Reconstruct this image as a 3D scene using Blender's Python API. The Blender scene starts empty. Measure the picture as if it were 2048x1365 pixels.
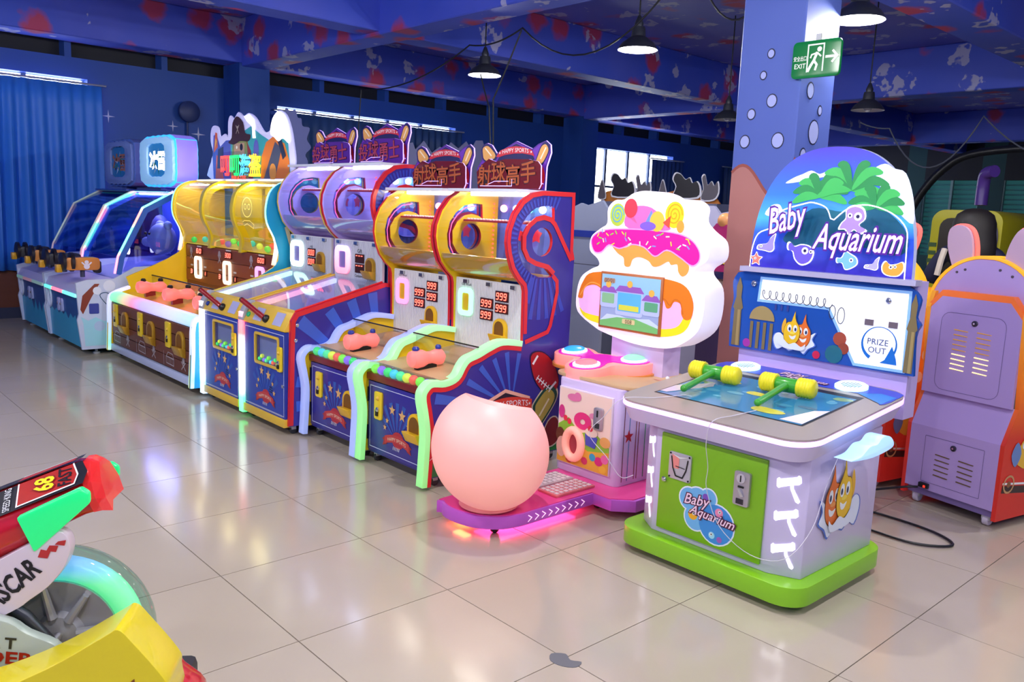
import bpy, bmesh, math, random
from mathutils import Vector, Matrix
from mathutils.geometry import tessellate_polygon
random.seed(7)
SC = bpy.context.scene
COL = SC.collection
PI = math.pi

# ---------------------------------------------------------------- camera, world, exposure
CAM_LOC = Vector((4.6446, -1.1931, 1.3828))
CAM_F = Vector((-0.72735, 0.66878, -0.15417))
CAM_R = Vector((0.67230, 0.73913, 0.04078))
CAM_R = (CAM_R - CAM_F * CAM_R.dot(CAM_F)).normalized()
CAM_U = CAM_R.cross(CAM_F).normalized()
cam_data = bpy.data.cameras.new('camera')
cam_data.sensor_fit = 'HORIZONTAL'
cam_data.sensor_width = 36.0
cam_data.lens = 1655.7 / 2048 * 36.0
cam_data.clip_start = 0.02
cam = bpy.data.objects.new('camera', cam_data)
COL.objects.link(cam)
m3 = Matrix((CAM_R, CAM_U, -CAM_F)).transposed()
cam.matrix_world = Matrix.Translation(CAM_LOC) @ m3.to_4x4()
SC.camera = cam

world = bpy.data.worlds.new('world')
SC.world = world
world.use_nodes = True
world.node_tree.nodes['Background'].inputs[0].default_value = (0.75, 0.85, 1.0, 1)
world.node_tree.nodes['Background'].inputs[1].default_value = 1.0

SC.view_settings.view_transform = 'Standard'
SC.view_settings.look = 'None'
SC.view_settings.gamma = 1.0
SC.view_settings.use_curve_mapping = False
SC.view_settings.exposure = 0.0
SC.cycles.use_denoising = True
SC.cycles.max_bounces = 6
SC.cycles.transparent_max_bounces = 12
SC.cycles.diffuse_bounces = 3
SC.cycles.glossy_bounces = 3
SC.cycles.transmission_bounces = 6
SC.cycles.sample_clamp_indirect = 6.0
SC.cycles.use_adaptive_sampling = True
SC.cycles.adaptive_threshold = 0.08
SC.cycles.adaptive_min_samples = 16
SC.cycles.caustics_reflective = False
SC.cycles.caustics_refractive = False

LAMP_POWER = 80.0      # each pendant bulb, watts
PANE_GLOW = 7.0        # daylight on the window panes

# ---------------------------------------------------------------- materials
def hexc(h):
    h = h.lstrip('#')
    v = [int(h[i:i + 2], 16) / 255 for i in (0, 2, 4)]
    return tuple(((x / 12.92) if x <= 0.04045 else ((x + 0.055) / 1.055) ** 2.4) for x in v) + (1,)

_M = {}
def M(col, rough=0.45, metal=0.0, emit=0.0, ecol=None, coat=0.0, spec=0.5, sub=0.0):
    key = (col, rough, metal, emit, ecol, coat, spec)
    if key in _M: return _M[key]
    m = bpy.data.materials.new('mat_%d' % len(_M))
    m.use_nodes = True
    b = m.node_tree.nodes['Principled BSDF']
    b.inputs['Base Color'].default_value = hexc(col)
    b.inputs['Roughness'].default_value = rough
    b.inputs['Metallic'].default_value = metal
    b.inputs['Coat Weight'].default_value = coat
    b.inputs['Specular IOR Level'].default_value = spec
    if emit:
        b.inputs['Emission Color'].default_value = hexc(ecol or col)
        b.inputs['Emission Strength'].default_value = emit
        if emit < 1.0: m.cycles.emission_sampling = 'NONE'
    _M[key] = m
    return m

def nodemat(name):
    m = bpy.data.materials.new(name)
    m.use_nodes = True
    nt = m.node_tree
    return m, nt, nt.nodes, nt.links, nt.nodes['Principled BSDF']

def glass(name, tint='#ffffff', clear=0.9, rough=0.03, amount=1.0):
    m = bpy.data.materials.new(name); m.use_nodes = True
    nt = m.node_tree; n = nt.nodes; l = nt.links
    n.clear()
    out = n.new('ShaderNodeOutputMaterial')
    tr = n.new('ShaderNodeBsdfTransparent')
    t = hexc(tint)
    tr.inputs[0].default_value = tuple(x * clear for x in t[:3]) + (1,)
    gl = n.new('ShaderNodeBsdfGlossy'); gl.inputs['Roughness'].default_value = rough
    gl.inputs[0].default_value = (amount, amount, amount, 1)
    fr = n.new('ShaderNodeLayerWeight'); fr.inputs[0].default_value = 0.5
    pw = n.new('ShaderNodeMath'); pw.operation = 'POWER'; pw.inputs[1].default_value = 3.5; l.new(fr.outputs['Facing'], pw.inputs[0])
    ma = n.new('ShaderNodeMath'); ma.operation = 'MULTIPLY_ADD'; ma.inputs[1].default_value = 0.5; ma.inputs[2].default_value = 0.035; l.new(pw.outputs[0], ma.inputs[0])
    mx = n.new('ShaderNodeMixShader')
    l.new(ma.outputs[0], mx.inputs[0]); l.new(tr.outputs[0], mx.inputs[1]); l.new(gl.outputs[0], mx.inputs[2])
    l.new(mx.outputs[0], out.inputs[0])
    return m

def milky(name, tint, a, emit=0.0):
    """translucent tinted acrylic: part clear, part diffuse colour"""
    m = bpy.data.materials.new(name); m.use_nodes = True
    nt = m.node_tree; n = nt.nodes; l = nt.links
    b = n['Principled BSDF']
    b.inputs['Base Color'].default_value = hexc(tint); b.inputs['Roughness'].default_value = 0.12
    b.inputs['Alpha'].default_value = a
    if emit:
        b.inputs['Emission Color'].default_value = hexc(tint); b.inputs['Emission Strength'].default_value = emit
    return m

def ramp(cr, stops):
    el = cr.color_ramp.elements
    el.remove(el[1]); el[0].position = stops[0][0]; el[0].color = hexc(stops[0][1])
    for t, c in stops[1:]:
        e = el.new(t); e.color = hexc(c)

def led(name, stops, axis, lo, hi, strength, base='#dddddd', const=False):
    """light strip whose diodes change colour along the strip; stops = [(t, hex)]"""
    m, nt, n, l, b = nodemat(name)
    tc = n.new('ShaderNodeTexCoord'); sp = n.new('ShaderNodeSeparateXYZ'); mr = n.new('ShaderNodeMapRange')
    l.new(tc.outputs['Object'], sp.inputs[0]); l.new(sp.outputs['XYZ'.index(axis)], mr.inputs[0])
    mr.inputs[1].default_value = lo; mr.inputs[2].default_value = hi
    cr = n.new('ShaderNodeValToRGB'); l.new(mr.outputs[0], cr.inputs[0])
    ramp(cr, stops)
    if const: cr.color_ramp.interpolation = 'CONSTANT'
    l.new(cr.outputs[0], b.inputs['Emission Color'])
    b.inputs['Emission Strength'].default_value = strength
    b.inputs['Base Color'].default_value = hexc(base); b.inputs['Roughness'].default_value = 0.3
    return m

# ---------------------------------------------------------------- mesh builder
ORG = {}
class MB:
    def __init__(s):
        s.v = []; s.f = []; s.m = []; s.mats = []
    def mi(s, mat):
        if mat not in s.mats: s.mats.append(mat)
        return s.mats.index(mat)
    def add(s, vs, fs, mat):
        o = len(s.v); k = s.mi(mat)
        s.v += [Vector(p) for p in vs]
        for f in fs:
            s.f.append([o + i for i in f]); s.m.append(k)
        return s
    def box(s, x0, x1, y0, y1, z0, z1, mat):
        vs = [(x, y, z) for z in (z0, z1) for y in (y0, y1) for x in (x0, x1)]
        return s.add(vs, [(0, 2, 3, 1), (4, 5, 7, 6), (0, 1, 5, 4), (2, 6, 7, 3), (0, 4, 6, 2), (1, 3, 7, 5)], mat)
    def prism(s, pts, ax, a, b, mat, holes=(), mat_side=None, mat_b=None):
        """polygon extruded along ax from a to b. ax 'x': pts=(y,z); 'y': pts=(x,z); 'z': pts=(x,y)"""
        def P(p, d):
            return {'x': (d, p[0], p[1]), 'y': (p[0], d, p[1]), 'z': (p[0], p[1], d)}[ax]
        loops = [list(pts)] + [list(h) for h in holes]
        flat = [p for L in loops for p in L]
        tris = tessellate_polygon([[Vector((p[0], p[1], 0)) for p in L] for L in loops])
        n = len(flat)
        s.add([P(p, a) for p in flat], [tuple(t) for t in tris], mat)
        s.add([P(p, b) for p in flat], [tuple(reversed(t)) for t in tris], mat_b or mat)
        for L in loops:
            k = len(L)
            s.add([P(p, a) for p in L] + [P(p, b) for p in L], [(i, (i + 1) % k, (i + 1) % k + k, i + k) for i in range(k)], mat_side or mat)
        return s
    def tube(s, path, r, mat, n=8, closed=False, caps=True):
        path = [Vector(p) for p in path]; N = len(path); rings = []
        rr = r if isinstance(r, (list, tuple)) else [r] * N
        prev = None
        for i, p in enumerate(path):
            if closed: t = path[(i + 1) % N] - path[i - 1]
            else: t = path[min(i + 1, N - 1)] - path[max(i - 1, 0)]
            t.normalize()
            if prev is None:
                up = Vector((0, 0, 1)) if abs(t.z) < 0.9 else Vector((1, 0, 0))
                a = t.cross(up).normalized()
            else:
                a = (prev - t * prev.dot(t)).normalized()
            prev = a; b = t.cross(a)
            rings.append([p + a * math.cos(2 * PI * k / n) * rr[i] + b * math.sin(2 * PI * k / n) * rr[i] for k in range(n)])
        vs = [q for R_ in rings for q in R_]; fs = []
        for i in range(N if closed else N - 1):
            j = (i + 1) % N
            for k in range(n):
                fs.append((i * n + k, i * n + (k + 1) % n, j * n + (k + 1) % n, j * n + k))
        if caps and not closed:
            fs.append(tuple(range(n - 1, -1, -1))); fs.append(tuple((N - 1) * n + k for k in range(n)))
        return s.add(vs, fs, mat)
    def lathe(s, prof, o, ax, mat, n=24, caps=True):
        """prof = [(r, h)] about axis direction ax through o"""
        o = Vector(o); ax = Vector(ax).normalized()
        a = ax.cross(Vector((0, 0, 1)) if abs(ax.z) < 0.9 else Vector((1, 0, 0))).normalized(); b = ax.cross(a)
        vs = []; fs = []
        for r, h in prof:
            for k in range(n):
                t = 2 * PI * k / n
                vs.append(o + ax * h + (a * math.cos(t) + b * math.sin(t)) * max(r, 1e-5))
        for i in range(len(prof) - 1):
            for k in range(n):
                fs.append((i * n + k, i * n + (k + 1) % n, (i + 1) * n + (k + 1) % n, (i + 1) * n + k))
        if caps:
            if prof[0][0] > 1e-4: fs.append(tuple(range(n - 1, -1, -1)))
            if prof[-1][0] > 1e-4: fs.append(tuple((len(prof) - 1) * n + k for k in range(n)))
        return s.add(vs, fs, mat)
    def ball(s, o, r, mat, n=16, sc=(1, 1, 1)):
        o = Vector(o); vs = []; fs = []; h = n // 2
        for i in range(h + 1):
            p = PI * i / h
            for k in range(n):
                t = 2 * PI * k / n
                vs.append(o + Vector((math.sin(p) * math.cos(t) * sc[0], math.sin(p) * math.sin(t) * sc[1], math.cos(p) * sc[2])) * r)
        for i in range(h):
            for k in range(n):
                fs.append((i * n + k, (i + 1) * n + k, (i + 1) * n + (k + 1) % n, i * n + (k + 1) % n))
        return s.add(vs, fs, mat)
    def ribbon(s, path, th, ax, a, b, mat, closed=False):
        """open path in the plane across ax, thickened by th to its left and extruded a..b"""
        off = offset(path, th, closed)
        if closed:
            return s.prism(path, ax, a, b, mat, holes=[off])
        return s.prism(list(path) + off[::-1], ax, a, b, mat)
    def quad(s, p, mat):
        return s.add(p, [tuple(range(len(p)))], mat)
    def build(s, name, parent=None, bevel=0.0, seg=2, smooth=True, xf=None, merge=True):
        org = ORG.get(parent.name if parent else None, Vector((0, 0, 0)))
        me = bpy.data.meshes.new(name)
        me.from_pydata([(xf @ p if xf else p) - org for p in s.v], [], s.f)
        for m in s.mats: me.materials.append(m)
        me.polygons.foreach_set('material_index', s.m)
        bm = bmesh.new(); bm.from_mesh(me)
        if merge: bmesh.ops.remove_doubles(bm, verts=bm.verts, dist=1e-5)
        bmesh.ops.recalc_face_normals(bm, faces=bm.faces)
        if bevel:
            es = [e for e in bm.edges if e.is_manifold and e.calc_face_angle(0) > 0.6]
            bmesh.ops.bevel(bm, geom=es, offset=bevel, segments=seg, affect='EDGES', profile=0.5, clamp_overlap=True)
        bm.to_mesh(me); bm.free()
        if smooth:
            try:
                me.shade_smooth(); me.set_sharp_from_angle(angle=0.7)
            except Exception: pass
        o = bpy.data.objects.new(name, me)
        COL.objects.link(o)
        if parent:
            o.parent = parent
            ORG[o.name] = org
        return o

def offset(path, d, closed=False):
    n = len(path); out = []
    for i, p in enumerate(path):
        a = path[i - 1] if (i > 0 or closed) else p
        b = path[(i + 1) % n] if (i < n - 1 or closed) else p
        def nr(p0, p1):
            dx, dy = p1[0] - p0[0], p1[1] - p0[1]; L = math.hypot(dx, dy) or 1
            return (-dy / L, dx / L)
        n1 = nr(a, p) if a is not p else nr(p, b)
        n2 = nr(p, b) if b is not p else n1
        k = 1 + n1[0] * n2[0] + n1[1] * n2[1]; k = max(k, 0.35)
        out.append((p[0] + d * (n1[0] + n2[0]) / k, p[1] + d * (n1[1] + n2[1]) / k))
    return out

def spline(pts, k=4, closed=False):
    n = len(pts); out = []
    rng = range(n if closed else n - 1)
    for i in rng:
        p0 = pts[(i - 1) % n] if (closed or i > 0) else pts[i]
        p1 = pts[i]; p2 = pts[(i + 1) % n]
        p3 = pts[(i + 2) % n] if (closed or i + 2 < n) else p2
        for j in range(k):
            t = j / k
            out.append(tuple(0.5 * ((2 * b) + (c - a) * t + (2 * a - 5 * b + 4 * c - d) * t * t + (3 * b - a - 3 * c + d) * t ** 3)
                             for a, b, c, d in zip(p0, p1, p2, p3)))
    if not closed: out.append(tuple(pts[-1]))
    return out

def circ(cx, cy, r, n=24, ry=None, a0=0.0, a1=2 * PI):
    full = abs(a1 - a0) > 6.28
    ry = ry or r
    return [(cx + r * math.cos(a0 + (a1 - a0) * i / (n if full else n - 1)), cy + ry * math.sin(a0 + (a1 - a0) * i / (n if full else n - 1))) for i in range(n)]

def rrect(x0, x1, y0, y1, r, n=4):
    out = []
    for cx, cy, a in ((x1 - r, y0 + r, -PI / 2), (x1 - r, y1 - r, 0), (x0 + r, y1 - r, PI / 2), (x0 + r, y0 + r, PI)):
        out += [(cx + r * math.cos(a + PI / 2 * i / n), cy + r * math.sin(a + PI / 2 * i / n)) for i in range(n + 1)]
    return out

def star(cx, cy, r, k=5, r2=0.42, rot=PI / 2):
    return [(cx + (r if i % 2 == 0 else r * r2) * math.cos(rot + PI * i / k), cy + (r if i % 2 == 0 else r * r2) * math.sin(rot + PI * i / k)) for i in range(2 * k)]

# ---------------------------------------------------------------- things, parts, prints
def tag(o, label, cat, group=None):
    o['label'] = label; o['category'] = cat
    if group: o['group'] = group
    return o

def thing(name, label, cat, loc=(0, 0, 0), rotz=0.0, group=None, local=False):
    o = bpy.data.objects.new(name, None); COL.objects.link(o)
    o.location = loc; o.rotation_euler = (0, 0, rotz); o.empty_display_size = 0.1
    ORG[o.name] = Vector((0, 0, 0)) if local else Vector(loc)
    return tag(o, label, cat, group)

def struct(o):
    o['kind'] = 'structure'; return o

_T = {}
def text2d(s, size, shear=0.0, off=0.0, sx=1.0):
    key = (s, size, shear, off, sx)
    if key in _T: return _T[key]
    c = bpy.data.curves.new('t', 'FONT'); c.body = s; c.size = size; c.shear = shear; c.offset = off
    c.align_x = 'CENTER'; c.align_y = 'CENTER'; c.resolution_u = 2
    o = bpy.data.objects.new('t', c); COL.objects.link(o)
    bpy.context.view_layer.update()
    dg = bpy.context.evaluated_depsgraph_get()
    me = o.evaluated_get(dg).to_mesh()
    vs = [(v.co.x * sx, v.co.y) for v in me.vertices]; fs = [tuple(p.vertices) for p in me.polygons]
    o.evaluated_get(dg).to_mesh_clear()
    bpy.data.objects.remove(o); bpy.data.curves.remove(c)
    if vs:
        xs = [v[0] for v in vs]; ys = [v[1] for v in vs]
        mx, my = (min(xs) + max(xs)) / 2, (min(ys) + max(ys)) / 2
        vs = [(x - mx, y - my) for x, y in vs]
    _T[key] = (vs, fs)
    return _T[key]

class Art:
    """flat print: coloured shapes on a plane. frame = (origin, U, V); printed face looks along U x V"""
    def __init__(s, o, u, v, lift=0.0012, step=0.0007):
        s.o = Vector(o); s.u = Vector(u); s.v = Vector(v); s.n = s.u.cross(s.v).normalized()
        s.lift = lift; s.step = step; s.mb = MB(); s.c = 0
    def P(s, p, k): return s.o + s.u * p[0] + s.v * p[1] + s.n * (s.lift + s.step * k + 1.2e-5 * s.c)
    def poly(s, pts, mat, k=0, holes=()):
        s.c += 1
        loops = [list(pts)] + [list(h) for h in holes]
        flat = [p for L in loops for p in L]
        tris = tessellate_polygon([[Vector((p[0], p[1], 0)) for p in L] for L in loops])
        fs = []
        for t in tris:
            a, b, c = (flat[i] for i in t)
            cr = (b[0] - a[0]) * (c[1] - a[1]) - (b[1] - a[1]) * (c[0] - a[0])
            fs.append(tuple(t) if cr > 0 else tuple(reversed(t)))
        s.mb.add([s.P(p, k) for p in flat], fs, mat); return s
    def line(s, path, w, mat, k=0, closed=False):
        s.c += 1
        a = offset(path, w / 2, closed); b = offset(path, -w / 2, closed)
        n = len(path); vs = [s.P(p, k) for p in a] + [s.P(p, k) for p in b]
        fs = [(i, i + n, (i + 1) % n + n, (i + 1) % n) for i in range(n if closed else n - 1)]
        s.mb.add(vs, fs, mat); return s
    def text(s, t, cx, cy, size, mat, k=0, rot=0.0, shear=0.0, off=0.0, sx=1.0, bend=0.0):
        vs, fs = text2d(t, size, shear, off, sx)
        c, d = math.cos(rot), math.sin(rot)
        q = []
        for x, y in vs:
            y = y + bend * x * x
            q.append(s.P((cx + x * c - y * d, cy + x * d + y * c), k))
        s.mb.add(q, fs, mat); return s
    def fit(s, t, cx, cy, w, h, mat, k=0, rot=0.0, shear=0.0, off=0.0):
        vs, fs = text2d(t, 1.0, shear, off)
        W = max(v[0] for v in vs) - min(v[0] for v in vs); H = max(v[1] for v in vs) - min(v[1] for v in vs)
        c, d = math.cos(rot), math.sin(rot)
        q = [s.P((cx + x * w / W * c - y * h / H * d, cy + x * w / W * d + y * h / H * c), k) for x, y in vs]
        s.mb.add(q, fs, mat); return s
    def build(s, name, parent, xf=None):
        org = ORG.get(parent.name, Vector((0, 0, 0)))
        me = bpy.data.meshes.new(name)
        me.from_pydata([(xf @ p if xf else p) - org for p in s.mb.v], [], s.mb.f)
        for m in s.mb.mats: me.materials.append(m)
        me.polygons.foreach_set('material_index', s.mb.m)
        o = bpy.data.objects.new(name, me); COL.objects.link(o); o.parent = parent
        ORG[o.name] = org
        return o

def front(y, **k): return Art((0, y, 0), (1, 0, 0), (0, 0, 1), **k)      # coords (x, z), seen from -y
def right(x, **k): return Art((x, 0, 0), (0, 1, 0), (0, 0, 1), **k)      # coords (y, z), seen from +x
def topart(z, **k): return Art((0, 0, z), (1, 0, 0), (0, 1, 0), **k)     # coords (x, y), seen from above

# ================================================================ THE ROOM
def paint_mat(name, base, spots=True, rough=0.55, seed=0.0, dens=1.0):
    """blue wall paint with sprayed red dabs and scraped white brush marks"""
    m, nt, n, l, b = nodemat(name)
    geo = n.new('ShaderNodeNewGeometry')
    mp = n.new('ShaderNodeMapping'); mp.inputs['Location'].default_value = (seed, seed * 1.7, seed * 0.6)
    l.new(geo.outputs['Position'], mp.inputs[0])
    nz = n.new('ShaderNodeTexNoise'); nz.inputs['Scale'].default_value = 1.1; nz.inputs['Detail'].default_value = 4
    l.new(mp.outputs[0], nz.inputs['Vector'])
    mixb = n.new('ShaderNodeMixRGB'); mixb.inputs[1].default_value = hexc(base[0]); mixb.inputs[2].default_value = hexc(base[1])
    l.new(nz.outputs[0], mixb.inputs[0])
    b.inputs['Roughness'].default_value = rough
    if not spots:
        l.new(mixb.outputs[0], b.inputs['Base Color']); return m
    # red dabs
    v1 = n.new('ShaderNodeTexVoronoi'); v1.inputs['Scale'].default_value = 1.85 * dens; v1.inputs['Randomness'].default_value = 0.75
    nd = n.new('ShaderNodeTexNoise'); nd.inputs['Scale'].default_value = 6; nd.inputs['Detail'].default_value = 3
    l.new(mp.outputs[0], nd.inputs['Vector'])
    ad = n.new('ShaderNodeMixRGB'); ad.blend_type = 'ADD'; ad.inputs[0].default_value = 0.22
    l.new(mp.outputs[0], ad.inputs[1]); l.new(nd.outputs['Color'], ad.inputs[2]); l.new(ad.outputs[0], v1.inputs['Vector'])
    r1 = n.new('ShaderNodeMapRange'); r1.inputs[1].default_value = 0.33; r1.inputs[2].default_value = 0.19; r1.inputs[3].default_value = 0; r1.inputs[4].default_value = 0.85
    l.new(v1.outputs['Distance'], r1.inputs[0])
    mr = n.new('ShaderNodeMixRGB'); l.new(r1.outputs[0], mr.inputs[0]); l.new(mixb.outputs[0], mr.inputs[1]); mr.inputs[2].default_value = hexc('#c03a3c')
    # white scraped marks
    mp2 = n.new('ShaderNodeMapping'); mp2.inputs['Location'].default_value = (3.1 + seed, 7.7, 1.3); l.new(geo.outputs['Position'], mp2.inputs[0])
    v2 = n.new('ShaderNodeTexVoronoi'); v2.inputs['Scale'].default_value = 2.1 * dens; v2.inputs['Randomness'].default_value = 0.9
    nd2 = n.new('ShaderNodeTexNoise'); nd2.inputs['Scale'].default_value = 5; nd2.inputs['Detail'].default_value = 3
    l.new(mp2.outputs[0], nd2.inputs['Vector'])
    ad2 = n.new('ShaderNodeMixRGB'); ad2.blend_type = 'ADD'; ad2.inputs[0].default_value = 0.5
    l.new(mp2.outputs[0], ad2.inputs[1]); l.new(nd2.outputs['Color'], ad2.inputs[2]); l.new(ad2.outputs[0], v2.inputs['Vector'])
    r2 = n.new('ShaderNodeMapRange'); r2.inputs[1].default_value = 0.27; r2.inputs[2].default_value = 0.25; r2.inputs[3].default_value = 0; r2.inputs[4].default_value = 1
    l.new(v2.outputs['Distance'], r2.inputs[0])
    ns = n.new('ShaderNodeTexNoise'); ns.inputs['Scale'].default_value = 9; ns.inputs['Detail'].default_value = 2; l.new(mp2.outputs[0], ns.inputs['Vector'])
    r3 = n.new('ShaderNodeMapRange'); r3.inputs[1].default_value = 0.4; r3.inputs[2].default_value = 0.48; l.new(ns.outputs[0], r3.inputs[0])
    mu = n.new('ShaderNodeMath'); mu.operation = 'MULTIPLY'; l.new(r2.outputs[0], mu.inputs[0]); l.new(r3.outputs[0], mu.inputs[1])
    mu2 = n.new('ShaderNodeMath'); mu2.operation = 'MULTIPLY'; l.new(mu.outputs[0], mu2.inputs[0]); mu2.inputs[1].default_value = 0.8
    mw = n.new('ShaderNodeMixRGB'); l.new(mu2.outputs[0], mw.inputs[0]); l.new(mr.outputs[0], mw.inputs[1]); mw.inputs[2].default_value = hexc('#b9b9d8')
    l.new(mw.outputs[0], b.inputs['Base Color'])
    return m

CEIL_M = paint_mat('ceiling_paint', ('#5062cc', '#7a74d0'), seed=0.0)
BEAM_M = paint_mat('beam_paint', ('#2450d0', '#5c64cc'), seed=4.2)  # second tone puts violet LED glow into the paint colour
WALL_M = paint_mat('wall_paint', ('#1c4498', '#2450a4'), spots=False)
COLM_M = paint_mat('column_paint', ('#5066bc', '#5c72c6'), spots=False)
DARK_M = M('#0c1020', 0.6)

# ---- floor: grout bed and single tiles
tm, nt, n, l, b = nodemat('floor_tile')
oi = n.new('ShaderNodeObjectInfo'); geo = n.new('ShaderNodeNewGeometry')
nz = n.new('ShaderNodeTexNoise'); nz.inputs['Scale'].default_value = 2.2; nz.inputs['Detail'].default_value = 6
l.new(geo.outputs['Position'], nz.inputs['Vector'])
mx = n.new('ShaderNodeMixRGB'); mx.inputs[1].default_value = hexc('#b3a695'); mx.inputs[2].default_value = hexc('#bdb1a1'); l.new(nz.outputs[0], mx.inputs[0])
hs = n.new('ShaderNodeHueSaturation'); l.new(mx.outputs[0], hs.inputs['Color'])
mr = n.new('ShaderNodeMapRange'); l.new(oi.outputs['Random'], mr.inputs[0]); mr.inputs[3].default_value = 0.95; mr.inputs[4].default_value = 1.04
l.new(mr.outputs[0], hs.inputs['Value']); l.new(hs.outputs[0], b.inputs['Base Color'])
n2 = n.new('ShaderNodeTexNoise'); n2.inputs['Scale'].default_value = 5; n2.inputs['Detail'].default_value = 5; l.new(geo.outputs['Position'], n2.inputs['Vector'])
m2 = n.new('ShaderNodeMapRange'); l.new(n2.outputs[0], m2.inputs[0]); m2.inputs[3].default_value = 0.10; m2.inputs[4].default_value = 0.18
l.new(m2.outputs[0], b.inputs['Roughness']); b.inputs['Specular IOR Level'].default_value = 0.7
FLOOR_TILE = tm
X0, X1, Y0, Y1 = -5.76, 8.4, -4.8, 18.2
TS = 0.6
fl = struct(MB().box(X0, X1, Y0, Y1, -0.12, -0.003, M('#5b524b', 0.8)).build('floor', smooth=False))
def project(p):
    d = Vector(p) - CAM_LOC; z = d.dot(CAM_F)
    if z < 0.05: return None
    return 1024 + 1655.7 * d.dot(CAM_R) / z, 682.5 - 1655.7 * d.dot(CAM_U) / z, z
g = 0.0018
tile_me = None
cells = []
for i in range(-10, 14):
    for j in range(-8, 31):
        cx, cy = (i + 0.5) * TS, (j + 0.5) * TS
        q = project((cx, cy, 0))
        vis = q is not None and -250 < q[0] < 2300 and 300 < q[1] < 1650
        d = (Vector((cx, cy, 0)) - CAM_LOC).length
        cells.append((0 if vis else 1, d, i, j))
cells.sort()
rest = MB()
nt_ = 0
for vis, d, i, j in cells:
    xa, xb = max(i * TS, X0) + g, min((i + 1) * TS, X1) - g
    ya, yb = j * TS + g, min((j + 1) * TS, Y1) - g
    if xb - xa < 0.02 or yb - ya < 0.02: continue
    full = abs(xb - xa - TS + 2 * g) < 1e-6 and abs(yb - ya - TS + 2 * g) < 1e-6
    if vis == 0 and nt_ < 290:
        nt_ += 1
        if full:
            if tile_me is None:
                h = TS / 2 - g
                t = MB().box(-h, h, -h, h, -0.01, 0, FLOOR_TILE).build('tile', smooth=False)
                tile_me = t.data
            else:
                t = bpy.data.objects.new('tile', tile_me); COL.objects.link(t)
            t.location = ((i + 0.5) * TS, (j + 0.5) * TS, 0)
        else:
            t = MB().box(xa, xb, ya, yb, -0.01, 0, FLOOR_TILE).build('tile', smooth=False)
        t.parent = fl
    else:
        rest.box(xa, xb, ya, yb, -0.01, 0, FLOOR_TILE)
rt = rest.build('outer_tiles', fl, smooth=False); rt['kind'] = 'stuff'
pt = MB().prism(spline([(2.955, 0.585), (2.985, 0.62), (3.02, 0.605), (3.05, 0.625), (3.06, 0.59), (3.03, 0.56), (2.985, 0.553)], 3, True), 'z', -0.001, 0.0015, M('#6a6a70', 0.7)).build('repair_patch', fl)

# ---- window wall (left)
WX = -5.76
def wall_box(mb, y0, y1, z0, z1, x0=WX - 0.2, x1=WX, mat=WALL_M): mb.box(x0, x1, y0, y1, z0, z1, mat)
mb = MB()
wins = [(-2.6, 1.72, 0.75, 2.66), (4.02, 7.0, 0.75, 2.63), (10.0, 12.55, 0.75, 2.6), (16.0, 17.6, 0.75, 2.6)]
ys = [Y0]
for a, b_, z0, z1 in wins: ys += [a, b_]
ys.append(Y1)
for k in range(0, len(ys), 2): wall_box(mb, ys[k], ys[k + 1], 0, 2.88)
for a, b_, z0, z1 in wins:
    wall_box(mb, a, b_, 0, z0); wall_box(mb, a, b_, z1, 2.88)
wall_box(mb, Y0, Y1, 2.88, 3.6, WX - 0.32, WX - 0.22, DARK_M)
y = Y0
while y < Y1:
    wall_box(mb, y, y + 0.07, 2.88, 3.1, WX - 0.22, WX - 0.02); y += 1.05
wl = struct(mb.build('wall_left', smooth=False))
wm, nt, n, l, b = nodemat('wainscot')
nz = n.new('ShaderNodeTexNoise'); nz.inputs['Scale'].default_value = 9; mx = n.new('ShaderNodeMixRGB'); l.new(nz.outputs[0], mx.inputs[0])
mx.inputs[1].default_value = hexc('#5e2d20'); mx.inputs[2].default_value = hexc('#6d3a28'); l.new(mx.outputs[0], b.inputs['Base Color']); b.inputs['Roughness'].default_value = 0.5
struct(MB().box(WX, WX + 0.02, Y0, 3.3, 0.12, 0.55, wm).build('trim_1', smooth=False))
struct(MB().box(WX, WX + 0.025, Y0, 3.3, 0.0, 0.12, M('#2c3350', 0.5)).build('baseboard_left', smooth=False))
# window panes lit by the daylight behind them, and frames
PANE = M('#e8f2ff', 0.3, emit=PANE_GLOW, ecol='#eef5ff')
FRAME = M('#4b5872', 0.4)
for k, (a, b_, z0, z1) in enumerate(wins):
    w = struct(MB().box(WX - 0.16, WX - 0.15, a, b_, z0, z1, M('#8090a8', 0.3)).build('window_%d' % (k + 1), smooth=False))
    nn = max(2, int(round((b_ - a) / 0.62)))
    for q in range(nn):
        ya = a + (b_ - a) * q / nn; yb = a + (b_ - a) * (q + 1) / nn
        MB().box(WX - 0.145, WX - 0.135, ya + 0.025, yb - 0.025, z0 + 0.03, z1 - 0.01, PANE).build('pane', w, smooth=False)
        MB().box(WX - 0.14, WX - 0.09, ya - 0.025, ya + 0.025, z0, z1, FRAME).build('mullion', w, smooth=False)
    MB().box(WX - 0.14, WX - 0.09, a, b_, z0 + 1.15, z0 + 1.19, FRAME).build('transom', w, smooth=False)
    MB().box(WX - 0.1, WX + 0.04, a - 0.04, b_ + 0.04, z0 - 0.04, z0, M('#8f96b0', 0.5)).build('window_sill', w, smooth=False)

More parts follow.
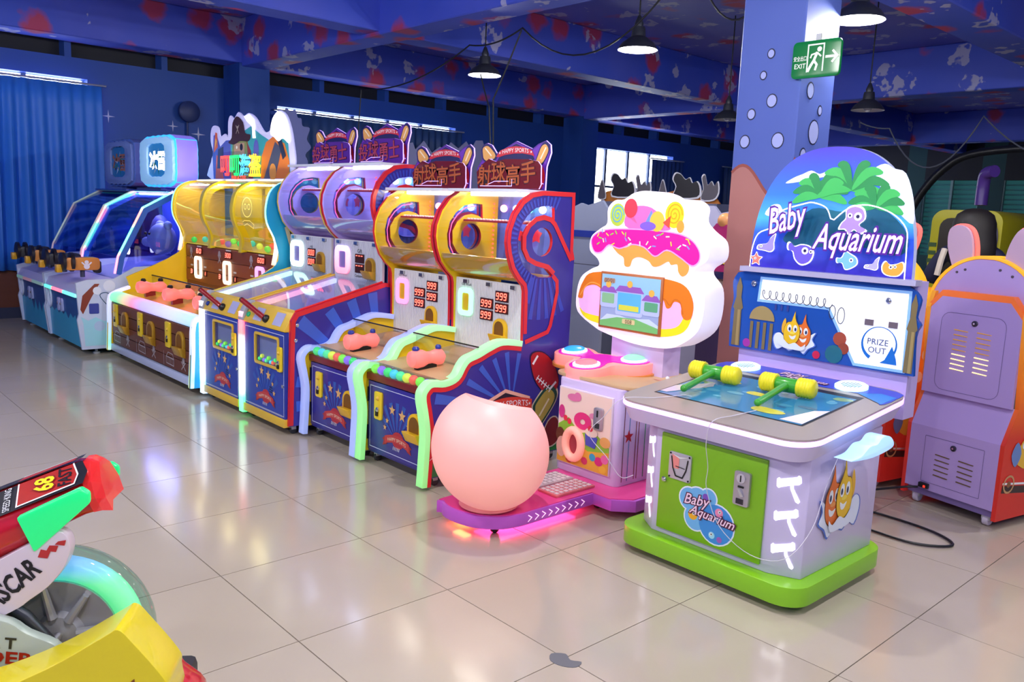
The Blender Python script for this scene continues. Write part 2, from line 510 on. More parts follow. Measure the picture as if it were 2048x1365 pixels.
# ---- other walls
struct(MB().box(X1, X1 + 0.2, Y0, Y1, 0, 3.6, WALL_M).build('wall_right', smooth=False))
struct(MB().box(X0, X1, Y0 - 0.2, Y0, 0, 3.6, WALL_M).build('wall_front', smooth=False))
TEAL = paint_mat('teal_paint', ('#0e3940', '#154a50'), spots=False)
mb = MB()
bw = [(-4.6, -3.5), (-3.1, -1.95), (-1.5, -0.4), (0.0, 1.1), (1.5, 2.6), (3.4, 4.6)]
xs = [X0]
for a, b_ in bw: xs += [a, b_]
xs.append(X1)
for k in range(0, len(xs), 2): mb.box(xs[k], xs[k + 1], Y1, Y1 + 0.2, 0, 3.6, TEAL)
for a, b_ in bw:
    mb.box(a, b_, Y1, Y1 + 0.2, 0, 0.8, TEAL); mb.box(a, b_, Y1, Y1 + 0.2, 2.45, 3.6, DARK_M)
struct(mb.build('wall_back', smooth=False))
BLIND = M('#2f7478', 0.6, emit=0.12, ecol='#3f9a98')
for k, (a, b_) in enumerate(bw):
    w = struct(MB().box(a, b_, Y1 + 0.12, Y1 + 0.14, 0.8, 2.45, BLIND).build('window_%d' % (k + 5), smooth=False))
    for q in range(3):
        MB().box(a + (b_ - a) * q / 2 - 0.025, a + (b_ - a) * q / 2 + 0.025, Y1 + 0.02, Y1 + 0.1, 0.8, 2.45, M('#7fa0a4', 0.4)).build('mullion', w, smooth=False)
    z = 0.84
    while z < 2.42:
        MB().box(a + 0.03, b_ - 0.03, Y1 + 0.09, Y1 + 0.118, z, z + 0.03, M('#3d8286', 0.5)).build('blind_slat', w, smooth=False); z += 0.1

# ---- ceiling, beams, columns
struct(MB().box(X0, X1, Y0, Y1, 3.55, 3.7, CEIL_M).build('ceiling', smooth=False))
beams = [('edge', (-5.7, -5.3, Y0, Y1, 3.03, 3.55)), ('mid', (-2.62, -2.3, Y0, Y1, 3.02, 3.55)), ('col', (1.7, 2.1, Y0, Y1, 3.0, 3.55)), ('far', (5.6, 6.0, Y0, Y1, 3.0, 3.55))]
for k, (nm, bb) in enumerate(beams):
    struct(MB().box(*bb, BEAM_M).build('ceiling_beam', bevel=0.01, seg=1, smooth=False))
for yb in (-2.7, 3.33, 9.4, 15.4):
    struct(MB().box(X0 + 0.06, X1 - 0.05, yb, yb + 0.32, 2.99, 3.549, BEAM_M).build('ceiling_beam', bevel=0.01, seg=1, smooth=False))
for yb in (-2.7, 3.3, 9.38, 15.38):
    struct(MB().box(WX, -5.3, yb, yb + 0.39, 0, 3.03, WALL_M).build('wall_column', smooth=False))
LIFT = 0.002
# free-standing column
fc = struct(MB().box(1.69, 2.10, 3.3, 3.7, 0, 3.0, COLM_M).build('column', bevel=0.008, seg=1, smooth=False))
CORAL = M('#c08078', 0.55); CORAL_D = M('#a4554a', 0.55); BUB = M('#aab4ee', 0.4); INK = M('#22264a', 0.5)
a = front(3.3)
wave = [(1.695 + 0.4 * t / 16, 1.62 + 0.10 * math.sin(t / 16 * 5.2 + 0.6)) for t in range(17)]
a.poly([(1.695, 0.0), (2.095, 0.0)] + wave[::-1], CORAL, 0)
a.line(wave, 0.018, CORAL_D, 1)
for (x, z, r) in ((1.80, 2.02, 0.024), (1.86, 2.24, 0.018), (1.93, 2.09, 0.03), (1.99, 1.86, 0.036), (1.77, 1.86, 0.03), (1.90, 2.36, 0.02)):
    a.poly(circ(x, z, r + 0.006, 16, (r + 0.006) * 1.15), INK, 2); a.poly(circ(x, z, r, 16, r * 1.15), BUB, 3)
a.build('painted_bubbles', fc)
a = right(2.10)
wave = [(3.305 + 0.39 * t / 12, 1.70 + 0.07 * math.sin(t / 12 * 4 + 2.2)) for t in range(13)]
a.poly([(3.305, 0.0), (3.695, 0.0)] + wave[::-1], CORAL, 0); a.line(wave, 0.018, CORAL_D, 1)
for (y, z, r) in ((3.42, 2.15, 0.035), (3.5, 1.92, 0.055), (3.4, 1.78, 0.03), (3.55, 2.05, 0.02)):
    a.poly(circ(y, z, r + 0.007, 16, (r + 0.007) * 1.2), INK, 2); a.poly(circ(y, z, r, 16, r * 1.2), BUB, 3)
a.build('painted_bubbles', fc)
# wall stars and the bubbles on the wall column
a = Art((WX, 0, 0), (0, 1, 0), (0, 0, 1))
for (y, z, r) in ((1.93, 2.28, 0.075), (2.66, 2.24, 0.07), (2.97, 2.17, 0.09)):
    a.poly(star(y, z, r, 4, 0.16), M('#b8bce0', 0.5), 0)
a.build('painted_stars', wl)

# ---- curtains
def curtain(name, label, y0, y1, z0, z1, col, amp=0.035, per=0.13, x=WX + 0.09):
    mb = MB(); n_ = int((y1 - y0) / 0.016); rows = 9
    mat = col
    for s_ in range(rows + 1):
        t = s_ / rows; z = z1 + (z0 - z1) * t
        for i in range(n_ + 1):
            u = y0 + (y1 - y0) * i / n_
            ph = u / per * 2 * PI + 1.1 * math.sin(u * 3.1) + 0.5 * math.sin(u * 7.7 + t * 1.5)
            a_ = amp * (0.45 + 0.55 * min(1, t * 2.2)) * (0.75 + 0.4 * math.sin(u * 2.3))
            mb.v.append(Vector((x + a_ * math.sin(ph), u + 0.02 * t * math.sin(u * 5), z)))
    mb.mats.append(mat)
    for s_ in range(rows):
        for i in range(n_):
            k = s_ * (n_ + 1) + i
            mb.f.append([k, k + 1, k + n_ + 2, k + n_ + 1]); mb.m.append(0)
    t = thing(name, label, 'curtain', (x, (y0 + y1) / 2, z0))
    c = mb.build('cloth', t, merge=False)
    sm = c.modifiers.new('thick', 'SOLIDIFY'); sm.thickness = 0.004
    MB().tube([(x, y0 - 0.05, z1 + 0.015), (x, y1 + 0.05, z1 + 0.015)], 0.012, M('#c9ced8', 0.3, 0.8)).build('curtain_rail', t)
    return t
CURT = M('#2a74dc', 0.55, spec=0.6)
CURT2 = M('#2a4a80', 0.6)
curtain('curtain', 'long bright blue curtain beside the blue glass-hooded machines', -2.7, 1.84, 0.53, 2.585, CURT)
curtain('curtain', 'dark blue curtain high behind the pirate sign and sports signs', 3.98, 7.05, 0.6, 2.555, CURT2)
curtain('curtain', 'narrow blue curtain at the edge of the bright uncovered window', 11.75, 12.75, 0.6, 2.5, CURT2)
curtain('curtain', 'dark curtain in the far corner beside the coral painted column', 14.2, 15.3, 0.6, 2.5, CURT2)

# ================================================================ LAMPS, CABLES, EXIT SIGN
SHADE = M('#2c2f3a', 0.4, 0.3); SHADE_IN = M('#e8ecf0', 0.5); BULB = M('#ffffff', 0.3, emit=14.0, ecol='#fbfcff'); BULB_OFF = M('#b8bcc4', 0.2)
CORD = M('#14161e', 0.6)
def pendant(x, y, z, label, lit=True, r=0.155):
    t = thing('pendant_lamp', label, 'lamp', (x, y, z), group='bell shaped pendant lamps')
    prof = [(r, 0), (r * 0.97, 0.012), (r * 0.80, 0.05), (r * 0.5, 0.085), (r * 0.36, 0.1), (r * 0.33, 0.15), (r * 0.3, 0.17)]
    MB().lathe([(p[0], z + p[1] - z) for p in prof], (x, y, z), (0, 0, 1), SHADE, 28, caps=False).build('shade', t)
    MB().lathe([(p[0] - 0.003, p[1]) for p in prof[:5]], (x, y, z - 0.0005), (0, 0, 1), SHADE_IN, 28, caps=False).build('shade_lining', t)
    MB().ball((x, y, z + 0.035), 0.042, BULB if lit else BULB_OFF, 14, (1, 1, 1.25)).build('bulb', t)
    MB().lathe([(0.03, 0), (0.035, 0.03), (0.02, 0.07), (0.012, 0.09)], (x, y, z + 0.165), (0, 0, 1), SHADE, 14).build('lamp_holder', t)
    MB().tube([(x, y, z + 0.25), (x, y, 3.55)], 0.006, CORD, 6).build('cord', t)
    if lit:
        ld = bpy.data.lights.new('bulb_light', 'POINT'); ld.energy = LAMP_POWER; ld.shadow_soft_size = 0.05; ld.color = (1.0, 0.98, 0.95)
        lo = bpy.data.objects.new('bulb_light', ld); COL.objects.link(lo); lo.parent = t; lo.location = (0, 0, -0.02)
    return t
pendant(-1.5, 3.97, 2.63, 'lit pendant lamp hanging over the sports machines, farthest from the column')
pendant(0.30, 4.0, 2.665, 'lit pendant lamp hanging between the column and the farther lit lamp')
pendant(2.14, 3.84, 2.61, 'lit pendant lamp half hidden by the column with the exit sign')
pendant(0.82, 6.86, 2.49, 'unlit pendant lamp in the dark bay right of the exit sign column', lit=False)
pendant(-0.67, 6.74, 2.465, 'unlit pendant lamp half hidden behind the left edge of the column', lit=False)
# unseen pendant lamps added around the camera to light the near floor
k = 0
for x in (-1.5, 0.3, 2.14, 4.0, 5.9):
    for y in (-3.4, -0.9, 1.2, 3.9):
        q = project((x, y, 2.62))
        if q and -60 < q[0] < 2110 and q[1] > -60: continue
        if x < 0 and y > 0: continue
        k += 1
        pendant(x, y, 2.62, 'added unseen pendant lamp, %s, %s' % ({-3.4: 'row farthest behind the camera', -0.9: 'row just beside the camera', 1.2: 'row above the front aisle', 3.9: 'row in line with the column'}[y], {-1.5: 'leftmost', 0.3: 'second from left', 2.14: 'middle one', 4.0: 'second from right', 5.9: 'rightmost'}[x]))

def hang(pts, sag, n=14):
    out = []
    for (p, q), s in zip(zip(pts[:-1], pts[1:]), sag):
        p, q = Vector(p), Vector(q)
        for i in range(n):
            t = i / n; out.append(p.lerp(q, t) - Vector((0, 0, 4 * s * t * (1 - t))))
    out.append(Vector(pts[-1])); return out
def cable(label, pts, sag, r=0.007, mat=CORD):
    o = MB().tube(hang(pts, sag), r, mat, 6).build('cable')
    return tag(o, label, 'cable', 'cables slung below the ceiling')
cable('thin cable looping between hooks past the two lit lamps', [(-3.3, 3.76, 2.62), (-1.45, 3.74, 2.86), (-0.75, 3.74, 2.92), (0.95, 3.76, 3.2), (1.66, 3.75, 3.02)], [0.12, 0.05, 0.42, 0.4])
cable('black cable dropping in a fork to the nearest sports sign', [(-0.75, 3.73, 2.9), (-1.05, 3.7, 2.35), (-1.0, 3.7, 1.5)], [0.01, 0.0])
cable('black cable dropping from the farther lit lamp to the fork', [(-1.33, 3.78, 2.6), (-1.15, 3.74, 2.3), (-1.06, 3.7, 1.9)], [0.01, 0.0])
cable('black cable dropping behind the farther sports signs', [(-3.3, 3.76, 2.62), (-3.4, 3.75, 1.6)], [0.0])
cable('pale cable looping through the dark bay beside the column', [(0.6, 7.2, 2.42), (0.9, 7.2, 2.35), (1.75, 7.2, 2.42), (3.4, 7.2, 2.6)], [0.02, 0.42, 0.5], mat=M('#4a4f5c', 0.5))
cable('conduit pipe running along the ceiling above the lamps', [(-1.2, 3.9, 3.5), (1.68, 3.72, 3.45)], [0.0], r=0.016)

es = thing('exit_sign', 'green emergency exit sign with running man on the column corner', 'sign', (2.19, 3.28, 2.3))
GRN = M('#0a7a3a', 0.25, emit=0.08); WHT = M('#e8f0e8', 0.4, emit=0.25)
SK = 0.0
MB().prism(rrect(2.06, 2.345, 2.195, 2.395, 0.025), 'y', 3.262, 3.285, GRN).build('sign_plate', es, bevel=0.003)
a = front(3.262)
a.fit('安全出口', 2.109, 2.303, 0.078, 0.028, WHT, 1, off=0.01); a.fit('EXIT', 2.112, 2.262, 0.068, 0.026, WHT, 1, off=0.01)
a.line([(2.155, 2.225), (2.155, 2.372), (2.248, 2.372), (2.248, 2.225)], 0.008, WHT, 1)
a.poly(circ(2.222, 2.345, 0.014, 12), WHT, 1)
a.line([(2.21, 2.33), (2.193, 2.285), (2.178, 2.262), (2.16, 2.228)], 0.016, WHT, 1)
a.line([(2.195, 2.285), (2.213, 2.262), (2.205, 2.232)], 0.013, WHT, 2)
a.line([(2.21, 2.328), (2.235, 2.305)], 0.009, WHT, 2); a.line([(2.207, 2.325), (2.178, 2.318), (2.172, 2.3)], 0.009, WHT, 2)
a.line([(2.26, 2.30), (2.325, 2.30)], 0.014, WHT, 1); a.line([(2.3, 2.332), (2.33, 2.30), (2.3, 2.268)], 0.013, WHT, 2)
a.build('sign_print', es)
MB().box(2.19, 2.22, 3.268, 3.278, 2.395, 2.43, M('#c8ccd0', 0.4)).build('hanger', es)

# ================================================================ SPORTS TICKET MACHINES
BLUE = M('#332c90', 0.35, coat=0.2); BLUE2 = M('#3c4fc0', 0.35); NAVY = M('#1a1f5e', 0.4); RED = M('#d8232c', 0.35); YEL = M('#f0bc18', 0.35, coat=0.3)
YEL_IN = M('#f4cc1c', 0.4); LAV = M('#cdb4f6', 0.4); WHITE = M('#eef0f4', 0.4); PANELW = M('#dcdde4', 0.5); WOOD = M('#c9a67a', 0.4); BLACK = M('#15161a', 0.4)
CHROME = M('#d8dade', 0.18, 0.95); DKRED = M('#7a1a22', 0.4); GOLD = M('#c99a2e', 0.3, 0.3); GOLDP = M('#e0b840', 0.35)
CLEAR = glass('clear_acrylic', '#f6f8ff', 0.95)
LEDRED = M('#3a0808', 0.4); DIG = M('#ff4a3a', 0.4, emit=5.0, ecol='#ff5a4a')
BAT = M('#e0a45a', 0.45); BATHI = M('#f6e6c8', 0.4); REDP = M('#c8283a', 0.4); PURP = M('#4a1f8c', 0.4); TITLEP = M('#7a1420', 0.35); BRZ = M('#b0562a', 0.35)
PINKG = M('#ff8a84', 0.3, emit=0.55, ecol='#ff6a64')
BALLC = [M(c, 0.25, emit=0.7) for c in ('#3fd06a', '#7be04a', '#c8e04a', '#48c0d8', '#8a6ae0', '#e0604a', '#50d890')]
STARM = M('#e0b070', 0.45); NEONP = M('#ff6ab0', 0.4, emit=1.6, ecol='#ff5a90')
CAST = M('#b8bac0', 0.4)

CHEEK = [(1.787, 0.745), (1.785, 0.84), (1.781, 0.97), (1.772, 1.0), (1.73, 1.037), (1.687, 1.089), (1.657, 1.166), (1.645, 1.229), (1.65, 1.292), (1.684, 1.375), (1.741, 1.443), (1.81, 1.484), (1.89, 1.498), (2.131, 1.5), (2.135, 1.185), (2.15, 1.137)]
SLOT = [(1.977, 1.419), (1.921, 1.422), (1.841, 1.408), (1.781, 1.365), (1.74, 1.313), (1.722, 1.243), (1.73, 1.172), (1.766, 1.108), (1.826, 1.064), (1.882, 1.044), (1.966, 1.041), (1.985, 1.051), (1.925, 1.099), (1.85, 1.113), (1.799, 1.14), (1.764, 1.192), (1.76, 1.262), (1.793, 1.314), (1.845, 1.351), (1.899, 1.362), (1.955, 1.35), (1.984, 1.334)]
HOLE = circ(1.899, 1.231, 0.076, 24)
RAIL = [(1.147, 0.021), (1.155, 0.151), (1.16, 0.291), (1.145, 0.39), (1.13, 0.468), (1.141, 0.515), (1.19, 0.552), (1.275, 0.546), (1.34, 0.565), (1.375, 0.616), (1.412, 0.652), (1.479, 0.672), (1.551, 0.70), (1.646, 0.725), (1.785, 0.708)]
def shift(P, dz): return [(p[0], p[1] + dz) for p in P]

SEG = {'0': 'abcdef', '9': 'abcdfg', '6': 'acdefg', '3': 'abcdg', '-': 'a', '1': 'bc', '7': 'abc'}
def digits(a, s, x, z, w, h, mat, k=2):
    """seven-segment digits from left edge x, centred on z"""
    n_ = len(s); dw = w / n_
    for i, ch in enumerate(s):
        cx = x + dw * (i + 0.5); hw = dw * 0.29; hh = h * 0.5; th = dw * 0.17
        L = {'a': [(-hw, hh), (hw, hh)], 'g': [(-hw, 0), (hw, 0)], 'd': [(-hw, -hh), (hw, -hh)], 'f': [(-hw, 0), (-hw, hh)], 'b': [(hw, 0), (hw, hh)], 'e': [(-hw, -hh), (-hw, 0)], 'c': [(hw, -hh), (hw, 0)]}
        for q in SEG[ch]:
            a.line([(cx + p[0] + p[1] * 0.12, z + p[1]) for p in L[q]], th, mat, k)

def score(parent, x0, x1, z0, z1, y, s, dim=False):
    o = MB().box(x0, x1, y - 0.006, y + 0.01, z0, z1, LEDRED).build('score_display', parent)
    a = front(y - 0.006)
    if dim: digits(a, '---', x0 + 0.006, (z0 + z1) / 2, x1 - x0 - 0.012, (z1 - z0) * 0.6, DIG)
    else: digits(a, s, x0 + 0.006, (z0 + z1) / 2, x1 - x0 - 0.012, (z1 - z0) * 0.6, DIG)
    a.build('digits', o)

def caster(parent, x, y):
    o = MB().lathe([(0.018, 0), (0.022, 0.004), (0.022, 0.016), (0.018, 0.02)], (x - 0.01, y, 0.0225), (1, 0, 0), M('#33353c', 0.5), 14).build('caster', parent)
    MB().box(x - 0.014, x + 0.014, y - 0.014, y + 0.014, 0.03, 0.055, CAST).build('caster_fork', o)

def coin_plate(parent, x, z, y, w=0.07, h=0.15):
    o = MB().prism(rrect(x - w / 2, x + w / 2, z - h / 2, z + h / 2, 0.012), 'y', y - 0.012, y, M('#f0d02a', 0.35)).build('coin_plate', parent, bevel=0.002)
    MB().lathe([(0.014, 0), (0.014, 0.006), (0.008, 0.01)], (x, y - 0.012, z - 0.02), (0, -1, 0), CHROME, 12).build('coin_slot', o)
    MB().box(x - 0.014, x + 0.006, y - 0.02, y - 0.012, z - 0.055, z - 0.02, BLACK).build('return_lever', o)
    MB().ball((x, y - 0.012, z + 0.04), 0.012, GOLDP, 10).build('knob', o)

def mouth(parent, x, z, y, w=0.11, h=0.15, mat=YEL, name='prize_mouth'):
    """arched opening with a scoop lip"""
    n_ = 12; r = w / 2
    arch = [(x - r, z - h * 0.15)] + [(x + r * math.cos(PI - PI * i / n_), z + h * 0.12 + r * math.sin(PI * i / n_)) for i in range(n_ + 1)] + [(x + r, z - h * 0.15)]
    ri = r * 0.72
    inn = [(x - ri, z - h * 0.15)] + [(x + ri * math.cos(PI - PI * i / n_), z + h * 0.12 + ri * math.sin(PI * i / n_)) for i in range(n_ + 1)] + [(x + ri, z - h * 0.15)]
    mb = MB().prism(arch, 'y', y - 0.02, y, mat)
    o = mb.build(name, parent, bevel=0.002)
    a = front(y - 0.02); a.poly(inn, M('#7a4e0c', 0.5), 0); a.build('opening', o)
    d = 0.055
    lip = MB().prism([(y, z - h * 0.15), (y - d, z - h * 0.1), (y - d * 0.95, z - h * 0.16), (y - d * 0.55, z - h * 0.45), (y, z - h * 0.52)], 'x', x - r * 1.05, x + r * 1.05, mat)
    lip.build('scoop', o, bevel=0.004)

def door_art(parent, x0, x1, z0, z1, y, big=1.0):
    a = front(y)
    cx = (x0 + x1) / 2; w = x1 - x0
    i = 0.012
    a.line([(x0 + i, z0 + i), (x1 - i, z0 + i), (x1 - i, z1 - i), (x0 + i, z1 - i)], 0.004, M('#c8cef0', 0.4), 0, True)
    oz = z0 + 0.085
    for k in range(7):
        t = PI * (0.22 + 0.56 * k / 6)
        d = (math.cos(t), math.sin(t)); p = (-d[1], d[0])
        L = 0.21 * big
        a.poly([(cx + d[0] * 0.03, oz + d[1] * 0.03), (cx + d[0] * L + p[0] * -0.016, oz + d[1] * L - p[1] * 0.016), (cx + d[0] * L + p[0] * 0.016, oz + d[1] * L + p[1] * 0.016)], M('#2b58b4', 0.4), 0)
    a.poly(circ(cx + 0.01, oz + 0.012, 0.055, 20, 0.045), M('#b82a3c', 0.4), 1)
    arc = lambda r0, u: (cx - 0.11 + 0.22 * u, oz - 0.005 + 0.022 * math.sin(PI * u) + r0)
    a.poly([arc(0.02, i_ / 10) for i_ in range(11)] + [arc(-0.022, i_ / 10) for i_ in range(10, -1, -1)], M('#c23a3e', 0.4), 2)
    a.poly([(cx - 0.11, oz + 0.01), (cx - 0.135, oz - 0.005), (cx - 0.12, oz - 0.012), (cx - 0.13, oz - 0.04), (cx - 0.09, oz - 0.028)], M('#a02a30', 0.4), 1)
    a.poly([(cx + 0.11, oz + 0.01), (cx + 0.135, oz - 0.005), (cx + 0.12, oz - 0.012), (cx + 0.13, oz - 0.04), (cx + 0.09, oz - 0.028)], M('#a02a30', 0.4), 1)
    a.text('HAPPY SPORTS', cx, oz + 0.012, 0.026, M('#f4dcc0', 0.4), 3, bend=-1.6, sx=0.95)
    for k in range(5): a.line([(cx - 0.03 + 0.013 * k, oz - 0.045), (cx - 0.026 + 0.013 * k, oz - 0.026)], 0.004, WHITE, 3)
    for (sx, sz, r) in ((-0.045, 0.165, 0.030), (0.045, 0.15, 0.034), (-0.09, 0.10, 0.018), (0.1, 0.105, 0.018), (-0.11, 0.06, 0.018), (0.12, 0.05, 0.02)):
        a.poly(star(cx + sx * big, oz + sz * big, r), STARM, 2)
    for k in range(3): a.line([(cx + 0.06, oz + 0.055 + 0.014 * k), (cx + 0.1, oz + 0.05 + 0.014 * k)], 0.005, BLACK, 3)
    a.build('door_print', parent)

def rays_art(a, pts, o, col, n, a0, a1, r0, r1, k=0, duty=0.5):
    """sun rays from o clipped to nothing: caller keeps radii inside the panel"""
    for i in range(n):
        t = a0 + (a1 - a0) * i / n; t2 = t + (a1 - a0) / n * duty
        R0 = r0; R1 = r1(t) if callable(r1) else r1; R2 = r1(t2) if callable(r1) else r1
        a.poly([(o[0] + R0 * math.cos(t), o[1] + R0 * math.sin(t)), (o[0] + R1 * math.cos(t), o[1] + R1 * math.sin(t)), (o[0] + R2 * math.cos(t2), o[1] + R2 * math.sin(t2)), (o[0] + R0 * math.cos(t2), o[1] + R0 * math.sin(t2))], col, k)

def inside(p, poly):
    c = False; j = len(poly) - 1
    for i in range(len(poly)):
        (xi, yi), (xj, yj) = poly[i], poly[j]
        if (yi > p[1]) != (yj > p[1]) and p[0] < (xj - xi) * (p[1] - yi) / (yj - yi) + xi: c = not c
        j = i
    return c
def ray_len(o, t, poly, holes=(), mx=2.0, st=0.012):
    r = 0.0
    while r < mx:
        r += st; p = (o[0] + r * math.cos(t), o[1] + r * math.sin(t))
        if not inside(p, poly): return r - st
    return mx

def marquee_sports(t, x0, dz, title, lit):
    """acrylic sign board with bats, ribbon and raised title"""
    MQ = [(0.03, 1.498), (0.018, 1.624), (0.06, 1.671), (0.05, 1.726), (0.068, 1.752), (0.104, 1.763), (0.147, 1.75), (0.193, 1.703), (0.36, 1.766), (0.494, 1.721), (0.54, 1.745), (0.6, 1.761), (0.636, 1.738), (0.642, 1.696), (0.612, 1.625), (0.608, 1.503)]
    f = lambda P: [(x0 + 0.96 * p[0], p[1] + dz) for p in P]
    y = 1.93
    EDGE = M('#d8c8f8', 0.3, emit=1.1, ecol='#b890ff')
    b_ = MB().prism(f(MQ), 'y', y, y + 0.01, PURP, mat_side=EDGE).build('sign_board', t)
    a = front(y)
    IN = M('#1c1c58', 0.4); RD = M('#b4202e', 0.4)
    inn = offset(f(MQ), 0.008, True)
    if not inside(inn[0], f(MQ)): inn = offset(f(MQ), -0.008, True)
    a.poly(inn, M('#6a2fb0', 0.4), 0)
    for P in ([(0.066, 1.702), (0.064, 1.737), (0.1, 1.751), (0.137, 1.739), (0.194, 1.688), (0.136, 1.655), (0.08, 1.67)], [(0.525, 1.645), (0.54, 1.684), (0.568, 1.734), (0.602, 1.747), (0.626, 1.724), (0.622, 1.696), (0.59, 1.65), (0.56, 1.632)]):
        o_ = spline(P, 3, True)
        c_ = (sum(p[0] for p in P) / len(P), sum(p[1] for p in P) / len(P))
        a.poly(f([(c_[0] + (p[0] - c_[0]) * 1.12, c_[1] + (p[1] - c_[1]) * 1.12) for p in o_]), IN, 1)
        a.poly(f([(c_[0] + (p[0] - c_[0]) * 0.9, c_[1] + (p[1] - c_[1]) * 0.9) for p in o_]), BAT, 2)
    a.line(f([(0.09, 1.735), (0.15, 1.69)]), 0.009, BATHI, 3); a.line(f([(0.565, 1.665), (0.605, 1.725)]), 0.009, BATHI, 3)
    a.poly(f([(0.2, 1.66), (0.24, 1.71), (0.36, 1.752), (0.48, 1.712), (0.52, 1.66)]), IN, 1)
    a.poly(f([(0.192, 1.684), (0.226, 1.717), (0.294, 1.734), (0.36, 1.738), (0.428, 1.732), (0.494, 1.714), (0.518, 1.681), (0.486, 1.689), (0.42, 1.698), (0.352, 1.699), (0.272, 1.693), (0.222, 1.682)]), REDP, 4)
    a.text('★ HAPPY SPORTS ★' if False else 'HAPPY SPORTS', x0 + 0.96 * 0.357, 1.717 + dz, 0.032, WHITE, 5, bend=-0.6)
    for sx in (0.225, 0.49): a.poly(star(x0 + 0.96 * sx, 1.704 + dz, 0.008), WHITE, 5)
    a.poly(f(circ(0.545, 1.57, 0.06, 20, 0.075)), M('#c02030', 0.35), 2)
    a.line(f([(0.50, 1.53), (0.56, 1.545), (0.60, 1.535)]), 0.005, EDGE, 6); a.line(f(circ(0.55, 1.545, 0.035, 16)), 0.004, EDGE, 6, True)
    a.poly(f(circ(0.155, 1.648, 0.016, 14, 0.03)), M('#c8c0e8', 0.4), 6)
    a.build('sign_print', b_)
    # raised title plate
    TI = [(0.07, 1.505), (0.052, 1.6), (0.105, 1.645), (0.16, 1.672), (0.225, 1.655), (0.3, 1.668), (0.5, 1.664), (0.575, 1.652), (0.6, 1.63), (0.605, 1.53), (0.59, 1.507)]
    TP = M('#5a2090', 0.25, coat=0.5) if lit else M('#6a1420', 0.25, coat=0.5)
    p_ = MB().prism(f(TI), 'y', y - 0.03, y - 0.022, TP, mat_side=EDGE).build('title_plate', t)
    a = front(y - 0.03)
    n_ = len(title)
    BR = M('#a03a50', 0.3, emit=0.12) if lit else M('#a8522c', 0.3, emit=0.12)
    for i, ch in enumerate(title):
        cx = x0 + 0.96 * (0.125 + 0.125 * i); cz = 1.585 + dz + (0.012 if i % 2 else -0.004)
        a.text(ch, cx, cz, 0.125, M('#2a0c20', 0.4), 1, off=0.004, rot=0.04 * (i - 1)); a.text(ch, cx, cz, 0.122, BR, 2, off=0.0015, rot=0.04 * (i - 1))
    a.line(f([(0.09, 1.522), (0.37, 1.522), (0.37, 1.56)]), 0.004, EDGE, 2); a.line(f([(0.16, 1.53), (0.22, 1.548), (0.34, 1.548)]), 0.0035, EDGE, 2)
    a.build('title_letters', p_)
    MB().box(x0 + 0.1, x0 + 0.13, y - 0.02, y + 0.02, 1.49 + dz, 1.53 + dz, CHROME).build('sign_bracket', t)
    MB().box(x0 + 0.45, x0 + 0.48, y - 0.02, y + 0.02, 1.49 + dz, 1.53 + dz, CHROME).build('sign_bracket', t)

